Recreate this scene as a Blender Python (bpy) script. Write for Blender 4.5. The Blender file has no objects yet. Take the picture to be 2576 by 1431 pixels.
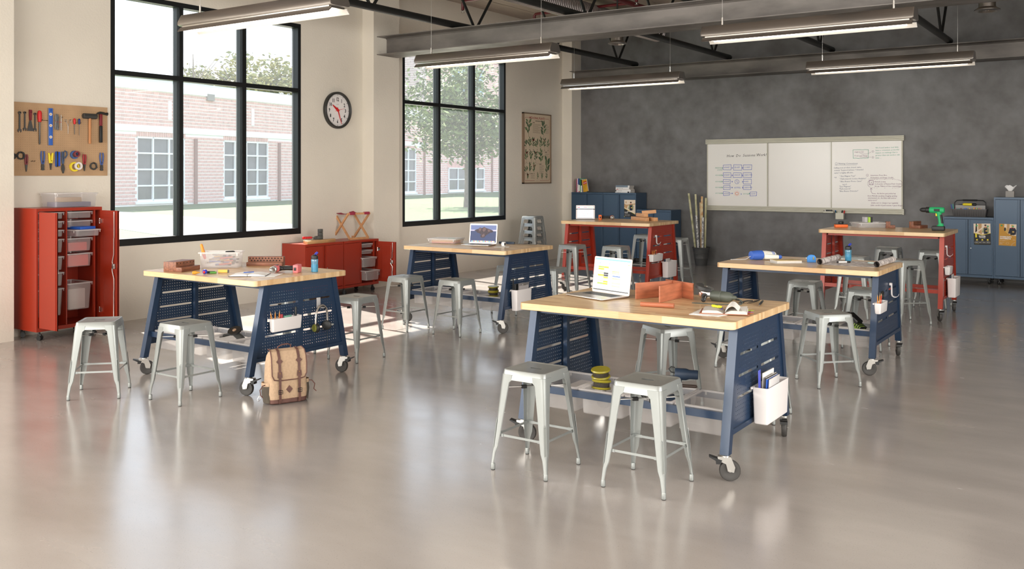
import bpy, bmesh, math, random
from mathutils import Matrix, Vector
random.seed(7)
SC = bpy.context.scene
C = SC.collection
PI = math.pi

# ---------------------------------------------------------------- camera, sky, sun, large lights, exposure
cam_data = bpy.data.cameras.new('camera')
cam = bpy.data.objects.new('camera', cam_data); C.objects.link(cam)
cam.location = (0, 0, 1.80)
cam.rotation_euler = (PI/2, 0, math.radians(34.331))
cam_data.sensor_width = 36.0
cam_data.lens = 2317.06/2576*36.0
cam_data.shift_y = -(715.5-438.31)/2576.0
cam_data.clip_end = 400
SC.camera = cam
SC.view_settings.view_transform = 'Standard'
SC.view_settings.look = 'None'
SC.view_settings.gamma = 1.0
SC.view_settings.use_curve_mapping = False
SC.view_settings.exposure = 0.0

world = bpy.data.worlds.new('sky'); SC.world = world; world.use_nodes = True
wn = world.node_tree; wn.nodes.clear()
w_out = wn.nodes.new('ShaderNodeOutputWorld'); w_bg = wn.nodes.new('ShaderNodeBackground')
w_tc = wn.nodes.new('ShaderNodeTexCoord'); w_sep = wn.nodes.new('ShaderNodeSeparateXYZ')
w_cr = wn.nodes.new('ShaderNodeValToRGB')
w_cr.color_ramp.elements[0].position = 0.0; w_cr.color_ramp.elements[0].color = (0.86, 0.93, 1.0, 1)
w_cr.color_ramp.elements[1].position = 0.7; w_cr.color_ramp.elements[1].color = (0.50, 0.68, 0.92, 1)
wn.links.new(w_tc.outputs['Generated'], w_sep.inputs[0]); wn.links.new(w_sep.outputs['Z'], w_cr.inputs[0])
wn.links.new(w_cr.outputs[0], w_bg.inputs['Color']); w_bg.inputs['Strength'].default_value = 2.1
wn.links.new(w_bg.outputs[0], w_out.inputs['Surface'])

def lamp(name, kind, loc, direction, energy, color=(1,1,1), size=None, size_y=None, angle=None):
    ld = bpy.data.lights.new(name, kind); ld.energy = energy; ld.color = color
    if kind == 'AREA':
        ld.shape = 'RECTANGLE'; ld.size = size; ld.size_y = size_y
    if kind == 'SUN': ld.angle = angle
    o = bpy.data.objects.new(name, ld); C.objects.link(o); o.location = loc
    o.rotation_euler = Vector(direction).to_track_quat('-Z', 'Y').to_euler()
    return o
SUN = (0.893, -0.246, -1.0)
lamp('sun', 'SUN', (-20, 12, 14), SUN, 22.0, (1.0, 0.94, 0.84), angle=math.radians(0.7))
# added fill as from unseen windows along the left and rear walls behind the photographer
lamp('side_window_light', 'AREA', (-10.1, 0.2, 2.5), (1, 0.12, -0.05), 860, (1.0, 0.985, 0.96), 8.0, 3.1)
lamp('rear_window_light', 'AREA', (-3.0, -4.7, 2.6), (0, 1, -0.06), 980, (1.0, 0.985, 0.94), 12.0, 3.4)
lamp('right_window_light', 'AREA', (4.8, 5.0, 2.6), (-1, 0.1, -0.1), 950, (1.0, 0.985, 0.96), 10.0, 3.0)  # added fill from the right to brighten the window wall; no window there

# ---------------------------------------------------------------- materials
def lin(c):
    return tuple(((v/255)/12.92 if v/255 <= 0.04045 else ((v/255+0.055)/1.055)**2.4) for v in c)
MATS = {}
def mat(name, col, rough=0.5, metal=0.0, noise=0.0, nscale=8.0, bump=0.0, bscale=60.0, emit=0.0, col2=None, spec=0.5, coat=0.0, stretch=None, detail=4.0, rnoise=0.0):
    if name in MATS: return MATS[name]
    m = bpy.data.materials.new(name); m.use_nodes = True
    nt = m.node_tree; b = nt.nodes['Principled BSDF']
    c = lin(col)
    b.inputs['Base Color'].default_value = (*c, 1); b.inputs['Roughness'].default_value = rough
    b.inputs['Metallic'].default_value = metal; b.inputs['Specular IOR Level'].default_value = spec
    b.inputs['Coat Weight'].default_value = coat; b.inputs['Coat Roughness'].default_value = 0.15
    tc = None
    if noise or bump or rnoise:
        tc = nt.nodes.new('ShaderNodeTexCoord'); mp = nt.nodes.new('ShaderNodeMapping')
        nt.links.new(tc.outputs['Object'], mp.inputs[0])
        if stretch: mp.inputs['Scale'].default_value = stretch
    if noise or rnoise:
        n = nt.nodes.new('ShaderNodeTexNoise'); n.inputs['Scale'].default_value = nscale; n.inputs['Detail'].default_value = detail
        nt.links.new(mp.outputs[0], n.inputs['Vector'])
    if noise:
        mx = nt.nodes.new('ShaderNodeMix'); mx.data_type = 'RGBA'
        c2 = lin(col2) if col2 else tuple(v*(1-noise) for v in c)
        mx.inputs['A'].default_value = (*c, 1); mx.inputs['B'].default_value = (*c2, 1)
        cr = nt.nodes.new('ShaderNodeMapRange'); cr.inputs[1].default_value = 0.35; cr.inputs[2].default_value = 0.65
        nt.links.new(n.outputs['Fac'], cr.inputs[0]); nt.links.new(cr.outputs[0], mx.inputs['Factor'])
        nt.links.new(mx.outputs['Result'], b.inputs['Base Color'])
    if rnoise:
        mr = nt.nodes.new('ShaderNodeMapRange'); mr.inputs[1].default_value = 0.3; mr.inputs[2].default_value = 0.7
        mr.inputs[3].default_value = rough-rnoise; mr.inputs[4].default_value = rough+rnoise
        nt.links.new(n.outputs['Fac'], mr.inputs[0]); nt.links.new(mr.outputs[0], b.inputs['Roughness'])
    if bump:
        n2 = nt.nodes.new('ShaderNodeTexNoise'); n2.inputs['Scale'].default_value = bscale; n2.inputs['Detail'].default_value = 3
        nt.links.new(mp.outputs[0], n2.inputs['Vector'])
        bp = nt.nodes.new('ShaderNodeBump'); bp.inputs['Strength'].default_value = bump; bp.inputs['Distance'].default_value = 0.01
        nt.links.new(n2.outputs['Fac'], bp.inputs['Height']); nt.links.new(bp.outputs[0], b.inputs['Normal'])
    if emit:
        b.inputs['Emission Color'].default_value = (*c, 1); b.inputs['Emission Strength'].default_value = emit
    MATS[name] = m
    return m
def clear_mat(name, col, opacity, rough=0.3, gloss=0.08, trans=0.5):
    if name in MATS: return MATS[name]
    m = bpy.data.materials.new(name); m.use_nodes = True; nt = m.node_tree; nt.nodes.clear()
    out = nt.nodes.new('ShaderNodeOutputMaterial'); tr = nt.nodes.new('ShaderNodeBsdfTransparent')
    di = nt.nodes.new('ShaderNodeBsdfDiffuse'); tl = nt.nodes.new('ShaderNodeBsdfTranslucent'); gl = nt.nodes.new('ShaderNodeBsdfGlossy')
    c = (*lin(col), 1)
    di.inputs[0].default_value = c; tl.inputs[0].default_value = c; gl.inputs['Roughness'].default_value = rough
    m1 = nt.nodes.new('ShaderNodeMixShader'); m1.inputs[0].default_value = trans
    m2 = nt.nodes.new('ShaderNodeMixShader'); m2.inputs[0].default_value = opacity
    m3 = nt.nodes.new('ShaderNodeMixShader'); m3.inputs[0].default_value = gloss
    nt.links.new(di.outputs[0], m1.inputs[1]); nt.links.new(tl.outputs[0], m1.inputs[2])
    nt.links.new(tr.outputs[0], m2.inputs[1]); nt.links.new(m1.outputs[0], m2.inputs[2])
    nt.links.new(m2.outputs[0], m3.inputs[1]); nt.links.new(gl.outputs[0], m3.inputs[2]); nt.links.new(m3.outputs[0], out.inputs[0])
    MATS[name] = m; return m
def N(nt, kind, **kw):
    n = nt.nodes.new(kind)
    for k, v in kw.items(): n.inputs[k].default_value = v
    return n
def brick_mat(name, c1, c2, bw, rh, rough, grain, stretch, gstr=0.35, axis=None, coat=0.0):
    """staves of wood, one tone per piece, with fine grain along the piece"""
    if name in MATS: return MATS[name]
    m = bpy.data.materials.new(name); m.use_nodes = True; nt = m.node_tree; b = nt.nodes['Principled BSDF']
    tc = nt.nodes.new('ShaderNodeTexCoord'); mp = nt.nodes.new('ShaderNodeMapping')
    nt.links.new(tc.outputs['Object'], mp.inputs[0])
    if axis: mp.inputs['Rotation'].default_value = axis
    bt = nt.nodes.new('ShaderNodeTexBrick')
    bt.inputs['Color1'].default_value = (0, 0, 0, 1); bt.inputs['Color2'].default_value = (1, 1, 1, 1); bt.inputs['Mortar'].default_value = (.5, .5, .5, 1)
    bt.inputs['Scale'].default_value = 1.0; bt.inputs['Mortar Size'].default_value = 0.0
    bt.inputs['Brick Width'].default_value = bw; bt.inputs['Row Height'].default_value = rh; bt.offset = 0.37; bt.offset_frequency = 3; bt.squash = 0.72; bt.squash_frequency = 2
    nt.links.new(mp.outputs[0], bt.inputs['Vector'])
    mp2 = nt.nodes.new('ShaderNodeMapping'); mp2.inputs['Scale'].default_value = stretch
    nt.links.new(tc.outputs['Object'], mp2.inputs[0])
    n = nt.nodes.new('ShaderNodeTexNoise'); n.inputs['Scale'].default_value = grain; n.inputs['Detail'].default_value = 5; n.inputs['Distortion'].default_value = 0.4
    nt.links.new(mp2.outputs[0], n.inputs['Vector'])
    ma = nt.nodes.new('ShaderNodeMath'); ma.operation = 'MULTIPLY_ADD'; ma.inputs[1].default_value = gstr
    nt.links.new(n.outputs['Fac'], ma.inputs[0])
    mb_ = nt.nodes.new('ShaderNodeMath'); mb_.operation = 'MULTIPLY'; mb_.inputs[1].default_value = 1-gstr
    nt.links.new(bt.outputs['Color'], mb_.inputs[0]); nt.links.new(mb_.outputs[0], ma.inputs[2])
    cr = nt.nodes.new('ShaderNodeValToRGB'); cr.color_ramp.elements[0].color = (*lin(c1), 1); cr.color_ramp.elements[1].color = (*lin(c2), 1)
    cr.color_ramp.elements[0].position = 0.1; cr.color_ramp.elements[1].position = 0.85
    nt.links.new(ma.outputs[0], cr.inputs[0]); nt.links.new(cr.outputs[0], b.inputs['Base Color'])
    b.inputs['Roughness'].default_value = rough; b.inputs['Coat Weight'].default_value = coat
    MATS[name] = m; return m

def floor_mat():
    m = bpy.data.materials.new('polished_concrete'); m.use_nodes = True; nt = m.node_tree; b = nt.nodes['Principled BSDF']
    tc = nt.nodes.new('ShaderNodeTexCoord')
    def noise(scale, detail=5, dist=0.0, st=(1,1,1)):
        mp = N(nt, 'ShaderNodeMapping'); mp.inputs['Scale'].default_value = st; mp.inputs['Rotation'].default_value = (0, 0, 0.5)
        nt.links.new(tc.outputs['Object'], mp.inputs[0])
        n = N(nt, 'ShaderNodeTexNoise', Scale=scale, Detail=detail, Distortion=dist); nt.links.new(mp.outputs[0], n.inputs['Vector']); return n
    n1 = noise(0.55, 6, 0.6); n2 = noise(1.6, 9, 0.1, (0.8, 2.0, 1)); n3 = noise(150, 2)
    cr = nt.nodes.new('ShaderNodeValToRGB'); e = cr.color_ramp.elements
    e[0].position = 0.15; e[0].color = (*lin((141, 134, 129)), 1); e[1].position = 0.85; e[1].color = (*lin((180, 174, 169)), 1)
    ad = N(nt, 'ShaderNodeMath'); ad.operation = 'MULTIPLY_ADD'; ad.inputs[1].default_value = 0.45
    mu = N(nt, 'ShaderNodeMath'); mu.operation = 'MULTIPLY'; mu.inputs[1].default_value = 0.55
    nt.links.new(n1.outputs['Fac'], mu.inputs[0]); nt.links.new(n2.outputs['Fac'], ad.inputs[0]); nt.links.new(mu.outputs[0], ad.inputs[2])
    nt.links.new(ad.outputs[0], cr.inputs[0])
    sp = N(nt, 'ShaderNodeMapRange'); sp.inputs[1].default_value = 0.28; sp.inputs[2].default_value = 0.36; sp.inputs[3].default_value = 0.72; sp.inputs[4].default_value = 1.0
    nt.links.new(n3.outputs['Fac'], sp.inputs[0])
    mx = nt.nodes.new('ShaderNodeVectorMath'); mx.operation = 'SCALE'
    nt.links.new(cr.outputs[0], mx.inputs[0]); nt.links.new(sp.outputs[0], mx.inputs['Scale']); nt.links.new(mx.outputs[0], b.inputs['Base Color'])
    rr = N(nt, 'ShaderNodeMapRange'); rr.inputs[1].default_value = 0.1; rr.inputs[2].default_value = 0.9; rr.inputs[3].default_value = 0.10; rr.inputs[4].default_value = 0.34
    nt.links.new(n2.outputs['Fac'], rr.inputs[0]); nt.links.new(rr.outputs[0], b.inputs['Roughness'])
    bp = N(nt, 'ShaderNodeBump', Strength=0.05, Distance=0.01); nt.links.new(n2.outputs['Fac'], bp.inputs['Height']); nt.links.new(bp.outputs[0], b.inputs['Normal'])
    b.inputs['Specular IOR Level'].default_value = 0.7; b.inputs['Coat Weight'].default_value = 0.5; b.inputs['Coat Roughness'].default_value = 0.16; b.inputs['Coat IOR'].default_value = 1.6
    return m
def grey_wall_mat():
    m = bpy.data.materials.new('dark_concrete_wall'); m.use_nodes = True; nt = m.node_tree; b = nt.nodes['Principled BSDF']
    tc = nt.nodes.new('ShaderNodeTexCoord')
    n1 = N(nt, 'ShaderNodeTexNoise', Scale=0.45, Detail=8, Distortion=0.8); n2 = N(nt, 'ShaderNodeTexNoise', Scale=4.0, Detail=8)
    for n in (n1, n2): nt.links.new(tc.outputs['Object'], n.inputs['Vector'])
    ad = N(nt, 'ShaderNodeMath'); ad.operation = 'MULTIPLY_ADD'; ad.inputs[1].default_value = 0.4
    mu = N(nt, 'ShaderNodeMath'); mu.operation = 'MULTIPLY'; mu.inputs[1].default_value = 0.6
    nt.links.new(n1.outputs['Fac'], mu.inputs[0]); nt.links.new(n2.outputs['Fac'], ad.inputs[0]); nt.links.new(mu.outputs[0], ad.inputs[2])
    cr = nt.nodes.new('ShaderNodeValToRGB'); e = cr.color_ramp.elements
    e[0].position = 0.36; e[0].color = (*lin((86, 84, 82)), 1); e[1].position = 0.66; e[1].color = (*lin((126, 126, 127)), 1)
    nt.links.new(ad.outputs[0], cr.inputs[0]); nt.links.new(cr.outputs[0], b.inputs['Base Color'])
    b.inputs['Roughness'].default_value = 0.55
    bp = N(nt, 'ShaderNodeBump', Strength=0.15, Distance=0.02); nt.links.new(n2.outputs['Fac'], bp.inputs['Height']); nt.links.new(bp.outputs[0], b.inputs['Normal'])
    return m
M_floor = floor_mat(); M_grey = grey_wall_mat()
M_cream = mat('cream_plaster', (226, 219, 206), 0.85, noise=0.05, nscale=1.2, bump=0.25, bscale=45)
M_plank = mat('ceiling_board', (164, 150, 137), 0.7, noise=0.18, nscale=3, stretch=(6, 0.5, 1))
M_steel = mat('raw_beam_steel', (128, 122, 117), 0.48, 0.2, noise=0.45, nscale=2.2, detail=8, rnoise=0.12, stretch=(0.6, 1, 1.6))
M_black = mat('black_steel', (30, 31, 30), 0.45, 0.2)
M_frame = mat('black_window_frame', (22, 24, 25), 0.4, 0.1)
M_frame2 = mat('window_frame_gasket', (48, 51, 52), 0.45, 0.1)
M_glass = clear_mat('window_glass', (240, 244, 250), 0.05, 0.02, 0.03)  # faint white opacity imitates glare veiling the bright outdoors
M_navy = mat('navy_powder_coat', (34, 55, 82), 0.36, 0.15, coat=0.25)
M_navy2 = mat('blue_cabinet_paint', (56, 80, 104), 0.38, 0.15, coat=0.15)
M_red = mat('orange_red_powder_coat', (158, 46, 24), 0.38, 0.1, coat=0.2)
M_stool = mat('pale_grey_painted_metal', (146, 150, 148), 0.33, 0.35, coat=0.2)
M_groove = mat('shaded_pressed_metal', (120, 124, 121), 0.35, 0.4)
M_wood = brick_mat('butcher_block', (188, 146, 100), (232, 205, 162), 0.30, 0.033, 0.38, 9.0, (1.0, 14, 14), 0.45, coat=0.15)
M_walnut = mat('walnut', (146, 92, 66), 0.5, noise=0.45, nscale=10, stretch=(1, 6, 6))
M_cherry = mat('cherry_board', (186, 112, 80), 0.5, noise=0.3, nscale=7, stretch=(1, 1, 7))
M_pine = mat('pine', (218, 172, 118), 0.55, noise=0.18, nscale=8, stretch=(1, 5, 5))
M_pine2 = mat('pale_beech', (214, 160, 112), 0.55, noise=0.15, nscale=8, stretch=(1, 5, 5))
M_rubber = mat('black_rubber', (30, 30, 30), 0.7)
M_tyre = mat('dark_grey_tyre', (62, 60, 58), 0.6)
M_zinc = mat('zinc_plate', (190, 188, 184), 0.3, 0.85)
M_chrome = mat('polished_chrome', (214, 212, 208), 0.18, 1.0)
M_dsteel = mat('dull_tool_steel', (98, 98, 98), 0.42, 0.8)
M_black_pl = mat('black_plastic', (32, 33, 34), 0.45)
M_grey_pl = mat('grey_plastic', (92, 94, 92), 0.45)
M_white_pl = mat('white_plastic', (226, 221, 220), 0.4)
M_tray = clear_mat('frosted_clear_plastic', (246, 243, 242), 0.24, 0.25, 0.07, 0.55)
M_tray2 = clear_mat('clear_plastic_rim', (246, 243, 242), 0.55, 0.25, 0.07, 0.4)
M_paper = mat('white_paper', (240, 238, 234), 0.7)
M_paper2 = mat('page_edges', (206, 200, 192), 0.8, noise=0.1, nscale=90, stretch=(1, 1, 8))
M_alu = mat('brushed_aluminium', (198, 190, 182), 0.32, 0.8)
M_fix = mat('brushed_nickel_housing', (170, 164, 158), 0.3, 0.95, noise=0.12, nscale=6, stretch=(0.4, 30, 30))
M_refl = mat('white_reflector', (232, 228, 222), 0.3, 0.3)
M_board = mat('whiteboard_enamel', (232, 229, 224), 0.22)
M_trim = mat('whiteboard_rail', (190, 187, 172), 0.45, 0.2)
M_hard = mat('hardboard', (186, 152, 116), 0.75, noise=0.12, nscale=5)
M_hole = mat('peg_hole', (112, 84, 58), 0.9)
def P(name, c, r=0.5, me=0.0, **k): return mat(name, c, r, me, **k)
Yel = P('yellow_plastic', (236, 214, 40)); Blu = P('blue_plastic', (38, 92, 190)); Rd = P('red_plastic', (206, 34, 36))
Org = P('orange_plastic', (238, 112, 44)); Grn = P('green_plastic', (40, 172, 108)); Pnk = P('pink_plastic', (226, 120, 122))
Olv = P('olive_translucent_plastic', (158, 148, 44), 0.3); DkB = P('dark_blue_plastic', (34, 52, 74)); Brn = P('brown_leather', (104, 66, 58), 0.6, noise=0.25, nscale=20)
Mar = P('maroon_plastic', (122, 34, 44)); Lim = P('lime_plastic', (150, 190, 66)); LBl = P('light_blue_plastic', (58, 136, 214))
Ink = P('black_ink', (26, 26, 28), 0.8); Grn_i = P('green_ink', (24, 150, 120), 0.8); Blu_i = P('blue_ink', (52, 84, 190), 0.8); Prp_i = P('purple_ink', (104, 26, 92), 0.8)
Nvy_i = P('navy_ink', (30, 54, 100), 0.8); Org_i = P('orange_ink', (232, 112, 60), 0.8)

# ---------------------------------------------------------------- mesh builder
def rrect(hx, hy, r, n=3, cx=0, cy=0):
    pts = []
    for sx, sy, a0 in ((1, 1, 0), (-1, 1, 90), (-1, -1, 180), (1, -1, 270)):
        for i in range(n+1):
            a = math.radians(a0+90*i/n)
            pts.append((cx+sx*(hx-r)+r*math.cos(a), cy+sy*(hy-r)+r*math.sin(a)))
    return pts
def rot(ax, deg): return Matrix.Rotation(math.radians(deg), 4, ax)
def tr(x, y, z): return Matrix.Translation((x, y, z))
class MB:
    def __init__(s, T=None): s.v = []; s.f = []; s.m = []; s.T = T
    def add(s, vs, fs, m=0, T=None):
        k = len(s.v)
        for p in vs:
            p = Vector(p)
            if T is not None: p = T @ p
            if s.T is not None: p = s.T @ p
            s.v.append(p)
        for f in fs: s.f.append([i+k for i in f]); s.m.append(m)
        return s
    def box(s, x0, x1, y0, y1, z0, z1, m=0, T=None):
        return s.add([(x0,y0,z0),(x1,y0,z0),(x1,y1,z0),(x0,y1,z0),(x0,y0,z1),(x1,y0,z1),(x1,y1,z1),(x0,y1,z1)],
                     [(3,2,1,0),(4,5,6,7),(0,1,5,4),(1,2,6,5),(2,3,7,6),(3,0,4,7)], m, T)
    def cbox(s, cx, cy, cz, sx, sy, sz, m=0, T=None): return s.box(cx-sx/2, cx+sx/2, cy-sy/2, cy+sy/2, cz-sz/2, cz+sz/2, m, T)
    def bbox(s, x0, x1, y0, y1, z0, z1, r=0.004, m=0, T=None):
        """box with all edges softened"""
        hx, hy = (x1-x0)/2, (y1-y0)/2; cx, cy = (x0+x1)/2, (y0+y1)/2
        r = min(r, hx*.95, hy*.95, (z1-z0)*.45)
        L = lambda i: rrect(hx-i, hy-i, max(r-i, 1e-4), 2, cx, cy)
        return s.loft([[(x, y, z) for x, y in L(i)] for i, z in ((r, z0), (r*.3, z0+r*.3), (0, z0+r), (0, z1-r), (r*.3, z1-r*.3), (r, z1))], m, T=T)
    def loft(s, loops, m=0, cap0=True, cap1=True, closed=True, T=None, ms=None):
        vs = [p for l in loops for p in l]; n = len(loops[0]); k = len(s.v)
        fs = []
        for j in range(len(loops)-1):
            for i in range(n if closed else n-1):
                a = j*n+i; b = j*n+(i+1) % n
                fs.append((a, b, b+n, a+n))
        s.add(vs, fs, m, T)
        if ms:
            q = len(s.m)-len(fs); per = n if closed else n-1
            for j in range(len(loops)-1):
                for i in range(per): s.m[q+j*per+i] = ms[j]
        if cap0: s.f.append([k+i for i in range(n)][::-1]); s.m.append(m)
        if cap1: s.f.append([k+(len(loops)-1)*n+i for i in range(n)]); s.m.append(m if not ms else ms[-1])
        return s
    def prism(s, poly, a, b, axis='z', m=0, T=None):
        f = {'z': lambda x, y, c: (x, y, c), 'y': lambda x, y, c: (x, c, y), 'x': lambda x, y, c: (c, x, y)}[axis]
        return s.loft([[f(x, y, a) for x, y in poly], [f(x, y, b) for x, y in poly]], m, T=T)
    def cyl(s, p0, p1, r0, r1=None, n=12, m=0, T=None, caps=True):
        r1 = r0 if r1 is None else r1
        p0 = Vector(p0); p1 = Vector(p1); d = (p1-p0); q = d.to_track_quat('Z', 'Y').to_matrix()
        L = []
        for p, r in ((p0, r0), (p1, r1)):
            L.append([tuple(p+q @ Vector((r*math.cos(2*PI*i/n), r*math.sin(2*PI*i/n), 0))) for i in range(n)])
        return s.loft(L, m, caps, caps, T=T)
    def lathe(s, prof, n=16, m=0, T=None, caps=True, ms=None):
        return s.loft([[(r*math.cos(2*PI*i/n), r*math.sin(2*PI*i/n), z) for i in range(n)] for r, z in prof], m, caps, caps, T=T, ms=ms)
    def tube(s, pts, r, n=6, m=0, T=None, closed=False):
        pts = [Vector(p) for p in pts]; L = []; prev = None
        for i, p in enumerate(pts):
            if closed: d = pts[(i+1) % len(pts)]-pts[i-1]
            else: d = pts[min(i+1, len(pts)-1)]-pts[max(i-1, 0)]
            d.normalize()
            if prev is None:
                up = Vector((0, 0, 1)) if abs(d.z) < .9 else Vector((1, 0, 0)); a = d.cross(up).normalized()
            else: a = (prev-d*prev.dot(d)).normalized()
            prev = a; b = d.cross(a); rr = r[i] if isinstance(r, (list, tuple)) else r
            L.append([tuple(p+a*rr*math.cos(2*PI*j/n)+b*rr*math.sin(2*PI*j/n)) for j in range(n)])
        if closed: L.append(L[0])
        return s.loft(L, m, not closed, not closed, T=T)
    def ball(s, c, rx, ry=None, rz=None, n=12, k=8, m=0, T=None):
        ry = ry or rx; rz = rz or rx
        L = [[(c[0]+rx*math.sin(t)*math.cos(2*PI*i/n), c[1]+ry*math.sin(t)*math.sin(2*PI*i/n), c[2]-rz*math.cos(t)) for i in range(n)]
             for t in [PI*(j+.02)/(k+.04) for j in range(k+1)]]
        return s.loft(L, m, T=T)
    def quad(s, a, b, c, d, m=0, T=None): return s.add([a, b, c, d], [(0, 1, 2, 3)], m, T)
    def mesh(s, name, mats, smooth=35):
        me = bpy.data.meshes.new(name); me.from_pydata([tuple(v) for v in s.v], [], s.f)
        if not isinstance(mats, (list, tuple)): mats = [mats]
        for x in mats: me.materials.append(x)
        if len(mats) > 1: me.polygons.foreach_set('material_index', s.m)
        bm = bmesh.new(); bm.from_mesh(me); bmesh.ops.recalc_face_normals(bm, faces=bm.faces); bm.to_mesh(me); bm.free()
        if smooth:
            me.polygons.foreach_set('use_smooth', [True]*len(me.polygons)); me.set_sharp_from_angle(angle=math.radians(smooth))
        me.update(); return me
def part(name, mb, mats, parent=None, smooth=35, label=None, kind=None, loc=None):
    me = mb if isinstance(mb, bpy.types.Mesh) else mb.mesh(name, mats, smooth)
    o = bpy.data.objects.new(name, me); C.objects.link(o)
    if parent: o.parent = parent
    if label: o['label'] = label
    if kind: o['kind'] = kind
    if loc: o.location = loc
    return o
def thing(name, label, cat, loc=(0,0,0), rz=0, group=None, rx=0, ry=0):
    o = bpy.data.objects.new(name, None); C.objects.link(o); o.empty_display_size = 0.05
    o.location = loc; o.rotation_euler = (math.radians(rx), math.radians(ry), math.radians(rz)); o['label'] = label; o['category'] = cat
    if group: o['group'] = group
    return o
def single(name, label, cat, mb, mats, loc=(0,0,0), rz=0, group=None, smooth=35):
    o = part(name, mb, mats, None, smooth); o.location = loc; o.rotation_euler = (0, 0, math.radians(rz)); o['label'] = label; o['category'] = cat
    if group: o['group'] = group
    return o
def struct(name, mb=None, mats=None, parent=None):
    if mb is None:
        o = bpy.data.objects.new(name, None); C.objects.link(o)
    else: o = part(name, mb, mats, parent)
    if parent is None: o['kind'] = 'structure'
    return o
def dup(root, loc, rz, label=None, group=None):
    def cp(o, par):
        c = o.copy(); C.objects.link(c); c.parent = par
        for ch in KIDS.get(o.name, []): cp(ch, c)
        return c
    if root.name not in DUPD:
        DUPD.add(root.name)
        allo = [o for o in C.objects]
        for o in allo:
            if o.parent: KIDS.setdefault(o.parent.name, []).append(o) if o not in KIDS.get(o.parent.name, []) else None
    c = cp(root, None); c.location = loc; c.rotation_euler = (0, 0, math.radians(rz))
    if label: c['label'] = label
    if group: c['group'] = group
    return c
KIDS = {}; DUPD = set()
_tc = {}
def text_add(mb, body, size, T, m=0, shear=0.0, align='LEFT', space=1.0, bold=0.0):
    """flat lettering in the XY plane of T"""
    cu = bpy.data.curves.new('t', 'FONT'); cu.body = body; cu.size = size; cu.shear = shear; cu.align_x = align; cu.resolution_u = 1
    cu.space_character = space; cu.offset = bold
    o = bpy.data.objects.new('t', cu); me = o.to_mesh()
    mb.add([tuple(v.co) for v in me.vertices], [tuple(p.vertices) for p in me.polygons], m, T)
    o.to_mesh_clear(); bpy.data.objects.remove(o); bpy.data.curves.remove(cu)
def stroke(mb, pts, w, T, m=0, closed=False):
    """flat pen line in the XY plane of T"""
    n = len(pts)
    for i in range(n if closed else n-1):
        a = Vector((*pts[i], 0)); b = Vector((*pts[(i+1) % n], 0)); d = (b-a)
        if d.length < 1e-6: continue
        q = Vector((-d.y, d.x, 0)).normalized()*w/2; e = d.normalized()*w*.3
        mb.add([a-q-e, b-q+e, b+q+e, a+q-e], [(0, 1, 2, 3)], m, T)
# ---------------------------------------------------------------- room shell
XW, YG, XR, YB, ZC = -10.295, 17.38, 5.0, -5.0, 4.92
struct('floor', MB().box(XW-.3, XR+.3, YB-.3, YG+.3, -.2, 0), M_floor)
wl = MB()
W1 = (6.462, 9.513, .92, 4.023); W2 = (11.797, 14.845, .912, 4.024)
for y0, y1, z0, z1 in ((YB, W1[0], 0, 5.1), (W1[1], W2[0], 0, 5.1), (W2[1], YG, 0, 5.1), (W1[0], W1[1], 0, W1[2]), (W1[0], W1[1], W1[3], 5.1), (W2[0], W2[1], 0, W2[2]), (W2[0], W2[1], W2[3], 5.1)):
    wl.box(XW-.13, XW, y0, y1, z0, z1)
w_left = struct('wall_left', wl, M_cream)
for y0, y1 in ((4.58, 5.182), (10.83, 11.437), (16.99, YG)):
    part('pilaster', MB().box(XW, -10.054, y0, y1, 0, 5.0), M_cream, w_left)
struct('wall_back', MB().box(XW-.25, XR+.25, YG, YG+.25, 0, 5.1), M_grey)
struct('wall_right', MB().box(XR, XR+.25, YB, YG, 0, 5.1), M_cream)
struct('wall_front', MB().box(XW-.25, XR+.25, YB-.25, YB, 0, 5.1), M_cream)
ceil = struct('ceiling', MB().box(XW-.25, XR+.25, YB-.25, YG+.25, ZC+.03, ZC+.2), P('ceiling_gap', (70, 60, 52), .9))
pl = MB().box(-.147, .147, YB, YG, 0, .028).mesh('plank', [M_plank], 0)
x = XW+.15; i = 0
while x < XR:
    part('plank', pl, None, ceil, loc=(x, 0, ZC+(.0 if i % 2 else .003))); x += .3; i += 1

# windows: frame, mullions, transom, gaskets and panes
def window(name, y0, y1, z0, z1, mull, zt):
    w = struct(name); D = .125
    f = MB()
    f.box(XW-D, XW+.006, y0, y0+.055, z0, z1); f.box(XW-D, XW+.006, y1-.055, y1, z0, z1)
    f.box(XW-D, XW+.006, y0+.055, y1-.055, z0, z0+.085); f.box(XW-D, XW+.006, y0+.055, y1-.055, z1-.06, z1)
    part('window_frame', f, M_frame, w)
    for a, b in mull:
        q = part('mullion', MB().box(XW-D, XW+.004, a, b, z0+.085, z1-.06), M_frame, w)
        g = MB()
        g.box(XW-D+.01, XW-.012, a-.006, a, z0+.085, z1-.06); g.box(XW-D+.01, XW-.03, a-.012, a-.006, z0+.085, z1-.06)
        part('gasket', g, M_frame2, q)
    ys = [y0+.055]+[v for ab in mull for v in ab]+[y1-.055]
    for k in range(0, len(ys), 2):
        a, b = ys[k], ys[k+1]
        part('transom', MB().box(XW-D, XW+.005, a, b, zt-.06, zt), M_frame, w)
        for c, d in ((z0+.085, zt-.06), (zt, z1-.06)):
            part('pane', MB().box(XW-D*.75, XW-D*.75+.006, a, b, c, d), M_glass, w, 0)
window('window_1', *W1, ((7.425, 7.486), (8.44, 8.508)), 3.07)
window('window_2', *W2, ((12.755, 12.815), (13.785, 13.845)), 3.058)

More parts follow.
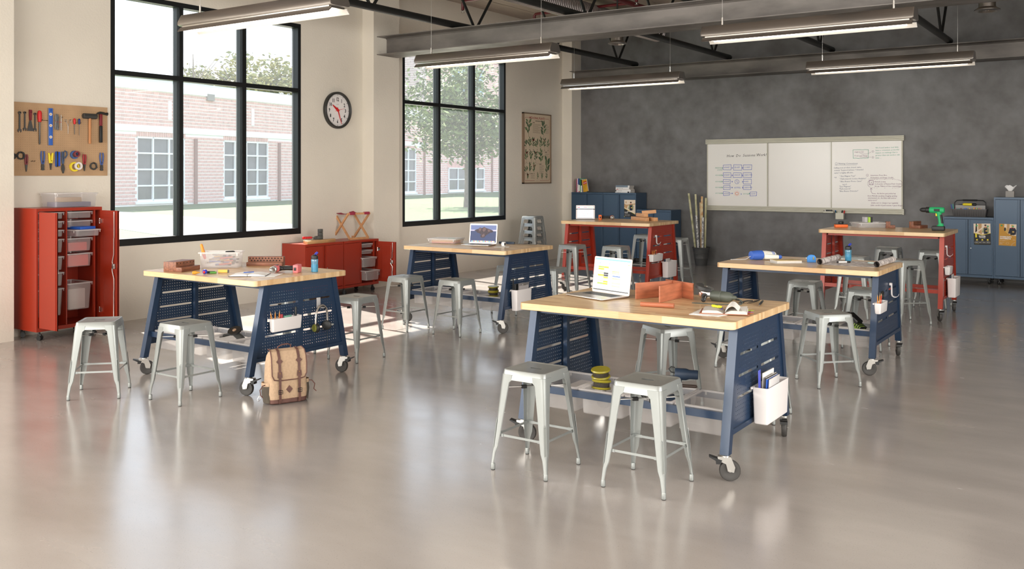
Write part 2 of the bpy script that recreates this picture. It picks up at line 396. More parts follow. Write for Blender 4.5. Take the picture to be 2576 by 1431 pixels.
# ---------------------------------------------------------------- steel beams and trusses
def ibeam(y, label):
    z0, z1, h, t = 3.70, 3.995, .24, .012
    m = MB(); X0, X1 = -10.05, XR
    m.box(X0, X1, y-h, y+h, z1-t, z1); m.box(X0, X1, y-h, y+h, z0, z0+t); m.box(X0, X1, y-.007, y+.007, z0+t, z1-t)
    m.loft([[(x, y-.007, z1-t), (x, y-.03, z1-t), (x, y-.007, z1-t-.02)] for x in (X0, X1)])
    m.loft([[(x, y-.007, z0+t), (x, y-.03, z0+t), (x, y-.007, z0+t+.02)] for x in (X0, X1)])
    single('steel_beam', label, 'beam', m, M_steel, group='steel beams', smooth=0)
ibeam(11.138, 'grey steel I-beam crossing the whole room, the nearer and larger one')
ibeam(17.12, 'grey steel I-beam running along the top of the dark grey wall')
nodes = [4.5, 6.85, 9.2, 11.55, 13.95, 16.3]
for i, x in enumerate((-8.58, -6.58, -4.63, -2.68, -.72, 1.24)):
    lb = ['black tube roof truss nearest the windows', 'black tube roof truss, second from the window wall', 'black tube roof truss, third from the window wall',
          'black tube roof truss at the far right of the photo', 'black tube roof truss beyond the right edge', 'black tube roof truss nearest the right wall'][i]
    t = thing('roof_truss', lb, 'truss', (x, 11, 4.06), group='roof trusses')
    part('bottom_chord', MB().cyl((0, -7.2, 0), (0, 6.1, 0), .052, n=14), M_black, t)
    part('top_chord', MB().box(-.05, .05, -9, 6.3, .77, .85), M_black, t, 0)
    for j, y in enumerate(nodes):
        for s in (-1, 1):
            part('web_member', MB().cyl((0, y-11+s*.03, .02), (0, y-11+s*.62, .79), .022, n=8), M_black, t)

# ---------------------------------------------------------------- ceiling services
t = thing('spiral_duct', 'silver spiral air duct under the ceiling by the window wall', 'duct', (-8.1, 0, 4.66))
m = MB(); prof = []
for k in range(260):
    y = 2+k*.058; prof += [(.17, y), (.17, y+.046), (.178, y+.052)]
m.lathe([(r, z) for r, z in prof], 20, T=rot('X', -90))
part('duct_tube', m, mat('galvanised_duct', (168, 160, 158), .35, .7), t)
t = thing('sprinkler_pipework', 'dark red sprinkler pipework under the ceiling planks', 'pipe', (0, 0, 4.78))
m = MB(); m.cyl((-7.35, 2, 0), (-7.35, 17, 0), .045, n=12)
part('main_pipe', m, P('red_pipe', (98, 22, 28), .4), t)
for a, b in (((-7.35, 13.6), (-6.85, 13.6)), ((-7.35, 14.4), (-9.3, 14.4)), ((-7.35, 12.6), (-9.6, 12.6))):
    k = part('branch_pipe', MB().tube([(a[0], a[1], 0), (b[0], b[1], 0), (b[0]+.03*(1 if b[0] > a[0] else -1), b[1], -.03), (b[0]+.03*(1 if b[0] > a[0] else -1), b[1], -.16)], .026, 8), P('red_pipe', (98, 22, 28)), t)
    part('sprinkler_head', MB().lathe([(.012, -.16), (.03, -.17), (.012, -.175), (.01, -.2), (.03, -.202), (.03, -.208)], 10, T=tr(b[0]+.03*(1 if b[0] > a[0] else -1), b[1], 0)), M_chrome, k)
for x, lb in ((-6.83, 'round silver ceiling spotlight above the red table on the left'), (-1.6, 'round silver ceiling spotlight at the top right corner')):
    t = thing('downlight', lb, 'ceiling light', (x, 12.95, 3.86), group='round ceiling spotlights')
    part('housing', MB().lathe([(.1, .02), (.1, .42), (.04, .44)], 24), M_fix, t)
    part('trim_ring', MB().lathe([(.09, .05), (.105, .04), (.15, .01), (.15, .0), (.11, -.012), (.085, .02)], 24, caps=False), M_fix, t)
    q = part('baffle', MB().lathe([(.0, .03), (.09, .03), (.1, 0)], 20, caps=False), M_black_pl, t)
    for k in range(9):
        a = k*.7; part('led_lens', MB().ball((.055*math.cos(a), .055*math.sin(a), .015), .011, n=6, k=4), M_chrome, q)
    part('hanging_rod', MB().cyl((0, 0, .42), (0, 0, 1.05), .012), M_black, t)

# pendant strip lights
def strip_light():
    L = 1.06
    t = thing('pendant_light', 'x', 'ceiling light')
    half = [(0, 0), (.075, -.004), (.082, -.012), (.122, -.085), (.122, -.112), (.1, -.12)]
    sec = [(a, b) for a, b in half[1:]]+[(-a, b) for a, b in half[:0:-1]]
    h = MB().loft([[(x, a, b) for a, b in sec] for x in (-L, L)])
    part('housing', h, M_fix, t)
    ch = MB().loft([[(x, a, b) for a, b in ((.095, -.12), (.095, -.135), (-.095, -.135), (-.095, -.12))] for x in (-L+.03, L-.03)])
    part('channel', ch, M_chrome, t)
    for s in (-1, 1):
        w = [(.095, -.13), (.1, -.14), (.128, -.172), (.124, -.176), (.09, -.142)]
        part('reflector_wing', MB().loft([[(x, s*a, b) for a, b in w] for x in (-L+.0, L-.0)]), M_fix if s < 0 else M_refl, t)
        part('lamp_tube', MB().cyl((-L+.08, s*.045, -.152), (L-.08, s*.045, -.152), .013, n=10), mat('lamp_tube', (255, 246, 232), .4, emit=8.0), t)
        e = MB().loft([[(s*x, a*k, b*k-.0) for a, b in sec] for x, k in ((L, 1), (L+.012, .97))])
        part('end_cap', e, M_fix, t)
        q = part('suspension_wire', MB().cyl((s*.87, 0, .0), (s*.87, 0, 1.52), .0022, n=6), M_zinc, t)
        part('wire_grip', MB().cyl((s*.87, 0, 0), (s*.87, 0, .085), .011, n=10), M_chrome, q)
    part('reflector', MB().box(-L+.03, L-.03, -.09, .09, -.137, -.135), M_refl, t, 0)
    return t
pl_ = strip_light()
LIGHTS = [(-6.89, 5.84, 'long brushed metal strip light hanging in front of the big window'), (-6.95, 9.54, 'brushed metal strip light hanging in front of the second window'),
          (-6.96, 13.31, 'smallest strip light, hanging by the corner of the grey wall'), (-2.85, 9.46, 'large brushed metal strip light at the upper right'), (-2.85, 13.23, 'strip light below the large one at the right, in front of the grey wall')]
for i, (x, y, lb) in enumerate(LIGHTS):
    if i == 0: pl_.location = (x, y, 3.4); pl_['label'] = lb; pl_['group'] = 'pendant strip lights'
    else: dup(pl_, (x, y, 3.4), 0, lb, 'pendant strip lights')

# ---------------------------------------------------------------- outdoors
lawn = struct('lawn', MB().box(-140, XW-.13, -60, 160, -.3, 0), mat('lawn_grass', (76, 98, 56), .9, noise=.22, nscale=2.2, detail=10, bump=.6, bscale=25))
struct('concrete_path', MB().prism([(-60, 29.7), (-25.2, 22.8), (-10.7, 19.9), (-10.7, 12.6), (-22.8, 16.2), (-27.5, 17.6), (-60, 26.6)][::-1], 0, .02), mat('path_concrete', (186, 180, 170), .8, noise=.06, nscale=1.5))
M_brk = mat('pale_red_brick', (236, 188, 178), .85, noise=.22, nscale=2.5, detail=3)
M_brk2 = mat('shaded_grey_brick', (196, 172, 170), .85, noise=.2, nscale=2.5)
M_mort = mat('white_mortar', (250, 247, 243), .9)
M_stone = mat('white_stone', (250, 248, 245), .8)
M_wfr = mat('white_window_paint', (250, 250, 250), .6)
M_dglass = mat('dark_window_pane', (104, 106, 110), .12, .1, noise=.25, nscale=1.3)
AX, AY = -46.431, 29.353; UX, UY = -.16309, .98661
ang = math.degrees(math.atan2(UY, UX))
fac = thing('school_building', 'low red brick school wing with white parapet across the lawn', 'building', (AX, AY, 0), ang)
# local frame: +x along the facade, facade faces local -y
def wall_panel(b, x0, x1, z0, z1, mtl, d=.3): part('wall', MB().box(x0, x1, .03, d, z0, z1), mtl, b, 0)
WIN = [(1.58, 5.25, .22, 3.93, 3, 4), (8.53, 12.81, .24, 3.94, 4, 4), (16.4, 20.3, .22, 3.93, 4, 4), (23.6, 27.2, .22, 3.93, 3, 4), (29.6, 32.1, .22, 4.0, 2, 4)]
def fill_bricks(b, x0, x1, z0, z1, holes, count, mtl, bw=.5, rh=.2):
    """every brick its own block; the first `count` are parts, the others one stuff part"""
    bm_ = MB().box(0, bw-.045, 0, .05, 0, rh-.055).mesh('brick', [mtl], 0)
    rest = MB(); cells = []
    nrow = int((z1-z0)/rh)
    for r in range(nrow):
        z = z0+r*rh; x = x0-(bw/2 if r % 2 else 0)
        while x < x1:
            a, c = max(x, x0), min(x+bw-.045, x1)
            for hx0, hx1, hz0, hz1 in holes:
                if z+rh-.055 > hz0 and z < hz1 and a < hx1 and c > hx0:
                    if a < hx0-.08: c = min(c, hx0)
                    elif c > hx1+.08: a = max(a, hx1)
                    else: c = a
            if c-a > .06: cells.append((a, c, z))
            x += bw
    cells.sort(key=lambda q: abs(q[0]-6)+abs(q[2]-2.0)*.8)
    for a, c, z in cells:
        if count > 0 and c-a > bw-.05: part('brick', bm_, None, b, loc=(a, 0, z)); count -= 1
        else: rest.box(a, c, 0, .05, z, z+rh-.055)
    if rest.f: part('brickwork', rest, mtl, b, 0, kind='stuff')
holes = [(a, c, d, e+.32) for a, c, d, e, *_ in WIN]
pw = MB(); xs = [-9]+[v for w in WIN for v in w[:2]]+[33.8]
for k in range(0, len(xs), 2): pw.box(xs[k], xs[k+1], .03, .4, 0, 4.2)
for w in WIN: pw.box(w[0], w[1], .03, .4, 0, w[2]); pw.box(w[0], w[1], .03, .4, w[3], 4.2)
pw.box(-9, 33.8, .03, .4, 4.2, 6.6)
part('mortar_wall', pw, M_mort, fac, 0)
part('stone_band', MB().box(-9, 33.8, -.04, .1, 4.22, 4.56), M_stone, fac, 0)
part('parapet', MB().box(-9, 33.8, -.08, .5, 6.6, 7.3), M_stone, fac, 0)
fill_bricks(fac, -9, 33.8, .1, 4.2, holes, 210, M_brk)
up = thing('upper_brick_storey', 'band of red bricks above the white stone course', 'wall', (0, 0, 0))
bpy.data.objects.remove(up)
fb2 = [(a, c) for a, c in ()]
def upper():
    bm_ = MB().box(0, .455, 0, .05, 0, .145).mesh('brick', [M_brk], 0); rest = MB(); n = 80
    for r in range(10):
        z = 4.6+r*.2; x = -9-(.25 if r % 2 else 0)
        while x < 33.8:
            a, c = max(x, -9), min(x+.455, 33.8)
            near = -1 < x < 8 or 10 < x < 13
            if n > 0 and near and c-a > .45 and (r+int(x*2)) % 2 == 0: part('brick', bm_, None, fac, loc=(a, 0, z)); n -= 1
            else: rest.box(a, c, 0, .05, z, z+.145)
            x += .5
    for w in WIN:
        x = w[0]
        while x < w[1]-.05: rest.box(x, x+.12, -.01, .05, w[3]+.02, w[3]+.3); x += .17
    part('brickwork', rest, M_brk, fac, 0, kind='stuff')
upper()
def far_window(b, x0, x1, z0, z1, nx, nz, gl=None, dy=0):
    Ty = tr(0, -dy, 0); f = MB(T=Ty); w = .09
    f.box(x0, x1, .02, .14, z0, z0+w*1.6); f.box(x0, x1, .02, .14, z1-w, z1); f.box(x0, x0+w, .02, .14, z0, z1); f.box(x1-w, x1, .02, .14, z0, z1)
    for i in range(1, nx): x = x0+(x1-x0)*i/nx; f.box(x-w/2, x+w/2, .02, .13, z0, z1)
    for j in range(1, nz): z = z0+(z1-z0)*j/nz; f.box(x0, x1, .025, .13, z-w/2, z+w/2)
    q = part('window', f, M_wfr, b, 0)
    for i in range(nx):
        for j in range(nz):
            a = x0+(x1-x0)*i/nx; c = x0+(x1-x0)*(i+1)/nx; d = z0+(z1-z0)*j/nz; e = z0+(z1-z0)*(j+1)/nz
            part('pane', MB(T=Ty).box(a+.02, c-.02, .12, .125, d+.02, e-.02), gl or M_dglass, q, 0)
    part('sill', MB(T=Ty).box(x0-.1, x1+.1, -.06, .12, z0-.12, z0), M_stone, b, 0)
for w in WIN: far_window(fac, *w)
for x in (5.95, 13.75, 21.3, 28.1, 33.3): part('recess_shade_strip', MB().box(x, x+.22, -.1, 0, 0, 3.95), mat('brown_recess_shade', (150, 112, 104), .8), fac, 0)  # brown strips stand for the dark recess shadow on the facade, not pipes
part('slot_stone', MB().box(3.9, 4.15, -.02, .08, 5.0, 6.1), M_stone, fac, 0); part('slot_stone', MB().box(11.1, 11.35, -.02, .08, 5.0, 6.1), M_stone, fac, 0)
part('roof_hatch', MB().box(7.0, 7.6, -.12, .3, 6.35, 6.75), mat('hatch_grey', (150, 142, 136), .7), fac, 0)

blk = thing('brick_classroom_block', 'tall red brick block behind the tree, seen through the second window', 'building', (AX+UX*33.8, AY+UY*33.8, 0), ang)
WB = [(3.9, 11.2, .24, 2.4, 4, 2), (4.4, 11.0, 9.5, 12.1, 3, 2)]
m = MB(); m.box(0, 26, .03, 9, 0, 14.5); part('mortar_wall', m, M_mort, blk, 0)
fill_bricks(blk, 0, 16, .1, 14.0, [(a, c, d, e+.1) for a, c, d, e, *_ in WB], 0, M_brk)
m = MB()
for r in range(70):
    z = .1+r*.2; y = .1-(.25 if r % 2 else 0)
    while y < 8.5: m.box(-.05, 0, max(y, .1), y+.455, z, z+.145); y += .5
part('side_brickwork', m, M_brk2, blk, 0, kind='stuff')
part('parapet', MB().box(-.1, 26, -.1, 9.1, 14.0, 14.8), M_stone, blk, 0)
for w in WB:
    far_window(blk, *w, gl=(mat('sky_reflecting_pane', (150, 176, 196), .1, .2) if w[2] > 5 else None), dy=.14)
    m = MB(); x = w[0]
    while x < w[1]-.05: m.box(x, x+.12, -.01, .05, w[3]+.02, w[3]+.5); x += .17
    part('soldier_course', m, M_brk, blk, 0, kind='stuff')
part('recess_shade_strip', MB().box(12.9, 13.15, -.1, 0, 0, 8), mat('brown_recess_shade', (150, 112, 104)), blk, 0)  # recess shadow as a brown strip, as on the low wing

vt = thing('roof_exhaust_vent', 'white round exhaust vent on the roof of the brick wing', 'vent', (-50, 31.0, 6.9))
part('vent_pipe', MB().lathe([(.42, 0), (.42, 1.9)], 18), M_stone, vt)
part('vent_cap', MB().lathe([(.42, 1.6), (.72, 1.75), (.78, 2.3), (.72, 2.9), (.3, 3.05)], 18), M_stone, vt)

def leaves(cx, cy, cz, rx, ry, rz, n, size, seed, hollow=.5):
    rnd = random.Random(seed); m = MB(); k = 0
    clumps = [(Vector((rnd.gauss(0, 1), rnd.gauss(0, 1), rnd.gauss(0, 1))).normalized()*rnd.uniform(hollow, 1)) for _ in range(max(12, n//90))]
    while k < n:
        c = rnd.choice(clumps); p = Vector((c.x*rx, c.y*ry, c.z*rz))+Vector((rnd.gauss(0, .13)*rx, rnd.gauss(0, .13)*ry, rnd.gauss(0, .1)*rz))
        a = Vector((rnd.gauss(0, 1), rnd.gauss(0, 1), rnd.gauss(0, .6))).normalized(); b = a.cross(Vector((rnd.gauss(0, 1), rnd.gauss(0, 1), rnd.gauss(0, 1)))).normalized()
        s = size*rnd.uniform(.6, 1.2); q = Vector((cx, cy, cz))+p
        i = len(m.v)
        m.v += [q-a*s, q-b*s*.42, q+a*s, q+b*s*.42]; m.f.append([i, i+1, i+2, i+3]); m.m.append(0 if rnd.random() < .6 else 1); k += 1
    return m
def trunk(h, r, br, spread, seed, top):
    rnd = random.Random(seed); m = MB(); m.tube([(0, 0, 0), (.05, .02, h*.5), (0, .05, h), (0, 0, top)], [r, r*.85, r*.75, r*.2], 8)
    for k in range(br):
        a = 2*PI*k/br+rnd.uniform(-.4, .4); z = h+(top-h)*rnd.uniform(0, .7); e = spread*rnd.uniform(.5, 1)
        m.tube([(0, 0, z), (e*.4*math.cos(a), e*.4*math.sin(a), z+e*.35), (e*math.cos(a), e*math.sin(a), z+e*rnd.uniform(.5, 1.0))], [r*.4, r*.25, r*.06], 5)
    return m
Bark = mat('grey_bark', (118, 108, 98), .9, noise=.3, nscale=8)
def foli(tag_, a, b): return [mat(tag_+'_leaf_light', a, .7), mat(tag_+'_leaf_dark', b, .7)]
t = thing('broadleaf_tree', 'leafy green tree on the lawn outside the second window', 'tree', (-30.5, 40.2, 0))
part('trunk', trunk(2.3, .15, 16, 3.0, 3, 7.2), Bark, t)
part('foliage', leaves(-.3, 0, 4.9, 4.0, 4.0, 3.1, 9000, .17, 5, .3), foli('tree', (122, 136, 82), (78, 94, 56)), t, 0, kind='stuff')
t = thing('golden_green_tree', 'round yellow-green tree rising behind the brick wing roof', 'tree', (-61, 50.5, 0))
part('trunk', trunk(5, .35, 12, 4, 4, 10), Bark, t)
part('foliage', leaves(0, 0, 8.6, 4.6, 4.6, 3.2, 7000, .26, 6, .3), foli('golden', (146, 142, 82), (110, 116, 66)), t, 0, kind='stuff')
t = thing('small_rounded_tree', 'lower green tree to the right of the golden one above the roof', 'tree', (-61, 57.5, 0))
part('trunk', trunk(4, .3, 12, 4, 8, 8), Bark, t)
part('foliage', leaves(0, 0, 7.2, 3.4, 3.4, 2.4, 3500, .24, 9, .3), foli('rounded', (132, 134, 82), (100, 108, 66)), t, 0, kind='stuff')
for i, (x, y, lb, s) in enumerate(((-58, 59.5, 'bare thin-branched tree at the right edge of the big window', 12), (-60, 44.5, 'nearly bare tree left of the golden tree above the roof', 15))):
    t = thing('bare_tree', lb, 'tree', (x, y, 0))
    m = MB(); rnd = random.Random(s)
    for k in range(34):
        a = rnd.uniform(0, 2*PI); z = rnd.uniform(5, 9); e = rnd.uniform(.8, 2.6)
        m.tube([(0, 0, z), (e*.5*math.cos(a), e*.5*math.sin(a), z+e*.5), (e*math.cos(a), e*math.sin(a), z+e*1.1)], [.05, .03, .012], 4)
    m.tube([(0, 0, 0), (.2, 0, 6), (0, 0, 11)], [.2, .15, .03], 6)
    part('branches', m, Bark, t); part('sparse_leaves', leaves(0, 0, 8.2, 2.6, 2.6, 2.2, 350, .16, s, .3), foli('bare', (170, 160, 120), (140, 130, 100)), t, 0, kind='stuff')
# ---------------------------------------------------------------- stools
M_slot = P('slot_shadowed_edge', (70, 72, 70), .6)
def make_stool(H, F, label, cat='stool'):
    """square metal stool: H seat height, F half spacing of the feet"""
    t = thing('metal_stool', label, cat)
    S = .150; n = 4
    m = MB(); r = .028
    out = lambda h, z, rr: [(x, y, z) for x, y in rrect(h, h, rr, n)]
    k = len(out(S, 0, r))
    slot = []
    for i in range(k):
        x, y, _ = out(S, 0, r)[i]; a = math.atan2(y, x)
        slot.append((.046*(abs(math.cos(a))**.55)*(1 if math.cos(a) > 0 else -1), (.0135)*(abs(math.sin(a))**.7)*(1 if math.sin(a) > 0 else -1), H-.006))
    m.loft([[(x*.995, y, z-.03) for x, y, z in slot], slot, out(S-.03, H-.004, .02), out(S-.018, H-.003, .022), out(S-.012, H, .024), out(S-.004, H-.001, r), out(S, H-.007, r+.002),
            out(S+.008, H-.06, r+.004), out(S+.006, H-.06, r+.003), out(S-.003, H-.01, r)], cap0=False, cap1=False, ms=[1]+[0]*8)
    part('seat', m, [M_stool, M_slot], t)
    P0 = Vector((S+.006, S+.006, H-.03)); zb = .13; e = F
    def legloop(z, cx, w, rr):
        L = [(cx-w, cx)]
        for i in range(5): a = PI/2*(1-i/4); L.append((cx-rr+rr*math.cos(a), cx-rr+rr*math.sin(a)))
        L.append((cx, cx-w))
        inn = [(x-.004, y-.004) for x, y in L][::-1]
        return [(x, y, z) for x, y in L+inn]
    zt = H-.028
    def cx(z): f = (zt-z)/(zt-.02); return S+.006+(F+.012-S-.006)*f
    lv = [(zt, .082, .03), (H-.062, .08, .03), (H-.075, .066, .028), (H*.6, .052, .024), (H*.38, .043, .02), (.15, .036, .016), (.11, .024, .010), (.05, .018, .008), (.03, .018, .008)]
    lm = MB().loft([legloop(z, cx(z), w, rr) for z, w, rr in lv], 0)
    # pressed stadium groove on the outer corner
    z0, z1 = .14, min(.31, H*.5); g = []
    D = Vector((1, 1, 0)).normalized(); Sd = Vector((1, -1, 0)).normalized()
    def oc(z): c = cx(z); rr = .018; return Vector((c, c, z))-D*(rr*(math.sqrt(2)-1))+D*.0012
    pts = [oc(z0-.012)]+[oc(z0)+Sd*.007, oc(z1)+Sd*.007, oc(z1+.012), oc(z1)-Sd*.007, oc(z0)-Sd*.007]
    lm.tube(pts, .0016, 5, 0, closed=True)
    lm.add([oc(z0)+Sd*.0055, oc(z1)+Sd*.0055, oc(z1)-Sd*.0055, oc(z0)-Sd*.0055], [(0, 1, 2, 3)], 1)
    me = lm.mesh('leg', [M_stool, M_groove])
    cm = MB(); cc = F+.0; cm.lathe([(.0125, .004), (.0135, .008), (.0135, .036), (.012, .04)], 12, T=tr(cc, cc, 0)); cm.lathe([(.011, 0), (.0125, .001), (.0125, .006)], 12, 1, T=tr(cc, cc, 0))
    cme = cm.mesh('foot_cap', [M_stool, M_rubber])
    zr = .215 if H < .7 else .26; c = cx(zr)-.012
    fr = MB().box(-c+.03, c-.03, c-.004, c+.0, zr-.007, zr+.007).box(-c, -c+.05, c-.003, c+.003, zr-.009, zr+.009).box(c-.05, c, c-.003, c+.003, zr-.009, zr+.009).mesh('footrest', [M_stool], 0)
    for i in range(4):
        q = part('leg', me, None, t); q.rotation_euler.z = i*PI/2
        part('foot_cap', cme, None, q)
        f = part('footrest', fr, None, t); f.rotation_euler.z = i*PI/2
    zc = H-.115; b = MB(); d = (cx(zc)-.02)
    for s in (-1, 1):
        b.box(-d*1.414, d*1.414, -.008, .008, zc-.002+s*.003, zc+.002+s*.003, 0, rot('Z', s*45))
        for q in (-.075, .075): b.box(q-.016, q+.016, -.011, .011, zc-.009, zc+.010, 1, rot('Z', s*45))
    part('under_brace', b, [M_zinc, M_rubber], t, 0)
    return t
S24 = make_stool(.612, .19, 'x'); S30 = make_stool(.767, .20, 'x')
gF, gL, gM, gR, gA, gB = ('stools around the %s' % s for s in ('front blue table', 'left blue table', 'middle blue table', 'right blue table', 'left red table', 'right red table'))
ST = [
 (S24, -2.37, 4.87, 0, 0, 'pale grey metal stool nearest the camera, right of the pair before the front blue table', gF),
 (S24, -3.075, 4.765, 0, 0, 'pale grey metal stool at the left front of the front blue table', gF),
 (S24, -3.07, 6.66, 0, -32, 'pale grey metal stool seen under the front blue table, behind it', gF),
 (S24, -2.37, 6.715, 0, 0, 'grey metal stool mostly hidden behind the end panel of the front blue table', gF),
 (S24, -7.05, 4.33, 0, 45, 'leftmost grey metal stool, turned cornerwise in front of the red tall cabinet', gL),
 (S24, -6.35, 4.64, 0, 0, 'grey metal stool before the left blue table, left of the backpack', gL),
 (S24, -6.355, 6.60, 0, 0, 'grey metal stool behind the left blue table, in the sunlight at its right', gL),
 (S24, -7.05, 6.34, 0, 0, 'grey metal stool hidden behind the headphone panel of the left blue table', gL),
 (S24, -7.11, 8.20, 0, 0, 'left one of two sunlit grey stools in front of the middle blue table', gM),
 (S24, -6.405, 8.27, 0, 0, 'right one of two grey stools in front of the middle blue table', gM),
 (S24, -6.78, 9.93, 0, 0, 'grey stool behind the middle blue table with its seat cut by the end panel', gM),
 (S24, -6.22, 10.0, 0, 0, 'grey stool whose seat corner shows right of the middle blue table end panel', gM),
 (S24, -2.235, 8.11, 0, 45, 'grey stool turned cornerwise in front of the right blue table', gR),
 (S24, -3.09, 8.37, 0, 0, 'grey stool in front of the right blue table, mostly behind the front table top', gR),
 (S24, -3.10, 10.35, 0, 0, 'grey stool seen under the right blue table, the left one behind it', gR),
 (S24, -2.37, 10.01, 0, 0, 'grey stool partly behind the near leg of the right blue table, right one behind it', gR),
 (S30, -6.915, 11.70, 0, 0, 'tall grey stool at the left front of the left red table', gA),
 (S30, -6.27, 11.85, 0, 0, 'tall grey stool at the middle front of the left red table', gA),
 (S30, -7.03, 14.35, 0, 0, 'tall grey stool behind the left red table, left of its end panel', gA),
 (S30, -6.25, 13.90, 0, 0, 'tall grey stool showing right of the left red table end panel', gA),
 (S30, -2.36, 11.93, 0, 45, 'tall grey stool turned cornerwise before the right red table, nearest of its four', gB),
 (S30, -2.99, 12.07, 0, 0, 'tall grey stool behind the blue bottle of the right blue table', gB),
 (S30, -2.965, 13.84, 0, 0, 'tall grey stool behind the right red table, below its middle', gB),
 (S30, -2.35, 13.61, 0, 0, 'tall grey stool behind the right red table, partly behind its right leg', gB)]
used = set()
for p, x, y, z, r, lb, g in ST:
    if p.name not in used:
        used.add(p.name); p.location = (x, y, z); p.rotation_euler.z = math.radians(r); p['label'] = lb; p['group'] = g
    else: dup(p, (x, y, z), r, lb, g)
for i, lb in enumerate(('bottom stool of the stack by the window wall', 'second stool from the bottom of the stack by the window wall', 'third stool up in the stack by the window wall', 'topmost stool of the stack below the plant poster')):
    dup(S24, (-9.5, 14.6, .133*i), 0, 'grey metal stool, '+lb, 'stack of stools by the window wall')

# ---------------------------------------------------------------- tables
def end_panel(zb, zt, hb, ht, slots, mtl):
    """perforated sheet in the YZ plane between two splayed legs"""
    m = MB(); p = .0254; hs = .0029
    H = lambda z: hb+(ht-hb)*(z-zb)/(zt-zb)
    q = lambda y0, y1, z0, z1: m.add([(0, y0, z0), (0, y1, z0), (0, y1, z1), (0, y0, z1)], [(0, 1, 2, 3)])
    base = slots[0]-p/2; z = base-int((base-zb-.03)/p)*p
    def strip(z0, z1): m.add([(0, -H(z0), z0), (0, H(z0), z0), (0, H(z1), z1), (0, -H(z1), z1)], [(0, 1, 2, 3)])
    strip(zb, z); ztop = zt-.05
    while z < ztop-p:
        z1 = z+p; zc = z+p/2; isl = any(abs(zc-s) < p*.4 for s in slots)
        n = int((min(H(z), H(z1))-.02-.028)/p)
        e = .02+n*p
        q(-.02, .02, z, z1)
        for s in (-1, 1):
            m.add([(0, s*e, z), (0, s*H(z), z), (0, s*H(z1), z1), (0, s*e, z1)], [(0, 1, 2, 3)])
            if isl:
                h = .0085; a, b = .026, e-.006
                q(*sorted((s*.02, s*e)), z, zc-h); q(*sorted((s*.02, s*e)), zc+h, z1); q(*sorted((s*.02, s*a)), zc-h, zc+h); q(*sorted((s*b, s*e)), zc-h, zc+h)
                for c, dd in ((a, 1), (b, -1)):
                    for v in (-1, 1): m.add([(0, s*c, zc), (0, s*c, zc+v*h), (0, s*(c+dd*h), zc+v*h), (0, s*(c+dd*.0025), zc+v*h*.55)], [(0, 1, 2, 3)])
            else:
                for k in range(n):
                    y0 = s*(.02+k*p); y1 = s*(.02+(k+1)*p); yc = (y0+y1)/2; g = s*hs
                    a = [(0, y0, z), (0, y1, z), (0, y1, z1), (0, y0, z1)]; b = [(0, yc-g, zc-hs), (0, yc+g, zc-hs), (0, yc+g, zc+hs), (0, yc-g, zc+hs)]
                    m.add(a+b, [(0, 1, 5, 4), (1, 2, 6, 5), (2, 3, 7, 6), (3, 0, 4, 7)])
        z = z1
    strip(z, zt)
    return m
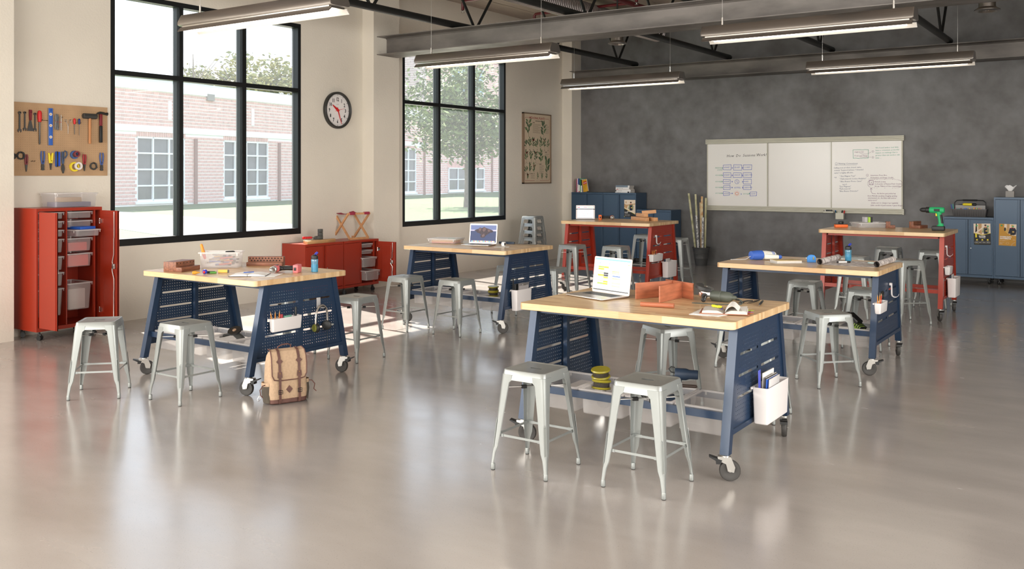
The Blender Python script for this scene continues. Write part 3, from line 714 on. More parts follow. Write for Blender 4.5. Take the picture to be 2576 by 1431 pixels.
def make_table(Ht, mtl, zb_leg, ht, hb, slots, label):
    t = thing('workshop_table', label, 'table')
    L, W, T = .76, .53, .046
    top = MB(); r = .035
    o = lambda i, z: [(x, y, z) for x, y in rrect(L-i, W-i, r-i, 4)]
    top.loft([o(.003, Ht-T), o(0, Ht-T+.003), o(0, Ht-.003), o(.003, Ht)])
    part('tabletop', top, M_wood, t)
    zt = Ht-T
    def Y(z): return ht+(hb-ht)*(zt-z)/(zt-zb_leg)
    def leg(sx, sy):
        m = MB(); xo, xi = .74, .685; k = .052
        m.loft([[(sx*xi, sy*(Y(z)-k), z), (sx*xo, sy*(Y(z)-k), z), (sx*xo, sy*Y(z), z), (sx*xi, sy*Y(z), z)] for z in (zb_leg, zt)])
        return m
    for sx in (-1, 1):
        for sy in (-1, 1):
            part('leg', leg(sx, sy), mtl, t, 0)
        pm = end_panel(.268, zt, Y(.268)-.05, Y(zt)-.05, slots, mtl)
        q = part('perforated_panel', pm, mtl, t, 0, loc=(sx*.728, 0, 0))
        sm = q.modifiers.new('sheet', 'SOLIDIFY'); sm.thickness = .002; sm.offset = 0
        part('panel_post', MB().box(sx*.70-.016, sx*.70+.016, -.018, .018, .29, zt), mtl, t, 0)
        part('bottom_flange', MB().box(sx*.735-.006, sx*.735+.006, -Y(.28)+.04, Y(.28)-.04, .262, .292), mtl, t, 0)
        part('top_bracket', MB().box(sx*.70-.035, sx*.70+.03, -Y(zt)+.02, Y(zt)-.02, zt-.028, zt), mtl, t, 0)
    for y in (-.475, .0):
        part('rail', MB().box(-.70, .70, y-.014, y+.014, .335, .381), mtl, t, 0)
    part('apron', MB().box(-.70, .70, -ht+.02, -ht+.045, zt-.034, zt), mtl, t, 0)
    part('apron', MB().box(-.70, .70, ht-.045, ht-.02, zt-.034, zt), mtl, t, 0)
    R = .062
    fm = MB(); fm.lathe([(.026, zb_leg-.014), (.026, zb_leg-.004), (.02, zb_leg)], 14)
    for s in (-1, 1):
        fm.prism([(-.03, .118), (.045, .118), (.04, .10), (-.002, .085), (-.02+.008, .05), (-.045, .045), (-.052, .07)], s*.021-.0015, s*.021+.0015, 'y', T=Matrix.Diagonal((1.05, 1, 1.2, 1)))
    fm.box(-.03, .045, -.022, .022, .138, .144); fm.cyl((-.025, -.026, R), (-.025, .026, R), .006, n=8)
    fork = fm.mesh('caster_fork', [M_zinc])
    wm = MB(T=tr(-.025, 0, R) @ rot('X', 90)); wm.lathe([(.035, -.013), (.046, -.0175), (.058, -.016), (R, -.008), (R, .008), (.058, .016), (.046, .0175), (.035, .013)], 24, 0)
    wm.lathe([(.0, -.011), (.02, -.0115), (.0345, -.0105), (.0345, .0105), (.02, .0115), (.0, .011)], 20, 1)
    wheel = wm.mesh('wheel', [M_tyre, M_zinc])
    bm_ = MB().prism([(.02, .124), (.05, .132), (.092, .145), (.095, .139), (.055, .118), (.055, .10), (.03, .10)], -.024, .024, 'y').mesh('brake_lever', [M_black_pl], 0)
    return t, fork, wheel, bm_, Y(zb_leg)-.026
def casters(t, fork, wheel, brake, yc, rots):
    for (sx, sy), a in zip(((1, -1), (1, 1), (-1, -1), (-1, 1)), rots):
        q = part('caster', fork, None, t); q.location = (sx*.712, sy*yc, 0); q.rotation_euler.z = math.radians(a)
        part('wheel', wheel, None, q); part('brake_lever', brake, None, q)
slB = (.4575, .587, .7165); slR = (.4865, .6165, .7465, .8765)
TABLES = {}
for key, cx_, cy_, red, rots, lb in (
    ('F', -2.73, 5.72, 0, (205, 285, 200, 170), 'large front worktable with navy frame and butcher block top holding an open laptop'),
    ('L', -6.70, 5.52, 0, (20, 15, 235, 160), 'worktable at the left with navy frame, headphones hung on its end panel'),
    ('M', -6.70, 9.08, 0, (215, 300, 215, 150), 'navy framed worktable in the middle background with the island-wallpaper laptop'),
    ('R', -2.70, 9.17, 0, (20, 290, 210, 150), 'navy framed worktable at the right with unrolled drawings on top'),
    ('RL', -6.69, 12.765, 1, (210, 280, 230, 150), 'tall orange-red framed table at the left back, holding a tablet'),
    ('RR', -2.74, 12.77, 1, (295, 285, 290, 150), 'tall orange-red framed table at the right back, holding a green drill')):
    if red: t, f, w, b, yc = make_table(1.08, M_red, .154, .40, .532, slR, lb)
    else: t, f, w, b, yc = make_table(.93, M_navy, .154, .41, .565, slB, lb)
    t.location = (cx_, cy_, 0); t['group'] = 'worktables on casters'
    casters(t, f, w, b, yc, rots); TABLES[key] = t

# ---------------------------------------------------------------- trays
def tray_parts(L, W, H, r=.02):
    """open tray: L along x, W along y, origin at its base centre"""
    hx, hy = L/2, W/2; i = min(.014+H*.05, .028)
    lo = lambda k, z, rr=r: [(x, y, z) for x, y in rrect(hx-k, hy-k, rr, 3)]
    b = MB().loft([lo(i+.004, .0), lo(i, .004), lo(.014, H-.004), lo(.0165, H-.004), lo(i+.003, .006), lo(i+.006, .0045)], 0)
    rim = MB().loft([lo(.014, H-.012), lo(.0, H-.012), lo(.0, H-.001), lo(.0015, H), lo(.0165, H), lo(.0165, H-.012), lo(.014, H-.012)], 0, False, False)
    for sx in (-1, 1):
        for sy in (-1, 1): rim.bbox(sx*(hx-.03)-.006, sx*(hx-.03)+.006, sy*hy-.004, sy*hy+.002, H-.035, H-.01, .002)
    return b.mesh('tray_body', [M_tray]), rim.mesh('tray_rim', [M_tray2])
_tp = {}
def tray(label, loc, rz, L, W, H, group=None, rim_label=None):
    key = (L, W, H)
    if key not in _tp: _tp[key] = tray_parts(L, W, H)
    t = thing('storage_tray', label, 'tray', loc, rz, group)
    part('tray_body', _tp[key][0], None, t); part('tray_rim', _tp[key][1], None, t)
    return t
pos = ['leftmost', 'second from the left', 'third from the left', 'rightmost']
for key, nm in (('F', 'front'), ('L', 'left'), ('M', 'middle'), ('R', 'right')):
    x0, y0 = TABLES[key].location.x, TABLES[key].location.y
    for i in range(4):
        tray('clear tray, %s of four hung under the %s blue table' % (pos[i], nm), (x0-.513+.342*i, y0-.24, .385-.165+.006), 0, .333, .445, .165, 'trays under the %s blue table' % nm)
# ---------------------------------------------------------------- cabinets
def cabinet(label, loc, rz, H, mtl, group, angL=0, angR=0, lock=True, div=False, D=.48, rod=False):
    """front face on local -y at y=0, left edge at x=0"""
    t = thing('steel_cabinet', label, 'cabinet', loc, rz, group); W = .756; zb = .10; s = .018
    b = MB()
    b.box(0, s, 0, D, zb, H); b.box(W-s, W, 0, D, zb, H); b.box(s, W-s, D-s, D, zb, H); b.box(s, W-s, 0, D-s, H-.034, H); b.box(s, W-s, 0, D-s, zb, zb+.04)
    if div:
        b.box(.338, .352, .015, D-s, zb+.04, H-.034); b.box(W-.085, W-.07, .02, .05, zb+.04, H-.034)
    part('body', b, mtl, t, 0)
    z0, z1 = zb+.045, H-.038; w = .349
    for side, ang in ((0, angL), (1, angR)):
        d = MB(); sg = 1 if side == 0 else -1
        X = lambda a, c: sorted((sg*a, sg*c))
        a, c = X(.0, w-.028); d.bbox(a, c, -.002, .014, z0, z1, .002)
        a, c = X(w-.028, w); d.box(a, c, .006, .014, z0, z1)
        a, c = X(w-.005, w); d.box(a, c, -.002, .014, z0, z1)
        if not ang:
            a, c = X(w, w+.012); d.box(a, c, .004, .012, z0, z1)
        if ang: a, c = X(.09, w-.08); d.bbox(a, c, .014, .022, z0+.05, z1-.05, .006)
        q = part('door', d, mtl, t, 20); q.location = (s+.002 if side == 0 else W-s-.002, -.001 if not ang else -.016, 0); q.rotation_euler.z = math.radians(-ang if side == 0 else ang)
        if side == 1 and lock and not ang: part('lock', MB().cyl((-w+.035, -.008, (z0+z1)/2-.02), (-w+.035, 0, (z0+z1)/2-.02), .008, n=12), M_chrome, q)
        if ang and rod:
            zm = (z0+z1)/2; h = (z1-z0)/2; m = MB(); xx = sg*(w-.055)
            m.tube([(xx, .03, z0+.02), (xx, .03, zm-h*.45), (xx+sg*.004, .03, zm-h*.42), (xx+sg*.004, .03, zm-h*.22), (xx-sg*.03, .03, zm-h*.08), (xx-sg*.03, .03, zm), (xx-sg*.012, .03, zm+.01), (xx-sg*.028, .03, zm+.05), (xx, .03, zm+h*.22), (xx, .03, zm+h*.5), (xx+sg*.006, .03, zm+h*.52), (xx+sg*.006, .03, z1-.01)], .0055, 6)
            part('locking_rod', m, M_zinc, q); part('latch', MB().bbox(xx-.018, xx+.018, .02, .045, zm-.025, zm+.03, .004), M_zinc, q)
        if ang:
            for z in (z0+.12, z1-.12): part('hinge', MB().box(*X(-.002, .045), .016, .024, z-.022, z+.022).cyl((0, .02, z-.03), (0, .02, z+.03), .007, n=8), M_chrome, q)
    cw = MB(); cw.cyl((-.021, 0, .027), (-.004, 0, .027), .027, n=16); cw.cyl((.004, 0, .027), (.021, 0, .027), .027, n=16); cw.bbox(-.012, .012, -.02, .025, .03, .068, .006); cw.cyl((0, .01, .06), (0, .01, zb), .012, n=8)
    cme = cw.mesh('twin_wheel_caster', [M_black_pl])
    for x, y, a in ((.07, .06, 20), (W-.07, .06, -15), (.07, D-.07, 60), (W-.07, D-.07, 10)):
        q = part('twin_wheel_caster', cme, None, t); q.location = (x, y, 0); q.rotation_euler.z = math.radians(a)
    return t
XF = -9.8
cabinet('tall orange-red steel cabinet with both doors open, left of the big window', (XF, 5.29, 0), 90, 1.43, M_red, 'orange-red steel cabinets', 90, 90, div=True, rod=True)
cabinet('low orange-red cabinet with closed doors, under pine offcuts and corner clamp', (XF, 9.145, 0), 90, .80, M_red, 'orange-red steel cabinets')
cabinet('low orange-red cabinet under the folding stool, right door open on white trays', (XF, 9.912, 0), 90, .80, M_red, 'orange-red steel cabinets', 0, 93, div=True, rod=True)
BC = 'blue steel cabinets along the dark wall'
YF = 16.86
cabinet('tall blue cabinet under the upright books, in the wall corner', (-9.985, YF, 0), 0, 1.42, M_navy2, BC)
cabinet('tall blue cabinet with a workshop poster on its door, under the book stack', (-9.222, YF, 0), 0, 1.42, M_navy2, BC, lock=False)
cabinet('medium blue cabinet right of the tall pair, beside the bin of drawing rolls', (-8.455, YF, 0), 0, 1.085, M_navy2, BC)
cabinet('medium blue cabinet at the right under the tool caddy, black poster on its door', (-2.745, YF, 0), 0, 1.09, M_navy2, BC)
cabinet('tall blue cabinet at the right edge under the tissue box, with orange poster', (-1.985, YF, 0), 0, 1.425, M_navy2, BC, lock=False)

def ctray(col, z, H, out_, label, y0=5.29, grp='trays in the open tall red cabinet'):
    yc = y0+(.018+.338)/2 if col == 0 else y0+(.352+.671)/2
    return tray(label, (XF-.235+out_, yc, z-H), 0, .427, .308, H, grp)
for z, H, o, lb in ((1.383, .075, 0, 'shallow tray at the very top of the right column'), (1.283, .075, 0, 'shallow tray second from the top of the right column'), (1.187, .075, .16, 'shallow tray pulled out with blue book on it'),
                    (1.087, .15, 0, 'deep tray holding a red folder'), (.915, .15, 0, 'deep tray full of red paper, above the empty space'), (.585, .30, 0, 'very deep clear tray at the bottom of the right column')):
    ctray(1, z, H, o, lb+' in the tall red cabinet')
for z, H, o, lb in ((1.383, .075, 0, 'topmost shallow tray'), (1.283, .075, 0, 'second shallow tray'), (1.187, .075, 0, 'third shallow tray'), (1.087, .15, 0, 'uppermost deep tray'), (.895, .15, 0, 'middle deep tray'), (.72, .15, 0, 'lowest of the deep trays'), (.545, .30, 0, 'very deep tray at bottom')):
    ctray(0, z, H, o, lb+' of the left column, behind the tall red cabinet door')
# contents of the trays
single('blue_book', 'blue book lying on the pulled out tray of the tall red cabinet', 'book', MB().bbox(-.13, .13, -.10, .10, 0, .03, .003), Blu, (-9.83, 5.80, 1.188), 8)
single('red_folder', 'red folder inside the deep tray below the pulled out one', 'folder', MB().box(-.15, .15, -.11, .11, 0, .09), P('red_card', (226, 92, 84), .7), (-10.03, 5.80, .944))
single('paper_stack', 'stack of red paper in the deep tray above the empty cabinet space', 'paper', MB().box(-.16, .16, -.12, .12, 0, .12), P('red_card', (226, 92, 84), .7), (-10.03, 5.80, .772))
single('paper_stack', 'white paper and cards standing in the bottom deep tray', 'paper', MB().box(-.12, .12, -.1, .1, 0, .22), P('pale_card', (214, 204, 200), .7), (-10.02, 5.80, .292))
for z, H, o, lb in ((.735, .062, 0, 'top shallow tray'), (.635, .062, 0, 'second shallow tray'), (.53, .15, .085, 'deep tray pulled slightly out'), (.335, .15, .15, 'lowest deep tray pulled furthest out')):
    ctray(1, z, H, o, 'white '+lb+' in the low red cabinet', 9.912, 'trays in the low red cabinet')

# storage box on the tall cabinet
tray('long frosted storage box on top of the tall red cabinet', (-10.05, 5.80, 1.431), 90, .52, .33, .16)
single('blue_folder', 'dark blue folder inside the storage box on the tall red cabinet', 'folder', MB().box(-.1, .1, -.2, .2, 0, .05), P('slate_card', (70, 80, 128), .7), (-10.05, 5.80, 1.437))
single('cardboard_box', 'small tan carton inside the storage box on the tall red cabinet', 'box', MB().bbox(-.07, .07, -.12, .12, 0, .05, .004), P('tan_card', (196, 160, 112), .8), (-10.05, 5.79, 1.489))

# folding camp stool on the low cabinet
t = thing('folding_stool', 'wooden folding camp stool with crimson canvas seat on the low red cabinet', 'stool', (-10.14, 10.42, .80), -8)
bm_ = lambda a, b, w=.022, d=.030: None
def bar(m, a, b, w, d, mm=0):
    a = Vector(a); b = Vector(b); v = (b-a).normalized(); s = Vector((0, 1, 0)) if abs(v.y) < .9 else Vector((1, 0, 0)); u = v.cross(s).normalized(); s = u.cross(v)
    m.loft([[tuple(p+u*i*w/2+s*j*d/2) for i, j in ((1, 1), (-1, 1), (-1, -1), (1, -1))] for p in (a, b)], mm)
for sgn, yo in ((1, .205), (-1, .18)):
    for e in (-1, 1):
        m = MB(); bar(m, (-sgn*.19, e*yo, .012), (sgn*.19, e*yo, .40), .03, .022); part('leg', m, M_pine2, t, 0)
    m = MB(); bar(m, (-sgn*.19, -yo, .015), (-sgn*.19, yo, .015), .03, .028); part('bottom_rail', m, M_pine2, t, 0)
    m = MB(); bar(m, (sgn*.19, -yo, .395), (sgn*.19, yo, .395), .03, .028); part('top_rail', m, M_pine2, t, 0)
m = MB()
for e in (-1, 1):
    m.loft([[(x, e*.14+w*.05, .415-.035*(1-(x/.2)**2)+h) for w, h in ((-1, 0), (1, 0), (1, .004), (-1, .004))] for x in [-.2+.05*k for k in range(9)]])
    for s in (-1, 1): m.bbox(s*.195-.02, s*.195+.02, e*.14-.05, e*.14+.05, .378, .419, .006)
part('canvas_seat', m, P('crimson_canvas', (158, 48, 72), .85, bump=.3, bscale=300), t)
# offcuts and clamp
for i, (x, y, r, L, lb) in enumerate(((-9.86, 9.36, 92, .30, 'nearest pine offcut'), (-9.95, 9.50, 84, .42, 'middle pine offcut'), (-9.90, 9.66, 100, .36, 'long pine offcut at the right'))):
    single('wood_offcut', lb+' lying on the low red cabinet', 'wood', MB().bbox(-L/2, L/2, -.03, .03, 0, .045, .002), M_pine, (x, y, .80+(0 if i != 1 else .0)), r, 'pine offcuts on the low red cabinet')
t = thing('corner_clamp', 'dark grey clamp with red ribbed handle on the pine offcuts', 'clamp', (-9.97, 9.56, .846), 70)
part('body', MB().bbox(-.03, .06, -.035, .035, 0, .05, .004).bbox(.0, .06, -.03, .03, .05, .10, .003).bbox(.0, .06, -.03, .03, .102, .15, .003).prism([(-.07, 0), (-.03, 0), (-.03, .05), (-.05, .045)], -.03, .03, 'y'), P('clamp_grey', (74, 72, 68), .5), t)
part('screw', MB().cyl((-.10, 0, .03), (-.05, 0, .03), .008, n=10), M_chrome, t)
part('handle', MB().lathe([(.013, 0)]+[(r, .01+.022*k+.008*j) for k in range(5) for j, r in ((0, .019), (1, .014))]+[(.02, .125), (.02, .14), (.008, .15)], 14, T=tr(-.10, 0, .03) @ rot('Y', -90)), Rd, t)

# ---------------------------------------------------------------- books
def book(name, label, loc, size, cover, rz=0, lean=0, spine=None, txt=None, tcol=None, group=None, flat=False, fs=None):
    """upright: spine faces -y; flat: lies with the spine to -y"""
    w, d, h = size
    t = thing(name, label, 'book', loc, rz, group, ry=lean)
    c = MB(); k = .003
    if flat:
        c.box(-w/2, w/2, 0, d, 0, k); c.box(-w/2, w/2, 0, d, h-k, h); c.box(-w/2, w/2, 0, k, k, h-k); p = MB().box(-w/2+k, w/2-k, k, d-k, k, h-k)
    else:
        c.box(0, k, 0, d, 0, h); c.box(w-k, w, 0, d, 0, h); c.box(k, w-k, 0, k, 0, h); p = MB().box(k, w-k, k, d-k, k, h-k)
    part('cover', c, cover, t, 0); part('pages', p, M_paper2, t, 0)
    for a, b, z0, z1, mm in (spine or ()):
        part('spine_band', MB().box(a, b, -.0006, .0004, z0, z1), mm, t, 0)
    if txt:
        m = MB()
        T = tr(-w*.42, -.0009, h*.25) @ rot('X', 90) if flat else tr(w/2+.004, -.0009, h*.3) @ rot('X', 90) @ rot('Z', 90)
        text_add(m, txt, fs or (h*.55 if flat else w*.7), T); part('title', m, tcol or Ink, t, 0)
    return t
W_ = P('white_cover', (236, 234, 232), .5)
bx = -9.90; zt = 1.421; gB_ = 'books standing on the tall blue cabinet'
for w, h, cov, lb, sp, tx in ((.012, .275, P('magenta_cover', (206, 50, 130)), 'thin magenta book at the left end of the standing row', None, None),
      (.030, .29, W_, 'white book with a blue upper spine, second in the standing row', ((.016, .03, .17, .29, Blu),), 'WORKSHOP'),
      (.030, .29, W_, 'white book with navy and red spine blocks in the standing row', ((0, .03, .15, .29, Nvy_i), (.003, .027, 0, .02, Rd)), None),
      (.014, .29, Grn, 'thin bright green book in the standing row', None, None),
      (.028, .28, W_, 'white book with black upper spine, right before the yellow one', ((0, .028, .14, .27, Ink),), None)):
    book('book', lb+' on the blue cabinet', (bx, 16.93, zt), (w, .21, h), cov, spine=sp, txt=tx, tcol=Ink, group=gB_, fs=.018); bx += w+.003
t = thing('book', 'yellow paperback leaning against the standing row on the blue cabinet', 'book', (-9.715, 16.90, zt+.002), -14, None, ry=-12)
part('cover', MB().bbox(0, .135, 0, .028, 0, .255, .002), P('yellow_cover', (222, 170, 48), .5), t)
part('pages', MB().box(.1325, .136, .003, .025, .003, .252), M_paper2, t, 0)
m = MB().bbox(.03, .13, -.001, .001, .155, .215, .0004); part('title_box', m, Rd, t)
m = MB(); text_add(m, 'PLAN', .034, tr(.038, -.0022, .172) @ rot('X', 90), bold=.001); part('title', m, M_paper, t, 0)
m = MB()
for k, s in enumerate(('THE WORKSHOP', 'HANDBOOK', '101 ideas')): text_add(m, s, .014, tr(.03, -.001, .12-.03*k) @ rot('X', 90))
part('subtitle', m, Ink, t, 0)
gS = 'books lying in the stack on the blue cabinet'
zz = zt
for w, d, h, dx, cov, tx, lb, sp in ((.34, .21, .024, .0, W_, 'MODERN HOUSE', 'bottom book of the stack, white with a dark spine patch', ((.11, .15, 0, .024, Ink),)),
       (.32, .21, .034, .03, W_, 'FURNITURE', 'second book from the bottom of the stack, thick and white', None),
       (.335, .20, .014, .0, P('cream_cover', (226, 218, 210)), '', 'thin cream book with red mark in the middle of the stack', ((-.14, -.105, 0.002, .012, Rd),)),
       (.31, .21, .036, -.012, W_, 'ARCHITECTURE', 'fourth book up the stack, white with grey lettering', None),
       (.32, .21, .038, -.002, P('slate_cover', (122, 140, 156)), 'WOODWORKING', 'topmost book of the stack, slate blue with a white end', ((.12, .158, 0, .038, W_),))):
    book('book', lb+', on the blue cabinet', (-8.80+dx*.6, 16.92, zz), (w, d, h), cov, spine=sp, txt=tx, flat=True, group=gS, tcol=P('grey_ink', (90, 90, 96)), rz=dx*60); zz += h+.0008

# ---------------------------------------------------------------- flat posters on cabinets, framed chart, whiteboard, clock
def fig(m, cx, cz, s, shirt, apron, T, hat=None):
    """printed worker: head, hair, torso, arms"""
    def ell(x, z, rx, rz_, mi, lift): m.add([(x+rx*math.cos(2*PI*i/14), lift, z+rz_*math.sin(2*PI*i/14)) for i in range(14)], [tuple(range(14))], mi, T)
    def pol(pts, mi, lift): m.add([(x, lift, z) for x, z in pts], [tuple(range(len(pts)))], mi, T)
    pol([(cx-.26*s, cz+.30*s), (cx-.36*s, cz-.1*s), (cx-.44*s, cz-.3*s), (cx+.36*s, cz-.45*s), (cx+.42*s, cz+.05*s), (cx+.28*s, cz+.32*s), (cx, cz+.38*s)], shirt, -.0010)
    pol([(cx-.13*s, cz+.28*s), (cx-.2*s, cz-.5*s), (cx+.24*s, cz-.5*s), (cx+.16*s, cz+.28*s), (cx+.02*s, cz+.16*s)], apron, -.0013)
    ell(cx, cz+.5*s, .12*s, .15*s, 3, -.0016); ell(cx, cz+.6*s, .13*s, .09*s, 4 if hat is None else hat, -.0018)
    ell(cx-.1*s, cz+.32*s, .05*s, .06*s, 5, -.0018); ell(cx+.1*s, cz+.32*s, .05*s, .06*s, 5, -.0018)
    ell(cx+.1*s, cz-.12*s, .12*s, .08*s, 6, -.0019)
def poster(label, x0, z0, w, h, tilt, build):
    t = thing('poster', label, 'poster', (x0, YF-.0045, z0), 0, None, ry=tilt)
    part('sheet', MB().box(0, w, -.0003, .0003, 0, h), build['bg'], t, 0)
    m = MB(); build['f'](m); part('print', m, build['mats'], t, 0)
    return t
Sk = P('print_skin', (222, 176, 146), .7); Hr = P('print_hair', (48, 34, 28), .7); Sage = P('print_sage', (150, 156, 112), .7); Nv = P('print_navy', (30, 38, 62), .7)
Crm = P('print_cream', (236, 218, 196), .7); Tan = P('print_tan', (198, 158, 110), .7); Gl = P('print_glove', (212, 176, 98), .7); Blk = P('print_black', (36, 36, 36), .6); Och = P('print_ochre', (200, 146, 52), .6)
PM = [Sage, Nv, Crm, Sk, Hr, Rd, Gl, Blk, Yel, M_paper, Tan, Och, Grn]
def pol(m, pts, mi, lift): m.add([(x, lift, z) for x, z in pts], [tuple(range(len(pts)))], mi)
def ell(m, x, z, rx, rz_, mi, lift): pol(m, [(x+rx*math.cos(2*PI*i/16), z+rz_*math.sin(2*PI*i/16)) for i in range(16)], mi, lift)
def p1(m):
    pol(m, [(0, .16), (.25, .05), (.25, .35), (0, .35)], 2, -.0005); pol(m, [(0, .24), (.25, .28), (.25, .26), (0, .22)], 10, -.0007); pol(m, [(.03, .28), (.05, .28), (.05, .32), (.03, .32)], 10, -.0008)
    pol(m, [(.0, .20), (.06, .17), (.08, .24), (.0, .27)], 10, -.0006)
    fig(m, .15, .21, .15, 0, 1, None)
    pol(m, [(0, 0), (.25, 0), (.25, .055), (.0, .175)], 7, -.0025); pol(m, [(0, .175), (0, .181), (.25, .061), (.25, .055)], 8, -.0027)
    pol(m, [(.07, .125), (.22, .10), (.22, .092), (.07, .115)], 9, -.0029)
    for k, s in enumerate(('POWER', 'TOOLS')): text_add(m, s, .021, tr(.012, -.003, .092-.017*k) @ rot('X', 90), 9, bold=.0006)
    for k in range(3): text_add(m, 'SAFE BUILD  MAKE LEARN', .010, tr(.012, -.003, .052-.017*k) @ rot('X', 90), 9)
    pol(m, [(0, 0), (.014, 0), (0, .022)], 8, -.003)
poster('workshop poster of an apron-wearing person, on the tall blue cabinet door', -8.73, .928, .25, .35, 0, dict(bg=Blk, f=p1, mats=PM))
def p2(m):
    w, h = .248, .348
    pol(m, [(0, .18), (w/2, .15), (w, .18), (w, h), (0, h)], 2, -.0005); pol(m, [(.02, .19), (.05, .19), (.05, h), (.035, h)], 4, -.0007); pol(m, [(.07, .2), (.12, .17), (.12, h), (.07, h)], 10, -.0006)
    fig(m, .175, .245, .13, 0, 1, None)
    pol(m, [(.012, .188), (.03, .18), (.17, .30), (.16, .31)], 2, -.0022); pol(m, [(.012, .188), (.16, .31), (.158, .313), (.01, .191)], 9, -.0024)
    pol(m, [(0, 0), (w, 0), (w, .19), (w/2, .158), (0, .19)], 7, -.0026); pol(m, [(0, .19), (0, .197), (w/2, .165), (w, .197), (w, .19), (w/2, .158)], 8, -.0028)
    pol(m, [(.022, .12), (.046, .12), (.046, .186), (.022, .186)], 8, -.0031)
    text_add(m, 'POWER', .028, tr(w/2, -.0032, .133) @ rot('X', 90), 9, align='CENTER', bold=.0012); text_add(m, 'TOOLS', .028, tr(w/2, -.0032, .111) @ rot('X', 90), 9, align='CENTER', bold=.0012)
    for k in range(3):
        ell(m, .045+.079*k, .083, .013, .013, 8, -.0031); text_add(m, '1', .014, tr(.0425+.079*k, -.0034, .078) @ rot('X', 90), 7)
        text_add(m, 'WORKSHOP', .0075, tr(.045+.079*k, -.0032, .060) @ rot('X', 90), 9, align='CENTER')
    for a in (((.012, .03), (.236, .03)), ((.012, .048), (.236, .048)), ((.012, .03), (.012, .048)), ((.236, .03), (.236, .048))): stroke(m, a, .0018, tr(0, -.0032, 0) @ rot('X', 90), 9)
    for k, s in enumerate(('SAFETY', 'BUILD', 'REPAIR', 'LEARN')): text_add(m, s, .009, tr(.025+.055*k, -.0032, .036) @ rot('X', 90), 9)
    text_add(m, '04.10.12  09:00', .009, tr(.014, -.0032, .014) @ rot('X', 90), 8)
t = poster('black and yellow POWER TOOLS poster on the medium blue cabinet at the right', -2.275, .638, .248, .348, -1.5, dict(bg=Blk, f=p2, mats=PM))
def p3(m):
    w, h = .248, .352
    pol(m, [(.075, h), (.07, .26), (.12, .20), (.2, .165), (w, .165), (w, h)], 2, -.0005); pol(m, [(.11, .22), (.15, .18), (.15, h), (.11, h)], 10, -.0006)
    fig(m, .19, .245, .14, 1, 7, None, 6); pol(m, [(.066, .30), (.10, .29), (.135, .21), (.12, .20), (.08, .235)], 6, -.0022); ell(m, .085, .265, .014, .03, 7, -.0024)
    pol(m, [(0, 0), (w, 0), (w, .165), (.19, .165), (.12, .19), (0, .2)], 11, -.0020)
    text_add(m, 'COMMUNITY', .028, tr(.014, -.0032, .132) @ rot('X', 90), 9, bold=.0014); text_add(m, 'GATHERING', .028, tr(.014, -.0032, .105) @ rot('X', 90), 9, bold=.0014)
    for k, s in enumerate(('A day of making for everyone', 'in the neighbourhood')): text_add(m, s, .011, tr(.014, -.0032, .086-.012*k) @ rot('X', 90), 2)
    for k, s in enumerate(('Open workshop', 'Saturday', 'Free entry')): text_add(m, s, .010, tr(.014, -.0032, .048-.013*k) @ rot('X', 90), 9)
    stroke(m, [(.235-.05*math.cos(a/8), .0+.055*math.sin(a/8)) for a in range(13)], .005, tr(0, -.0032, 0) @ rot('X', 90), 2)
    stroke(m, [(.125+.022*math.cos(a*.5), .04+.014*math.sin(a*.5)) for a in range(13)], .002, tr(0, -.0032, 0) @ rot('X', 90), 2, True)
    stroke(m, [(.20, .095), (.218, .105), (.236, .095)], .002, tr(0, -.0032, 0) @ rot('X', 90), 2, True)
poster('orange COMMUNITY GATHERING poster on the tall blue cabinet at the right edge', -1.914, .645, .248, .352, 1.2, dict(bg=Och, f=p3, mats=PM))
for x, z, lb in ((-2.235, .955, 'left magnet on the black and yellow poster'), (-2.072, .948, 'right magnet on the black and yellow poster'), (-1.872, .968, 'left magnet on the orange poster'), (-1.708, .955, 'right magnet on the orange poster')):
    single('round_magnet', 'green round '+lb, 'magnet', MB().lathe([(.012, 0), (.013, .003), (.010, .007), (0.001, .0075)], 16, T=rot('X', 90)), Grn, (x, YF-.009, z), 0, 'green magnets')

# framed plant chart on the window wall
t = thing('framed_chart', 'framed MEDICINAL PLANTS chart hanging right of the second window', 'picture', (XW+.001, 15.95, 2.33), 90)
hw, hh = .525, .72
f = MB()
for a, b, c, d in ((-hw, -hw+.022, -hh, hh), (hw-.022, hw, -hh, hh), (-hw, hw, -hh, -hh+.022), (-hw, hw, hh-.022, hh)): f.box(a, b, -.045, 0, c, d)
part('frame', f, P('brown_frame', (126, 104, 84), .5), t, 0)
part('chart_sheet', MB().box(-hw+.02, hw-.02, -.03, -.001, -hh+.02, hh-.02), P('chart_paper', (208, 190, 164), .7), t, 0)
m = MB(); T0 = tr(0, -.0306, 0) @ rot('X', 90); rnd = random.Random(4)
text_add(m, 'MEDICINAL PLANTS', .066, T0 @ tr(0, .60, 0), 1, align='CENTER', bold=.0012); text_add(m, 'AND MUSHROOM STUDIES', .028, T0 @ tr(.1, .555, 0), 0, align='CENTER', bold=.0006)
for s in (-1, 1): stroke(m, [(s*.30, .625), (s*.44, .625), (s*.47, .595), (s*.47, -.63), (s*.44, -.66), (s*.10, -.66)], .006, T0, 1)
text_add(m, 'plate one', .016, T0 @ tr(0, -.668, 0), 1, align='CENTER')
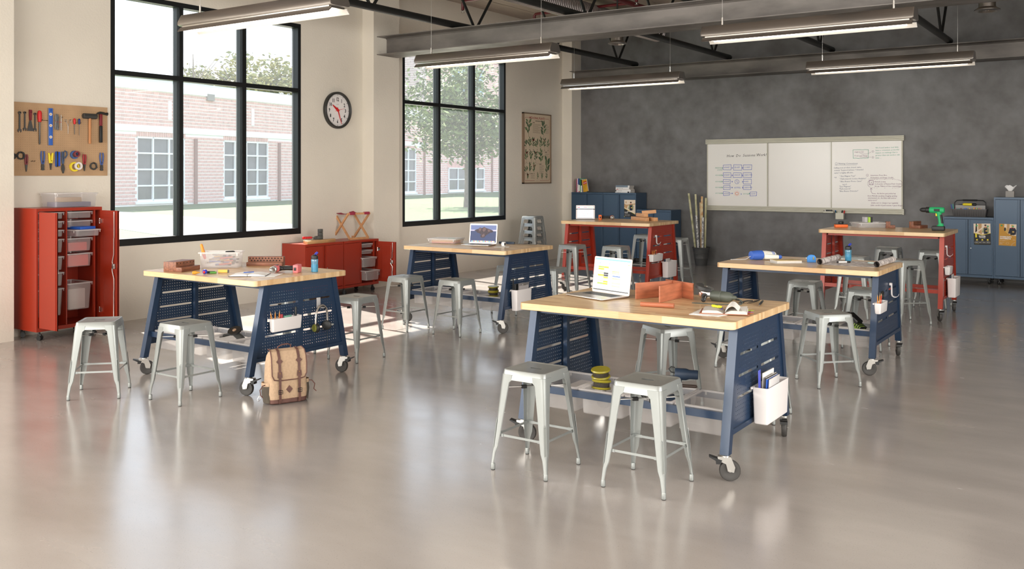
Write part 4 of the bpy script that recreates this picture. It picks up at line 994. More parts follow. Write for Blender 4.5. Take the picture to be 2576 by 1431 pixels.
def plant(x, y, s, kind):
    stroke(m, [(x, y-s*.5), (x+s*.04, y), (x, y+s*.45)], .005, T0, 2)
    for k in range(9 if kind else 6):
        a = rnd.uniform(.2, 1.2)*(1 if k % 2 else -1); py = y-s*.3+s*.8*k/9; l = s*rnd.uniform(.30, .46); w = l*.24
        c = (x+math.sin(a)*l*.6, py+math.cos(a)*l*.5); d = Vector((math.sin(a), math.cos(a))); e = Vector((-d.y, d.x))
        stroke(m, [(x, py), c], .003, T0, 2)
        pts = [(c[0]-d.x*l*.5, c[1]-d.y*l*.5), (c[0]+e.x*w, c[1]+e.y*w), (c[0]+d.x*l*.5, c[1]+d.y*l*.5), (c[0]-e.x*w, c[1]-e.y*w)]
        m.add([(px, py_, .0002+.00002*k) for px, py_ in pts], [(0, 1, 2, 3)], 2 if rnd.random() < .6 else 3, T0)
    if kind == 2:
        for k in range(3): m.add([(x+rnd.uniform(-.03, .03)+.012*math.cos(j), y+s*.4+rnd.uniform(-.03, .02)+.012*math.sin(j), .0006) for j in range(6)], [tuple(range(6))], 1, T0)
def para(x, y, w, n):
    text_add(m, 'SPECIES', .022, T0 @ tr(x, y+.02, 0), 0, bold=.0008)
    for k in range(n): stroke(m, [(x, y-.014*k), (x+w*(1 if k % 4 != 3 else .7), y-.014*k)], .0035, T0, 4)
plant(-.33, .40, .34, 1); para(-.17, .50, .30, 14); plant(.24, .38, .30, 1); para(.31, .47, .14, 12)
for k in range(7):
    plant(-.42+.14*k, .10, .20, k % 3); text_add(m, 'HERB', .018, T0 @ tr(-.42+.14*k, -.035, 0), 0, align='CENTER', bold=.0005)
stroke(m, [(-.46, -.06), (.46, -.06)], .003, T0, 4)
for k in range(3):
    plant(-.40+.17*k, -.17, .20, 2-k % 2); text_add(m, 'ROOT', .018, T0 @ tr(-.40+.17*k, -.295, 0), 0, align='CENTER', bold=.0005)
plant(.14, -.19, .28, 1); para(.30, -.10, .15, 12)
stroke(m, [(-.46, -.315), (.2, -.315)], .003, T0, 4)
for k in range(3):
    plant(-.42+.15*k, -.42, .18, k % 3); text_add(m, 'LEAF', .018, T0 @ tr(-.42+.15*k, -.525, 0), 0, align='CENTER', bold=.0005)
para(.08, -.35, .17, 13); plant(.38, -.39, .34, 1); plant(-.36, -.585, .12, 2); para(-.24, -.545, .14, 6)
for k in range(3): plant(.02+.17*k, -.58, .12, 1)
part('chart_print', m, [Ink, P('chart_red', (168, 84, 80), .7), P('chart_green', (74, 98, 70), .7), P('chart_green_light', (108, 128, 90), .7), P('chart_text', (130, 116, 100), .8)], t, 0)

# clock
t = thing('wall_clock', 'round black-rimmed wall clock with red hands between the windows', 'clock', (XW+.001, 10.245, 2.79), 90)
T1 = rot('X', 90)
part('case', MB().lathe([(.275, 0), (.285, .01), (.285, .05), (.278, .062), (.266, .066), (.252, .058), (.246, .03)], 48, T=T1, caps=False), P('clock_black', (44, 44, 42), .4), t)
part('dial', MB().lathe([(.252, .0), (.252, .028), (.0005, .0285)], 48, T=T1), P('clock_white', (236, 232, 230), .5), t)
m = MB(); T2 = tr(0, -.0295, 0) @ rot('X', 90)
for k in range(1, 13):
    a = PI/2-k*PI/6; text_add(m, str(k), .078, T2 @ tr(.172*math.cos(a), .172*math.sin(a)-.028, 0) @ Matrix.Diagonal((.72, 1, 1, 1)), align='CENTER', bold=.003)
for k in range(60):
    a = k*PI/30; l = .011 if k % 5 else .017; stroke(m, [(.225*math.cos(a), .225*math.sin(a)), ((.225+l)*math.cos(a), (.225+l)*math.sin(a))], .0025 if k % 5 else .007, T2)
text_add(m, 'QUARTZ', .014, T2 @ tr(0, .085, 0), align='CENTER')
part('numerals', m, Ink, t, 0)
def hand(nm, ang, L, w0, w1, tail, z, mm=Rd):
    a = math.radians(90-ang); T = tr(0, -z, 0) @ rot('X', 90) @ Matrix.Rotation(a, 4, 'Z')
    part(nm, MB().prism([(-tail, -w0*.5), (-tail, w0*.5), (0, w0*.75), (L, w1*.5), (L, -w1*.5), (0, -w0*.75)], 0, .003, T=T), mm, t, 0)
hand('hour_hand', 305, .135, .028, .012, .03, .036); hand('minute_hand', 160, .225, .014, .007, .045, .040); hand('second_hand', 76, .15, .004, .003, .07, .044)
part('hub', MB().lathe([(.022, .03), (.02, .048), (.004, .05)], 18, T=T1), Rd, t)

# whiteboard
t = thing('whiteboard', 'wide three-panel sliding whiteboard on the dark grey wall', 'whiteboard', (-7.155, YG, 0))
def rail_(z0, z1):
    m = MB(); h = z1-z0
    pts = [(0, z0), (-.06, z0), (-.07, z0+h*.12), (-.07, z0+h*.3), (-.058, z0+h*.36), (-.058, z0+h*.44), (-.07, z0+h*.5), (-.07, z0+h*.62), (-.058, z0+h*.68), (-.058, z0+h*.76), (-.07, z0+h*.82), (-.07, z0+h*.97), (-.06, z1), (0, z1)]
    m.loft([[(x, a, b) for a, b in pts] for x in (0, 3.70)])
    for x in (0, 3.68): m.box(x-.002, x+.022, -.073, -.06, z0+.004, z1-.004)
    for x in (.012, 3.69):
        for z in (z0+h*.3, z0+h*.72): m.cyl((x, -.075, z), (x, -.072, z), .005, n=8, m=1)
    return m
part('top_rail', rail_(2.395, 2.49), [M_trim, Ink], t, 20); part('bottom_rail', rail_(1.085, 1.185), [M_trim, Ink], t, 20)
for x in (.02, 3.655): part('side_frame', MB().box(x, x+.022, -.05, 0, 1.185, 2.395), M_trim, t, 0)
PX = ((.045, 1.245, -.055), (1.235, 2.455, -.03), (2.445, 3.655, -.055))
for i, (a, b, y) in enumerate(PX):
    q = part('writing_panel', MB().box(a, b, y, y+.014, 1.185, 2.395), M_board, t, 0)
    part('panel_edge', MB().box((b if i != 2 else a)-.008, (b if i != 2 else a)+.008, y-.008, y+.016, 1.185, 2.395), M_trim, q, 0)
def B(x, z, y=-.0556): return tr(x, y, z) @ rot('X', 90)
m = MB(); HW = [Ink, Grn_i, Blu_i, Prp_i, Nvy_i, Org_i]
# crop frame of the left panel: u,v in board metres
def hand_text(s, x, z, size, mi, sh=.18, tilt=0, sp=1.0): text_add(m, s, size, B(x, z) @ rot('Z', tilt), mi, shear=sh, space=sp, bold=0)
hand_text('How  Do  Sessions Work?', .43, 2.135, .074, 0, .2, 1.2, 1.0)
def bx_(x, z, w, h, s, thick=.007):
    rr = random.Random(int(x*1000+z*77)); j = lambda: rr.uniform(-.006, .006)
    stroke(m, [(0+j(), 0+j()), (w+j(), j()), (w+j(), h+j()), (j(), h+j())], thick, B(x, z), 2, True)
    text_add(m, s, h*.42, B(x+.010, z+h*.34) @ rot('Z', 2) @ Matrix.Diagonal((min(1, .135/(max(1, len(s))*h*.42*.66)), 1, 1, 1)), 2, shear=.25)
def arrow(x0, x1, z, mi): stroke(m, [(x0, z), (x1, z)], .006, B(0, 0), mi); stroke(m, [(x1-.015, z+.012), (x1, z), (x1-.015, z-.012)], .006, B(0, 0), mi)
rows = [(1.885, 'PASSION', ('INTRANET', 'USER AGENT', 'COOKIES')), (1.74, 'GOOGLE', ('INTRANET', 'STRANGER', 'UNKNOWN')), (1.615, 'GOOGLE', ('INTRANET', None, 'PIXEL')), (1.50, 'GOOGLE', ('INTRANET', '', 'INTRANET')), (1.385, 'GOOGLE', ('INTRANET', None, ''))]
for r, (z, g, bs) in enumerate(rows):
    hand_text(g, .19, z+.03, .034, 1, .3, 0, .9)
    if r == 0: hand_text('CODE', .23, z-.012, .040, 1, .3)
    arrow(.325, .35, z+.04, 1)
    w = .165-.008*r; h = .10-.008*r
    bx_(.36, z, w, h, bs[0]); arrow(.36+w+.01, .555, z+.04, 2)
    if r < 2: bx_(.57, z, .165, h, bs[1]); arrow(.74, .762, z+.04, 2); bx_(.77, z, .165, h, bs[2])
    elif r == 2:
        stroke(m, [(.64+.042*math.cos(k*PI/9), z+.04+.042*math.sin(k*PI/9)) for k in range(18)], .006, B(0, 0), 2, True); stroke(m, [(.635, z+.07), (.64, z+.035), (.66, z+.015)], .006, B(0, 0), 2)
        arrow(.745, .765, z+.04, 2); bx_(.77, z, .16, .09, 'PIXEL')
    elif r == 3: hand_text('GITFEL', .575, z+.025, .042, 2, .4, 0, 1.1); arrow(.745, .765, z+.04, 2); bx_(.77, z, .15, .085, 'UNKNOWN')
    else:
        stroke(m, [(.64+.028*math.cos(k*PI/7), z+.04+.026*math.sin(k*PI/7)) for k in range(14)], .008, B(0, 0), 5, True)
        for k in range(10): a = k*PI/5; stroke(m, [(.64+.044*math.cos(a), z+.04+.042*math.sin(a)), (.64+.054*math.cos(a), z+.04+.052*math.sin(a))], .007, B(0, 0), 5)
        arrow(.725, .735, z+.03, 2); hand_text('GOOGLE', .758, z+.025, .032, 1, .3, 0, .9); arrow(.885, .90, z+.04, 1); bx_(.905, z, .13, .075, 'I BLIND')
part('handwriting', m, HW, t, 0)
m = MB(); X0 = 2.445
rr = random.Random(3)
stroke(m, [(X0+.385+.03*k, 2.245+rr.uniform(-.004, .004)) for k in range(10)]+[(X0+.65, 2.09)]+[(X0+.63-.03*k, 2.09+rr.uniform(-.004, .004)) for k in range(9)], .006, B(0, 0), 1, True)
hand_text('magnet toys', X0+.41, 2.195, .033, 3, .1); hand_text('Poem and Things', X0+.41, 2.125, .033, 3, .1)
stroke(m, [(X0+.50, 2.19), (X0+.55, 2.165), (X0+.63, 2.165), (X0+.70, 2.20)], .003, B(0, 0), 3); stroke(m, [(X0+.50, 2.12), (X0+.56, 2.108), (X0+.70, 2.108)], .003, B(0, 0), 3)
for z, s in ((2.21, '1'), (2.105, '2')):
    stroke(m, [(X0+.73+.017*math.cos(k*PI/6), z+.017*math.sin(k*PI/6)) for k in range(12)], .003, B(0, 0), 3, True); hand_text(s, X0+.723, z-.010, .026, 3, 0)
for k, s in enumerate(('We found amber test links', 'have a consistent, powerful', 'impact on rankings that is', 'greater than nav anchor sub', 'links ....')): hand_text(s, X0+.775, 2.262-.045*k, .036, 1, .05, 1.2)
stroke(m, [(X0+.09+.022*math.cos(k*PI/6), 1.995+.022*math.sin(k*PI/6)) for k in range(12)], .003, B(0, 0), 4, True)
hand_text('1', X0+.083, 1.983, .03, 4, 0); hand_text('Naming Conventions', X0+.125, 1.983, .040, 4, .1); stroke(m, [(X0+.06, 1.965), (X0+.45, 1.97)], .003, B(0, 0), 4)
for z, x, s in ((1.905, .04, 'Calling your product, brand, name,'), (1.86, .045, 'content "keyword phrase + branded'), (1.812, .05, 'name" is highly effective'), (1.735, .05, 'e.g.'), (1.752, .145, '" Zen Magnet Toys"'), (1.702, .145, '" Fathomwork Scottee Analytics"'), (1.655, .145, '" Blue Beaver Phone Cases"'),
                (1.598, .20, 'NOT'), (1.562, .14, '"Zen Magnets"'), (1.520, .14, '"Fathomwork"'), (1.478, .14, '"Blue Beaver Detector"')): hand_text(s, X0+x, z, .036, 4, .12, 1.5, .98)
stroke(m, [(X0+.635+.02*math.cos(k*PI/6), 1.782+.02*math.sin(k*PI/6)) for k in range(12)], .003, B(0, 0), 3, True); hand_text('2', X0+.627, 1.77, .028, 3, 0)
for z, x, s in ((1.77, .69, 'Interviews, Press, Bios,'), (1.728, .69, 'Boilerplates, and Image Credits'), (1.655, .755, 'Michelle Lowry'), (1.615, .755, 'Co-founder of Passion Fruit Creative'), (1.575, .755, 'Group, Makers of Gee copywriting'),
                (1.445, .80, 'As this bio gets picked up'), (1.40, .64, 'from Michelle speaking, blogging, getting'), (1.362, .645, 'interviewed, etc., the links with anchor'), (1.322, .645, 'text pour in"'), (1.275, .70, '(make sure to change it up regularly)'), (1.232, .69, '(safer careful of paid reviews + guest blogs)')): hand_text(s, X0+x, z, .034, 3, .12, .6, .92)
stroke(m, [(X0+.65, 1.715), (X0+1.10, 1.718)], .003, B(0, 0), 3)
stroke(m, [(X0+.67, 1.61), (X0+.735, 1.61), (X0+.74, 1.685), (X0+.67, 1.685)], .006, B(0, 0), 3, True); stroke(m, [(X0+.685, 1.615), (X0+.705, 1.66), (X0+.725, 1.615)], .004, B(0, 0), 3)
for k in range(44):
    a = 2*PI*k/44; c, s_ = math.cos(a), math.sin(a); x = X0+.93+.29*abs(c)**.4*(1 if c > 0 else -1); z = 1.632+.078*abs(s_)**.7*(1 if s_ > 0 else -1); stroke(m, [(x, z), (x+.008, z)], .005, B(0, 0), 3)
stroke(m, [(X0+.70, 1.545), (X0+.70, 1.49), (X0+.72, 1.455), (X0+.78, 1.448)], .005, B(0, 0), 3); stroke(m, [(X0+.685, 1.53), (X0+.70, 1.55), (X0+.72, 1.53)], .005, B(0, 0), 3)
part('handwriting', m, HW, t, 0)
t = thing('board_eraser', 'black and white eraser on the small tray clipped under the whiteboard', 'eraser', (-4.74, YG-.10, 1.10))
part('felt_block', MB().bbox(-.055, .055, -.02, .02, .005, .045, .005), M_black_pl, t); part('end_cap', MB().bbox(-.072, -.056, -.021, .021, .004, .046, .004), M_white_pl, t)
single('clip_tray', 'small grey tray clipped to the bottom rail of the whiteboard', 'tray', MB().box(-.09, .09, -.045, .03, -.006, .0).box(-.09, .09, -.045, -.04, 0, .02).box(-.1, -.09, -.045, .03, 0, .03), M_trim, (-4.74, YG-.10, 1.1))
mg = thing('marker_cup', 'square grey cup of markers hanging below the whiteboard', 'pen holder', (-4.54, YG-.115, .985))
part('cup', MB().box(-.07, .07, -.035, -.03, 0, .11).box(-.07, .07, .03, .035, 0, .11).box(-.07, -.065, -.03, .03, 0, .11).box(.065, .07, -.03, .03, 0, .11).box(-.07, .07, -.035, .035, -.004, 0), M_trim, mg, 0)
def pen(label, loc, cap, body, L=.13, r=.008, tilt=(0, 0, 0), grp=None, nm='marker', cat='marker'):
    t = thing(nm, label, cat, loc, tilt[2], grp, tilt[0], tilt[1])
    part('barrel', MB().lathe([(r*.8, 0), (r, .004), (r, L*.6), (r*.9, L*.62)], 10), body, t); part('cap', MB().lathe([(r*1.12, L*.6), (r*1.12, L*.96), (r*.7, L)], 10), cap, t)
    return t
for x, c, a, lb in ((-.05, Blu, -12, 'blue'), (-.035, P('dark_green', (20, 96, 60)), -18, 'dark green'), (.02, Ink, 8, 'black'), (.045, Rd, 14, 'red')):
    pen(lb+' capped marker in the cup under the whiteboard', (-4.54+x, YG-.115, .99), c, M_white_pl, .155, .010, (0, a, 0), 'markers in the whiteboard cup')
# ---------------------------------------------------------------- things on the dark wall side
t = thing('plastic_bucket', 'dark grey ribbed bin full of long drawing rolls by the grey wall', 'bin', (-7.175, 17.13, 0))
part('bucket', MB().lathe([(.108, 0), (.112, .004), (.135, .14), (.137, .145), (.1345, .15), (.147, .235), (.149, .24), (.1465, .245), (.163, .335), (.172, .338), (.180, .352), (.180, .362), (.176, .364), (.160, .358), (.108, .012), (.001, .01)], 32), P('charcoal_bin', (72, 72, 72), .55), t)
maps = [mat('map_print_%d' % i, a, .7, noise=1, col2=b, nscale=n, detail=8) for i, (a, b, n) in enumerate((((206, 200, 166), (156, 156, 118), 9), ((226, 216, 176), (196, 140, 90), 12), ((232, 232, 230), (90, 90, 96), 30)))]
for i, (x, y, tx, ty, L, k, lb) in enumerate(((-.10, 0, -.14, .0, 1.42, 0, 'leftmost long map roll leaning left'), (-.065, .03, -.06, .0, 1.46, 0, 'long green map roll with dark lettering, second from the left'), (-.03, -.05, -.045, .0, .98, 2, 'short white printed roll at the front left'),
       (.0, .04, -.02, .01, 1.32, 1, 'tan roll half hidden in the middle'), (.03, -.02, -.0, .0, 1.46, 1, 'tall cream map roll in the middle'), (.055, -.06, .01, .0, 1.0, 2, 'short white printed roll at the front right'), (.085, .02, .02, .0, 1.44, 0, 'tall olive map roll at the right'))):
    m = MB(); e = MB(); bx0 = Vector((-7.175+x*.8, 17.13+y*.8, .015)); 
    L = (1.0 if k == 2 else 1.42 if L > 1.4 else 1.28)*(.99-.01*i)
    top = bx0+Vector((tx*1.3, .0, L))
    v = top-bx0
    o = single('drawing_roll', lb+' in the grey bin', 'roll', MB().cyl((0, 0, 0), tuple(v), .021, n=14, caps=False).cyl((0, 0, .004), tuple(v*.99), .014, n=12, m=1), [maps[k], M_paper2], tuple(bx0), 0, 'drawing rolls in the grey bin')
# tool caddy
cx_, cy_, cz_ = -2.36, 17.02, 1.091
t = thing('tool_caddy', 'grey ribbed tool caddy with black handle on the medium blue cabinet', 'caddy', (cx_, cy_, cz_))
cd = P('smoke_plastic', (84, 82, 82), .4); m = MB()
hx, hy, h = .262, .10, .125
o_ = lambda i, z: [(x, y, z) for x, y in rrect(hx-i, hy-i, .015, 2)]
m.loft([o_(.02, 0), o_(.018, .004), o_(0, h), o_(-.004, h), o_(-.004, h+.006), o_(.004, h+.006), o_(.024, .01)], 0)
for k in range(14):
    x = -hx+.03+k*.0357; m.box(x-.002, x+.002, -hy-.001, -hy+.012, .012, h)
part('caddy_body', m, cd, t)
m = MB()
for k in range(5): x = -hx+.09+k*.088; m.box(x-.002, x+.002, -hy+.02, hy-.02, .01, h-.01)
m.box(-hx+.02, hx-.02, .02, .026, .01, .19)
part('divider', m, P('smoke_divider', (142, 140, 138), .4), t, 0)
m = MB(); m.tube([(-.235, .02, h-.02), (-.235, .02, .235), (-.20, .02, .27), (-.10, .02, .275), (.10, .02, .275), (.20, .02, .27), (.235, .02, .235), (.235, .02, h-.02)], .0085, 8); m.cyl((-.11, .02, .275), (.11, .02, .275), .015, n=10)
part('handle', m, M_black_pl, t)
sc = thing('screwdriver', 'yellow and black screwdriver lying on top of the tool caddy', 'screwdriver', (cx_-.02, cy_, cz_+.205), 3)
part('handle', MB().lathe([(.018, 0), (.023, .01), (.021, .05), (.023, .12), (.012, .14)], 12, T=tr(.05, 0, 0) @ rot('Y', -90) @ tr(0, 0, -.0)), Yel, sc)
part('grip_end', MB().lathe([(.014, 0), (.022, .012), (.022, .06), (.012, .068)], 12, T=tr(.05, 0, 0) @ rot('Y', 90)), M_black_pl, sc)
part('shaft', MB().cyl((-.09, 0, 0), (-.16, 0, 0), .008, .004, 8), M_dsteel, sc)
for k, (x, col, a, Lp, lb) in enumerate(((-.285, Blu, -14, .16, 'blue'), (-.27, P('teal_plastic', (40, 170, 170)), -8, .16, 'teal'), (-.25, Rd, 0, .09, 'red'), (-.20, P('teal_plastic', (40, 170, 170)), -12, .09, 'short teal'), (-.185, P('teal_plastic', (40, 170, 170)), 2, .09, 'second short teal'),
        (-.16, Mar, 10, .09, 'maroon'), (-.145, Mar, -6, .09, 'second maroon'), (.02, Yel, -12, .10, 'yellow'), (.055, Yel, 12, .10, 'second yellow'), (.10, Org, -6, .11, 'orange'), (.12, Yel, 3, .10, 'slim yellow'), (.14, Grn, -4, .10, 'green'), (.155, Org, 6, .10, 'second orange'), (.20, Tan, 0, .10, 'tan'), (.215, Blu, 3, .08, 'short blue'))):
    single('pencil', lb+' pen or pencil standing in the tool caddy', 'pen', MB().lathe([(.0055, 0), (.0055, Lp-.012), (.002, Lp)], 7), col, (cx_+x*.86, cy_-.055, cz_+.055), 0, 'pens in the tool caddy').rotation_euler = (0, math.radians(a), 0)
single('tape_roll', 'small blue tape roll in the front of the tool caddy', 'tape', MB().lathe([(.016, -.01), (.03, -.01), (.03, .01), (.016, .01)], 18, T=rot('X', 90), caps=False), Blu, (cx_-.06, cy_-.06, cz_+.115))
t = thing('tissue_box', 'grey tissue box with a white tissue on the tall blue cabinet at the right', 'tissue box', (-1.766, 17.03, 1.426))
part('box', MB().bbox(-.062, .062, -.062, .062, 0, .10, .003), P('tissue_grey', (156, 152, 148), .6), t)
m = MB(); rr = random.Random(2)
L = []
for j in range(6):
    f = j/5; L.append([((.02+.055*f*(1+.25*math.sin(a*2+1)))*math.cos(a)*1.0+.006*f, (.012+.02*f)*math.sin(a)+.004*math.sin(3*a)*f, .095+.085*f*(1+.22*math.sin(a*3+.5)*f)) for a in [2*PI*i/18 for i in range(18)]])
m.loft(L, cap1=False); part('tissue', m, P('tissue_white', (240, 240, 240), .9), t, 80)

# ---------------------------------------------------------------- hanging accessories on the end panels
def pocket(label, x, y0, y1, z0, z1, d, grp, nm='wall_pocket', cat='bin'):
    """open plastic pocket hooked on a panel at plane x, projecting to +x"""
    w = y1-y0; h = z1-z0; r = .012
    t = thing(nm, label, cat, (x, (y0+y1)/2, z0), 0, grp)
    lo = lambda k, z, e=0: [(px+d/2+.004, py, z) for px, py in rrect(d/2-k-e, w/2-k-e, r, 3)]
    part('pocket_body', MB().loft([lo(.010, 0), lo(.006, .005), lo(.0, h-.004), lo(.0, h), lo(.003, h), lo(.003, h-.004), lo(.010, .006)], 0), M_white_pl, t)
    m = MB(); m.box(-.004, .006, -w/2-.008, w/2+.008, h-.012, h)
    part('hook_lip', m, M_white_pl, t, 0)
    return t
XE = {k: TABLES[k].location.x+.745 for k in TABLES}
gP = 'tall white pockets on the table ends'; gC = 'small white pen cups on the table ends'
pocket('tall white pocket on the front blue table end, holding notebooks and a ruler', XE['F'], 5.53, 5.93, .262, .487, .10, gP)
pocket('tall white pocket on the middle blue table end, holding a clipboard', XE['M'], 8.69, 9.0, .24, .478, .085, gP)
pocket('tall white pocket on the left red table end', XE['RL'], 12.69, 13.03, .25, .49, .095, gP)
pocket('tall white pocket on the right red table end', XE['RR'], 12.50, 12.86, .27, .51, .10, gP)
pocket('long white pen cup on the left blue table end, holding pencils', XE['L'], 5.15, 5.47, .495, .605, .055, gC, 'pen_cup', 'pen holder')
pocket('white pen cup on the right blue table end, holding pencils and scissors', XE['R'], 8.53, 8.80, .565, .66, .06, gC, 'pen_cup', 'pen holder')
pocket('white pen cup on the left red table end, holding pencils', XE['RL'], 12.24, 12.58, .52, .624, .075, gC, 'pen_cup', 'pen holder')
pocket('white pen cup on the right red table end, empty', XE['RR'], 11.92+.38, 12.15+.38, .568, .665, .065, gC, 'pen_cup', 'pen holder')
def pencil(label, x, y, z, L, tilt, col, grp=None):
    t = thing('pencil', label, 'pencil', (x, y, z), 0, grp, tilt[0], tilt[1])
    part('pencil_shaft', MB().lathe([(.0038, 0), (.0038, L-.02)], 6), col, t); part('sharpened_tip', MB().lathe([(.0038, L-.02), (.0006, L)], 6), Tan, t)
OrP = P('pencil_orange', (236, 146, 50))
for y, tl, c, lb in ((5.17, (8, 0), OrP, 'leftmost orange'), (5.195, (3, 4), OrP, 'second orange'), (5.225, (-4, 3), OrP, 'third orange')):
    pencil(lb+' pencil in the pen cup of the left blue table', XE['L']+.03, y, .503, .165, tl, c, 'pencils in the left table cup')
single('eraser_stick', 'red marker standing in the pen cup of the left blue table', 'marker', MB().bbox(-.008, .008, -.012, .012, 0, .13, .003), P('soft_red', (176, 70, 74)), (XE['L']+.03, 5.262, .503))
single('green_eraser', 'green and white eraser lying in the pen cup of the left blue table', 'eraser', MB().bbox(-.012, .012, -.04, .04, 0, .02, .003), P('eraser_green', (120, 176, 156)), (XE['L']+.03, 5.33, .595), 8)
single('black_marker', 'black marker standing at the right of the pen cup on the left blue table', 'marker', MB().lathe([(.009, 0), (.010, .1), (.010, .165), (.006, .175)], 10), M_black_pl, (XE['L']+.03, 5.42, .503))
for y, tl, c, lb in ((8.57, (6, 0), OrP, 'orange'), (8.61, (2, 3), OrP, 'second orange'), (8.65, (-6, 3), P('pencil_red', (214, 66, 40)), 'red')):
    pencil(lb+' pencil in the pen cup of the right blue table', XE['R']+.03, y, .572, .165, tl, c, 'pencils in the right table cup')
for y, tl, c, lb in ((12.31, (6, 0), OrP, 'left orange'), (12.34, (2, 3), OrP, 'second orange'), (12.38, (-5, 3), Ink, 'black'), (12.42, (-7, 0), P('pencil_red', (214, 66, 40)), 'red'), (12.40, (3, 0), OrP, 'third orange')):
    pencil(lb+' pencil in the pen cup of the left red table', XE['RL']+.035, y, .527, .165, tl, c, 'pencils in the left red table cup')
t = thing('scissors', 'black-handled scissors standing in the pen cup of the right blue table', 'scissors', (XE['R']+.03, 8.73, .575))
m = MB()
for s in (-1, 1): m.prism([(-.002, 0), (.007, .1), (-.007, .1)], -.0012, .0012, 'x', T=tr(s*.002, s*.004, 0) @ rot('X', s*10))
part('blades', m, M_zinc, t)
for s in (-1, 1): part('finger_ring', MB().tube([(0, s*.034+.026*math.cos(a)-s*.006, .135+.034*math.sin(a)) for a in [2*PI*k/14 for k in range(14)]], .006, 7, closed=True), M_black_pl, t)
def jhook(label, x, y, z, grp):
    t = thing('utility_hook', label, 'hook', (x, y, z), 0, grp)
    m = MB(); pts = [(.002, 0, .12), (.004, 0, .02), (.012, .0, .002), (.03, 0, -.008), (.05, 0, -.006), (.065, 0, .006), (.07, 0, .022)]
    m.loft([[(px, -.012, pz), (px, .012, pz), (px+.006*(pz > .01 and i < 2)+.003, .012, pz+.007), (px+.006*(pz > .01 and i < 2)+.003, -.012, pz+.007)] for i, (px, _, pz) in enumerate(pts)])
    m.bbox(-.012, .004, -.02, .02, .105, .128, .002)
    part('hook', m, M_white_pl, t)
jhook('white hook on the right blue table end panel', XE['R'], 9.22, .645, 'white J hooks'); jhook('white hook on the left red table end panel', XE['RL'], 12.50, .77, 'white J hooks'); jhook('white hook on the right red table end panel', XE['RR'], 12.48, .79, 'white J hooks')
# front table pocket contents
for dx, y, h, w, ln, mtl, lb in ((.03, 5.78, .29, .20, 3, M_paper, 'white ring notebook standing at the back'), (.052, 5.75, .27, .20, 5, P('dark_cover', (38, 42, 50)), 'dark covered notebook'), (.060, 5.75, .262, .20, 5, Blu, 'thin blue covered notebook'), (.074, 5.745, .262, .185, 6, P('silver_cover', (206, 204, 204), .3), 'silver grey notebook in front')):
    t = thing('notebook', lb+' of the white pocket on the front table', 'notebook', (XE['F']+dx, y-.06, .27), 0, 'notebooks in the front table pocket', 0, ln*.6)
    part('cover', MB().bbox(-.004, .004, -w/2, w/2, 0, h, .002), mtl, t); part('pages', MB().box(-.0028, .0028, -w/2+.003, w/2+.0015, .003, h+.0012), M_paper2, t, 0)
t = thing('ruler', 'blue translucent ruler standing in the white pocket of the front table', 'ruler', (XE['F']+.035, 5.585, .27), 0, None, 3, 0)
part('ruler_blade', MB().bbox(-.0015, .0015, -.02, .02, 0, .32, .0006), P('violet_blue_plastic', (84, 92, 190), .25), t)
t = thing('clipboard', 'grey clipboard with silver clip in the pocket of the middle blue table', 'clipboard', (XE['M']+.05, 8.86, .25), 0, None, 0, 4)
part('board', MB().bbox(-.002, .002, -.11, .11, 0, .30, .001), P('clipboard_grey', (122, 118, 118), .5), t); part('sheet', MB().box(.0022, .003, -.095, .095, .01, .27), P('sheet_grey', (172, 166, 166), .7), t, 0); part('clip', MB().bbox(.002, .012, -.035, .035, .27, .288, .003), M_zinc, t)
single('binder', 'black ring binder behind the clipboard in the middle table pocket', 'folder', MB().bbox(-.012, .012, -.03, .10, 0, .29, .003), M_black_pl, (XE['M']+.03, 8.76, .25))
single('ruler', 'grey steel ruler at the left of the pocket on the middle blue table', 'ruler', MB().box(-.001, .001, -.012, .012, 0, .36), M_dsteel, (XE['M']+.02, 8.715, .25))
for k, lbl, p_, y in (('RL', 'left', .27, 12.82), ('RR', 'right', .29, 12.66)):
    single('notebook', 'grey notebook standing in the tall white pocket of the %s red table' % lbl, 'notebook', MB().bbox(-.004, .004, -.08, .06, 0, .27, .002), P('silver_cover', (206, 204, 204), .3), (XE[k]+.045, y, p_-.01))
    single('binder', 'dark blue folder behind the notebook in the %s red table pocket' % lbl, 'folder', MB().bbox(-.004, .004, -.1, .02, 0, .262, .002), DkB, (XE[k]+.03, y-.01, p_-.01))
# headphones
t = thing('headphone_hanger', 'clear bracket hooked in the end panel slot of the left blue table', 'hook', (XE['L'], 5.71, .615))
part('bracket', MB().bbox(0, .004, -.022, .022, .02, .105, .001).bbox(0, .06, -.022, .022, .018, .024, .001), M_tray2, t)
t = thing('headphones', 'silver and black headphones with olive ear pads hung on the left blue table', 'headphones', (XE['L']+.04, 5.71, .50), 12)
arc = [(0, .085*math.cos(a), .07+.085*math.sin(a)) for a in [PI*k/14 for k in range(15)]]
arc = [(0, .088, -.01), (0, .09, .03)]+arc+[(0, -.09, .03), (0, -.088, -.01)]
part('headband', MB().tube(arc, .009, 8), M_alu, t); part('band_padding', MB().tube([(p[0], p[1]*.9, p[2]-.004) for p in arc[5:14]], .008, 8), M_black_pl, t)
for s in (-1, 1):
    q = part('ear_cup', MB().lathe([(.03, -.016), (.04, -.012), (.043, .0), (.04, .012), (.03, .018)], 24, T=tr(0, s*.078, -.03) @ rot('Z', s*25) @ rot('X', 90)), M_black_pl, t)
    part('ear_pad', MB().lathe([(.02, .014), (.032, .013), (.034, .024), (.026, .030), (.018, .026)], 20, T=tr(0, s*.078, -.03) @ rot('Z', s*25) @ rot('X', 90) @ rot('X', 0 if s < 0 else 180)), P('olive_pad', (108, 110, 40), .7), q)
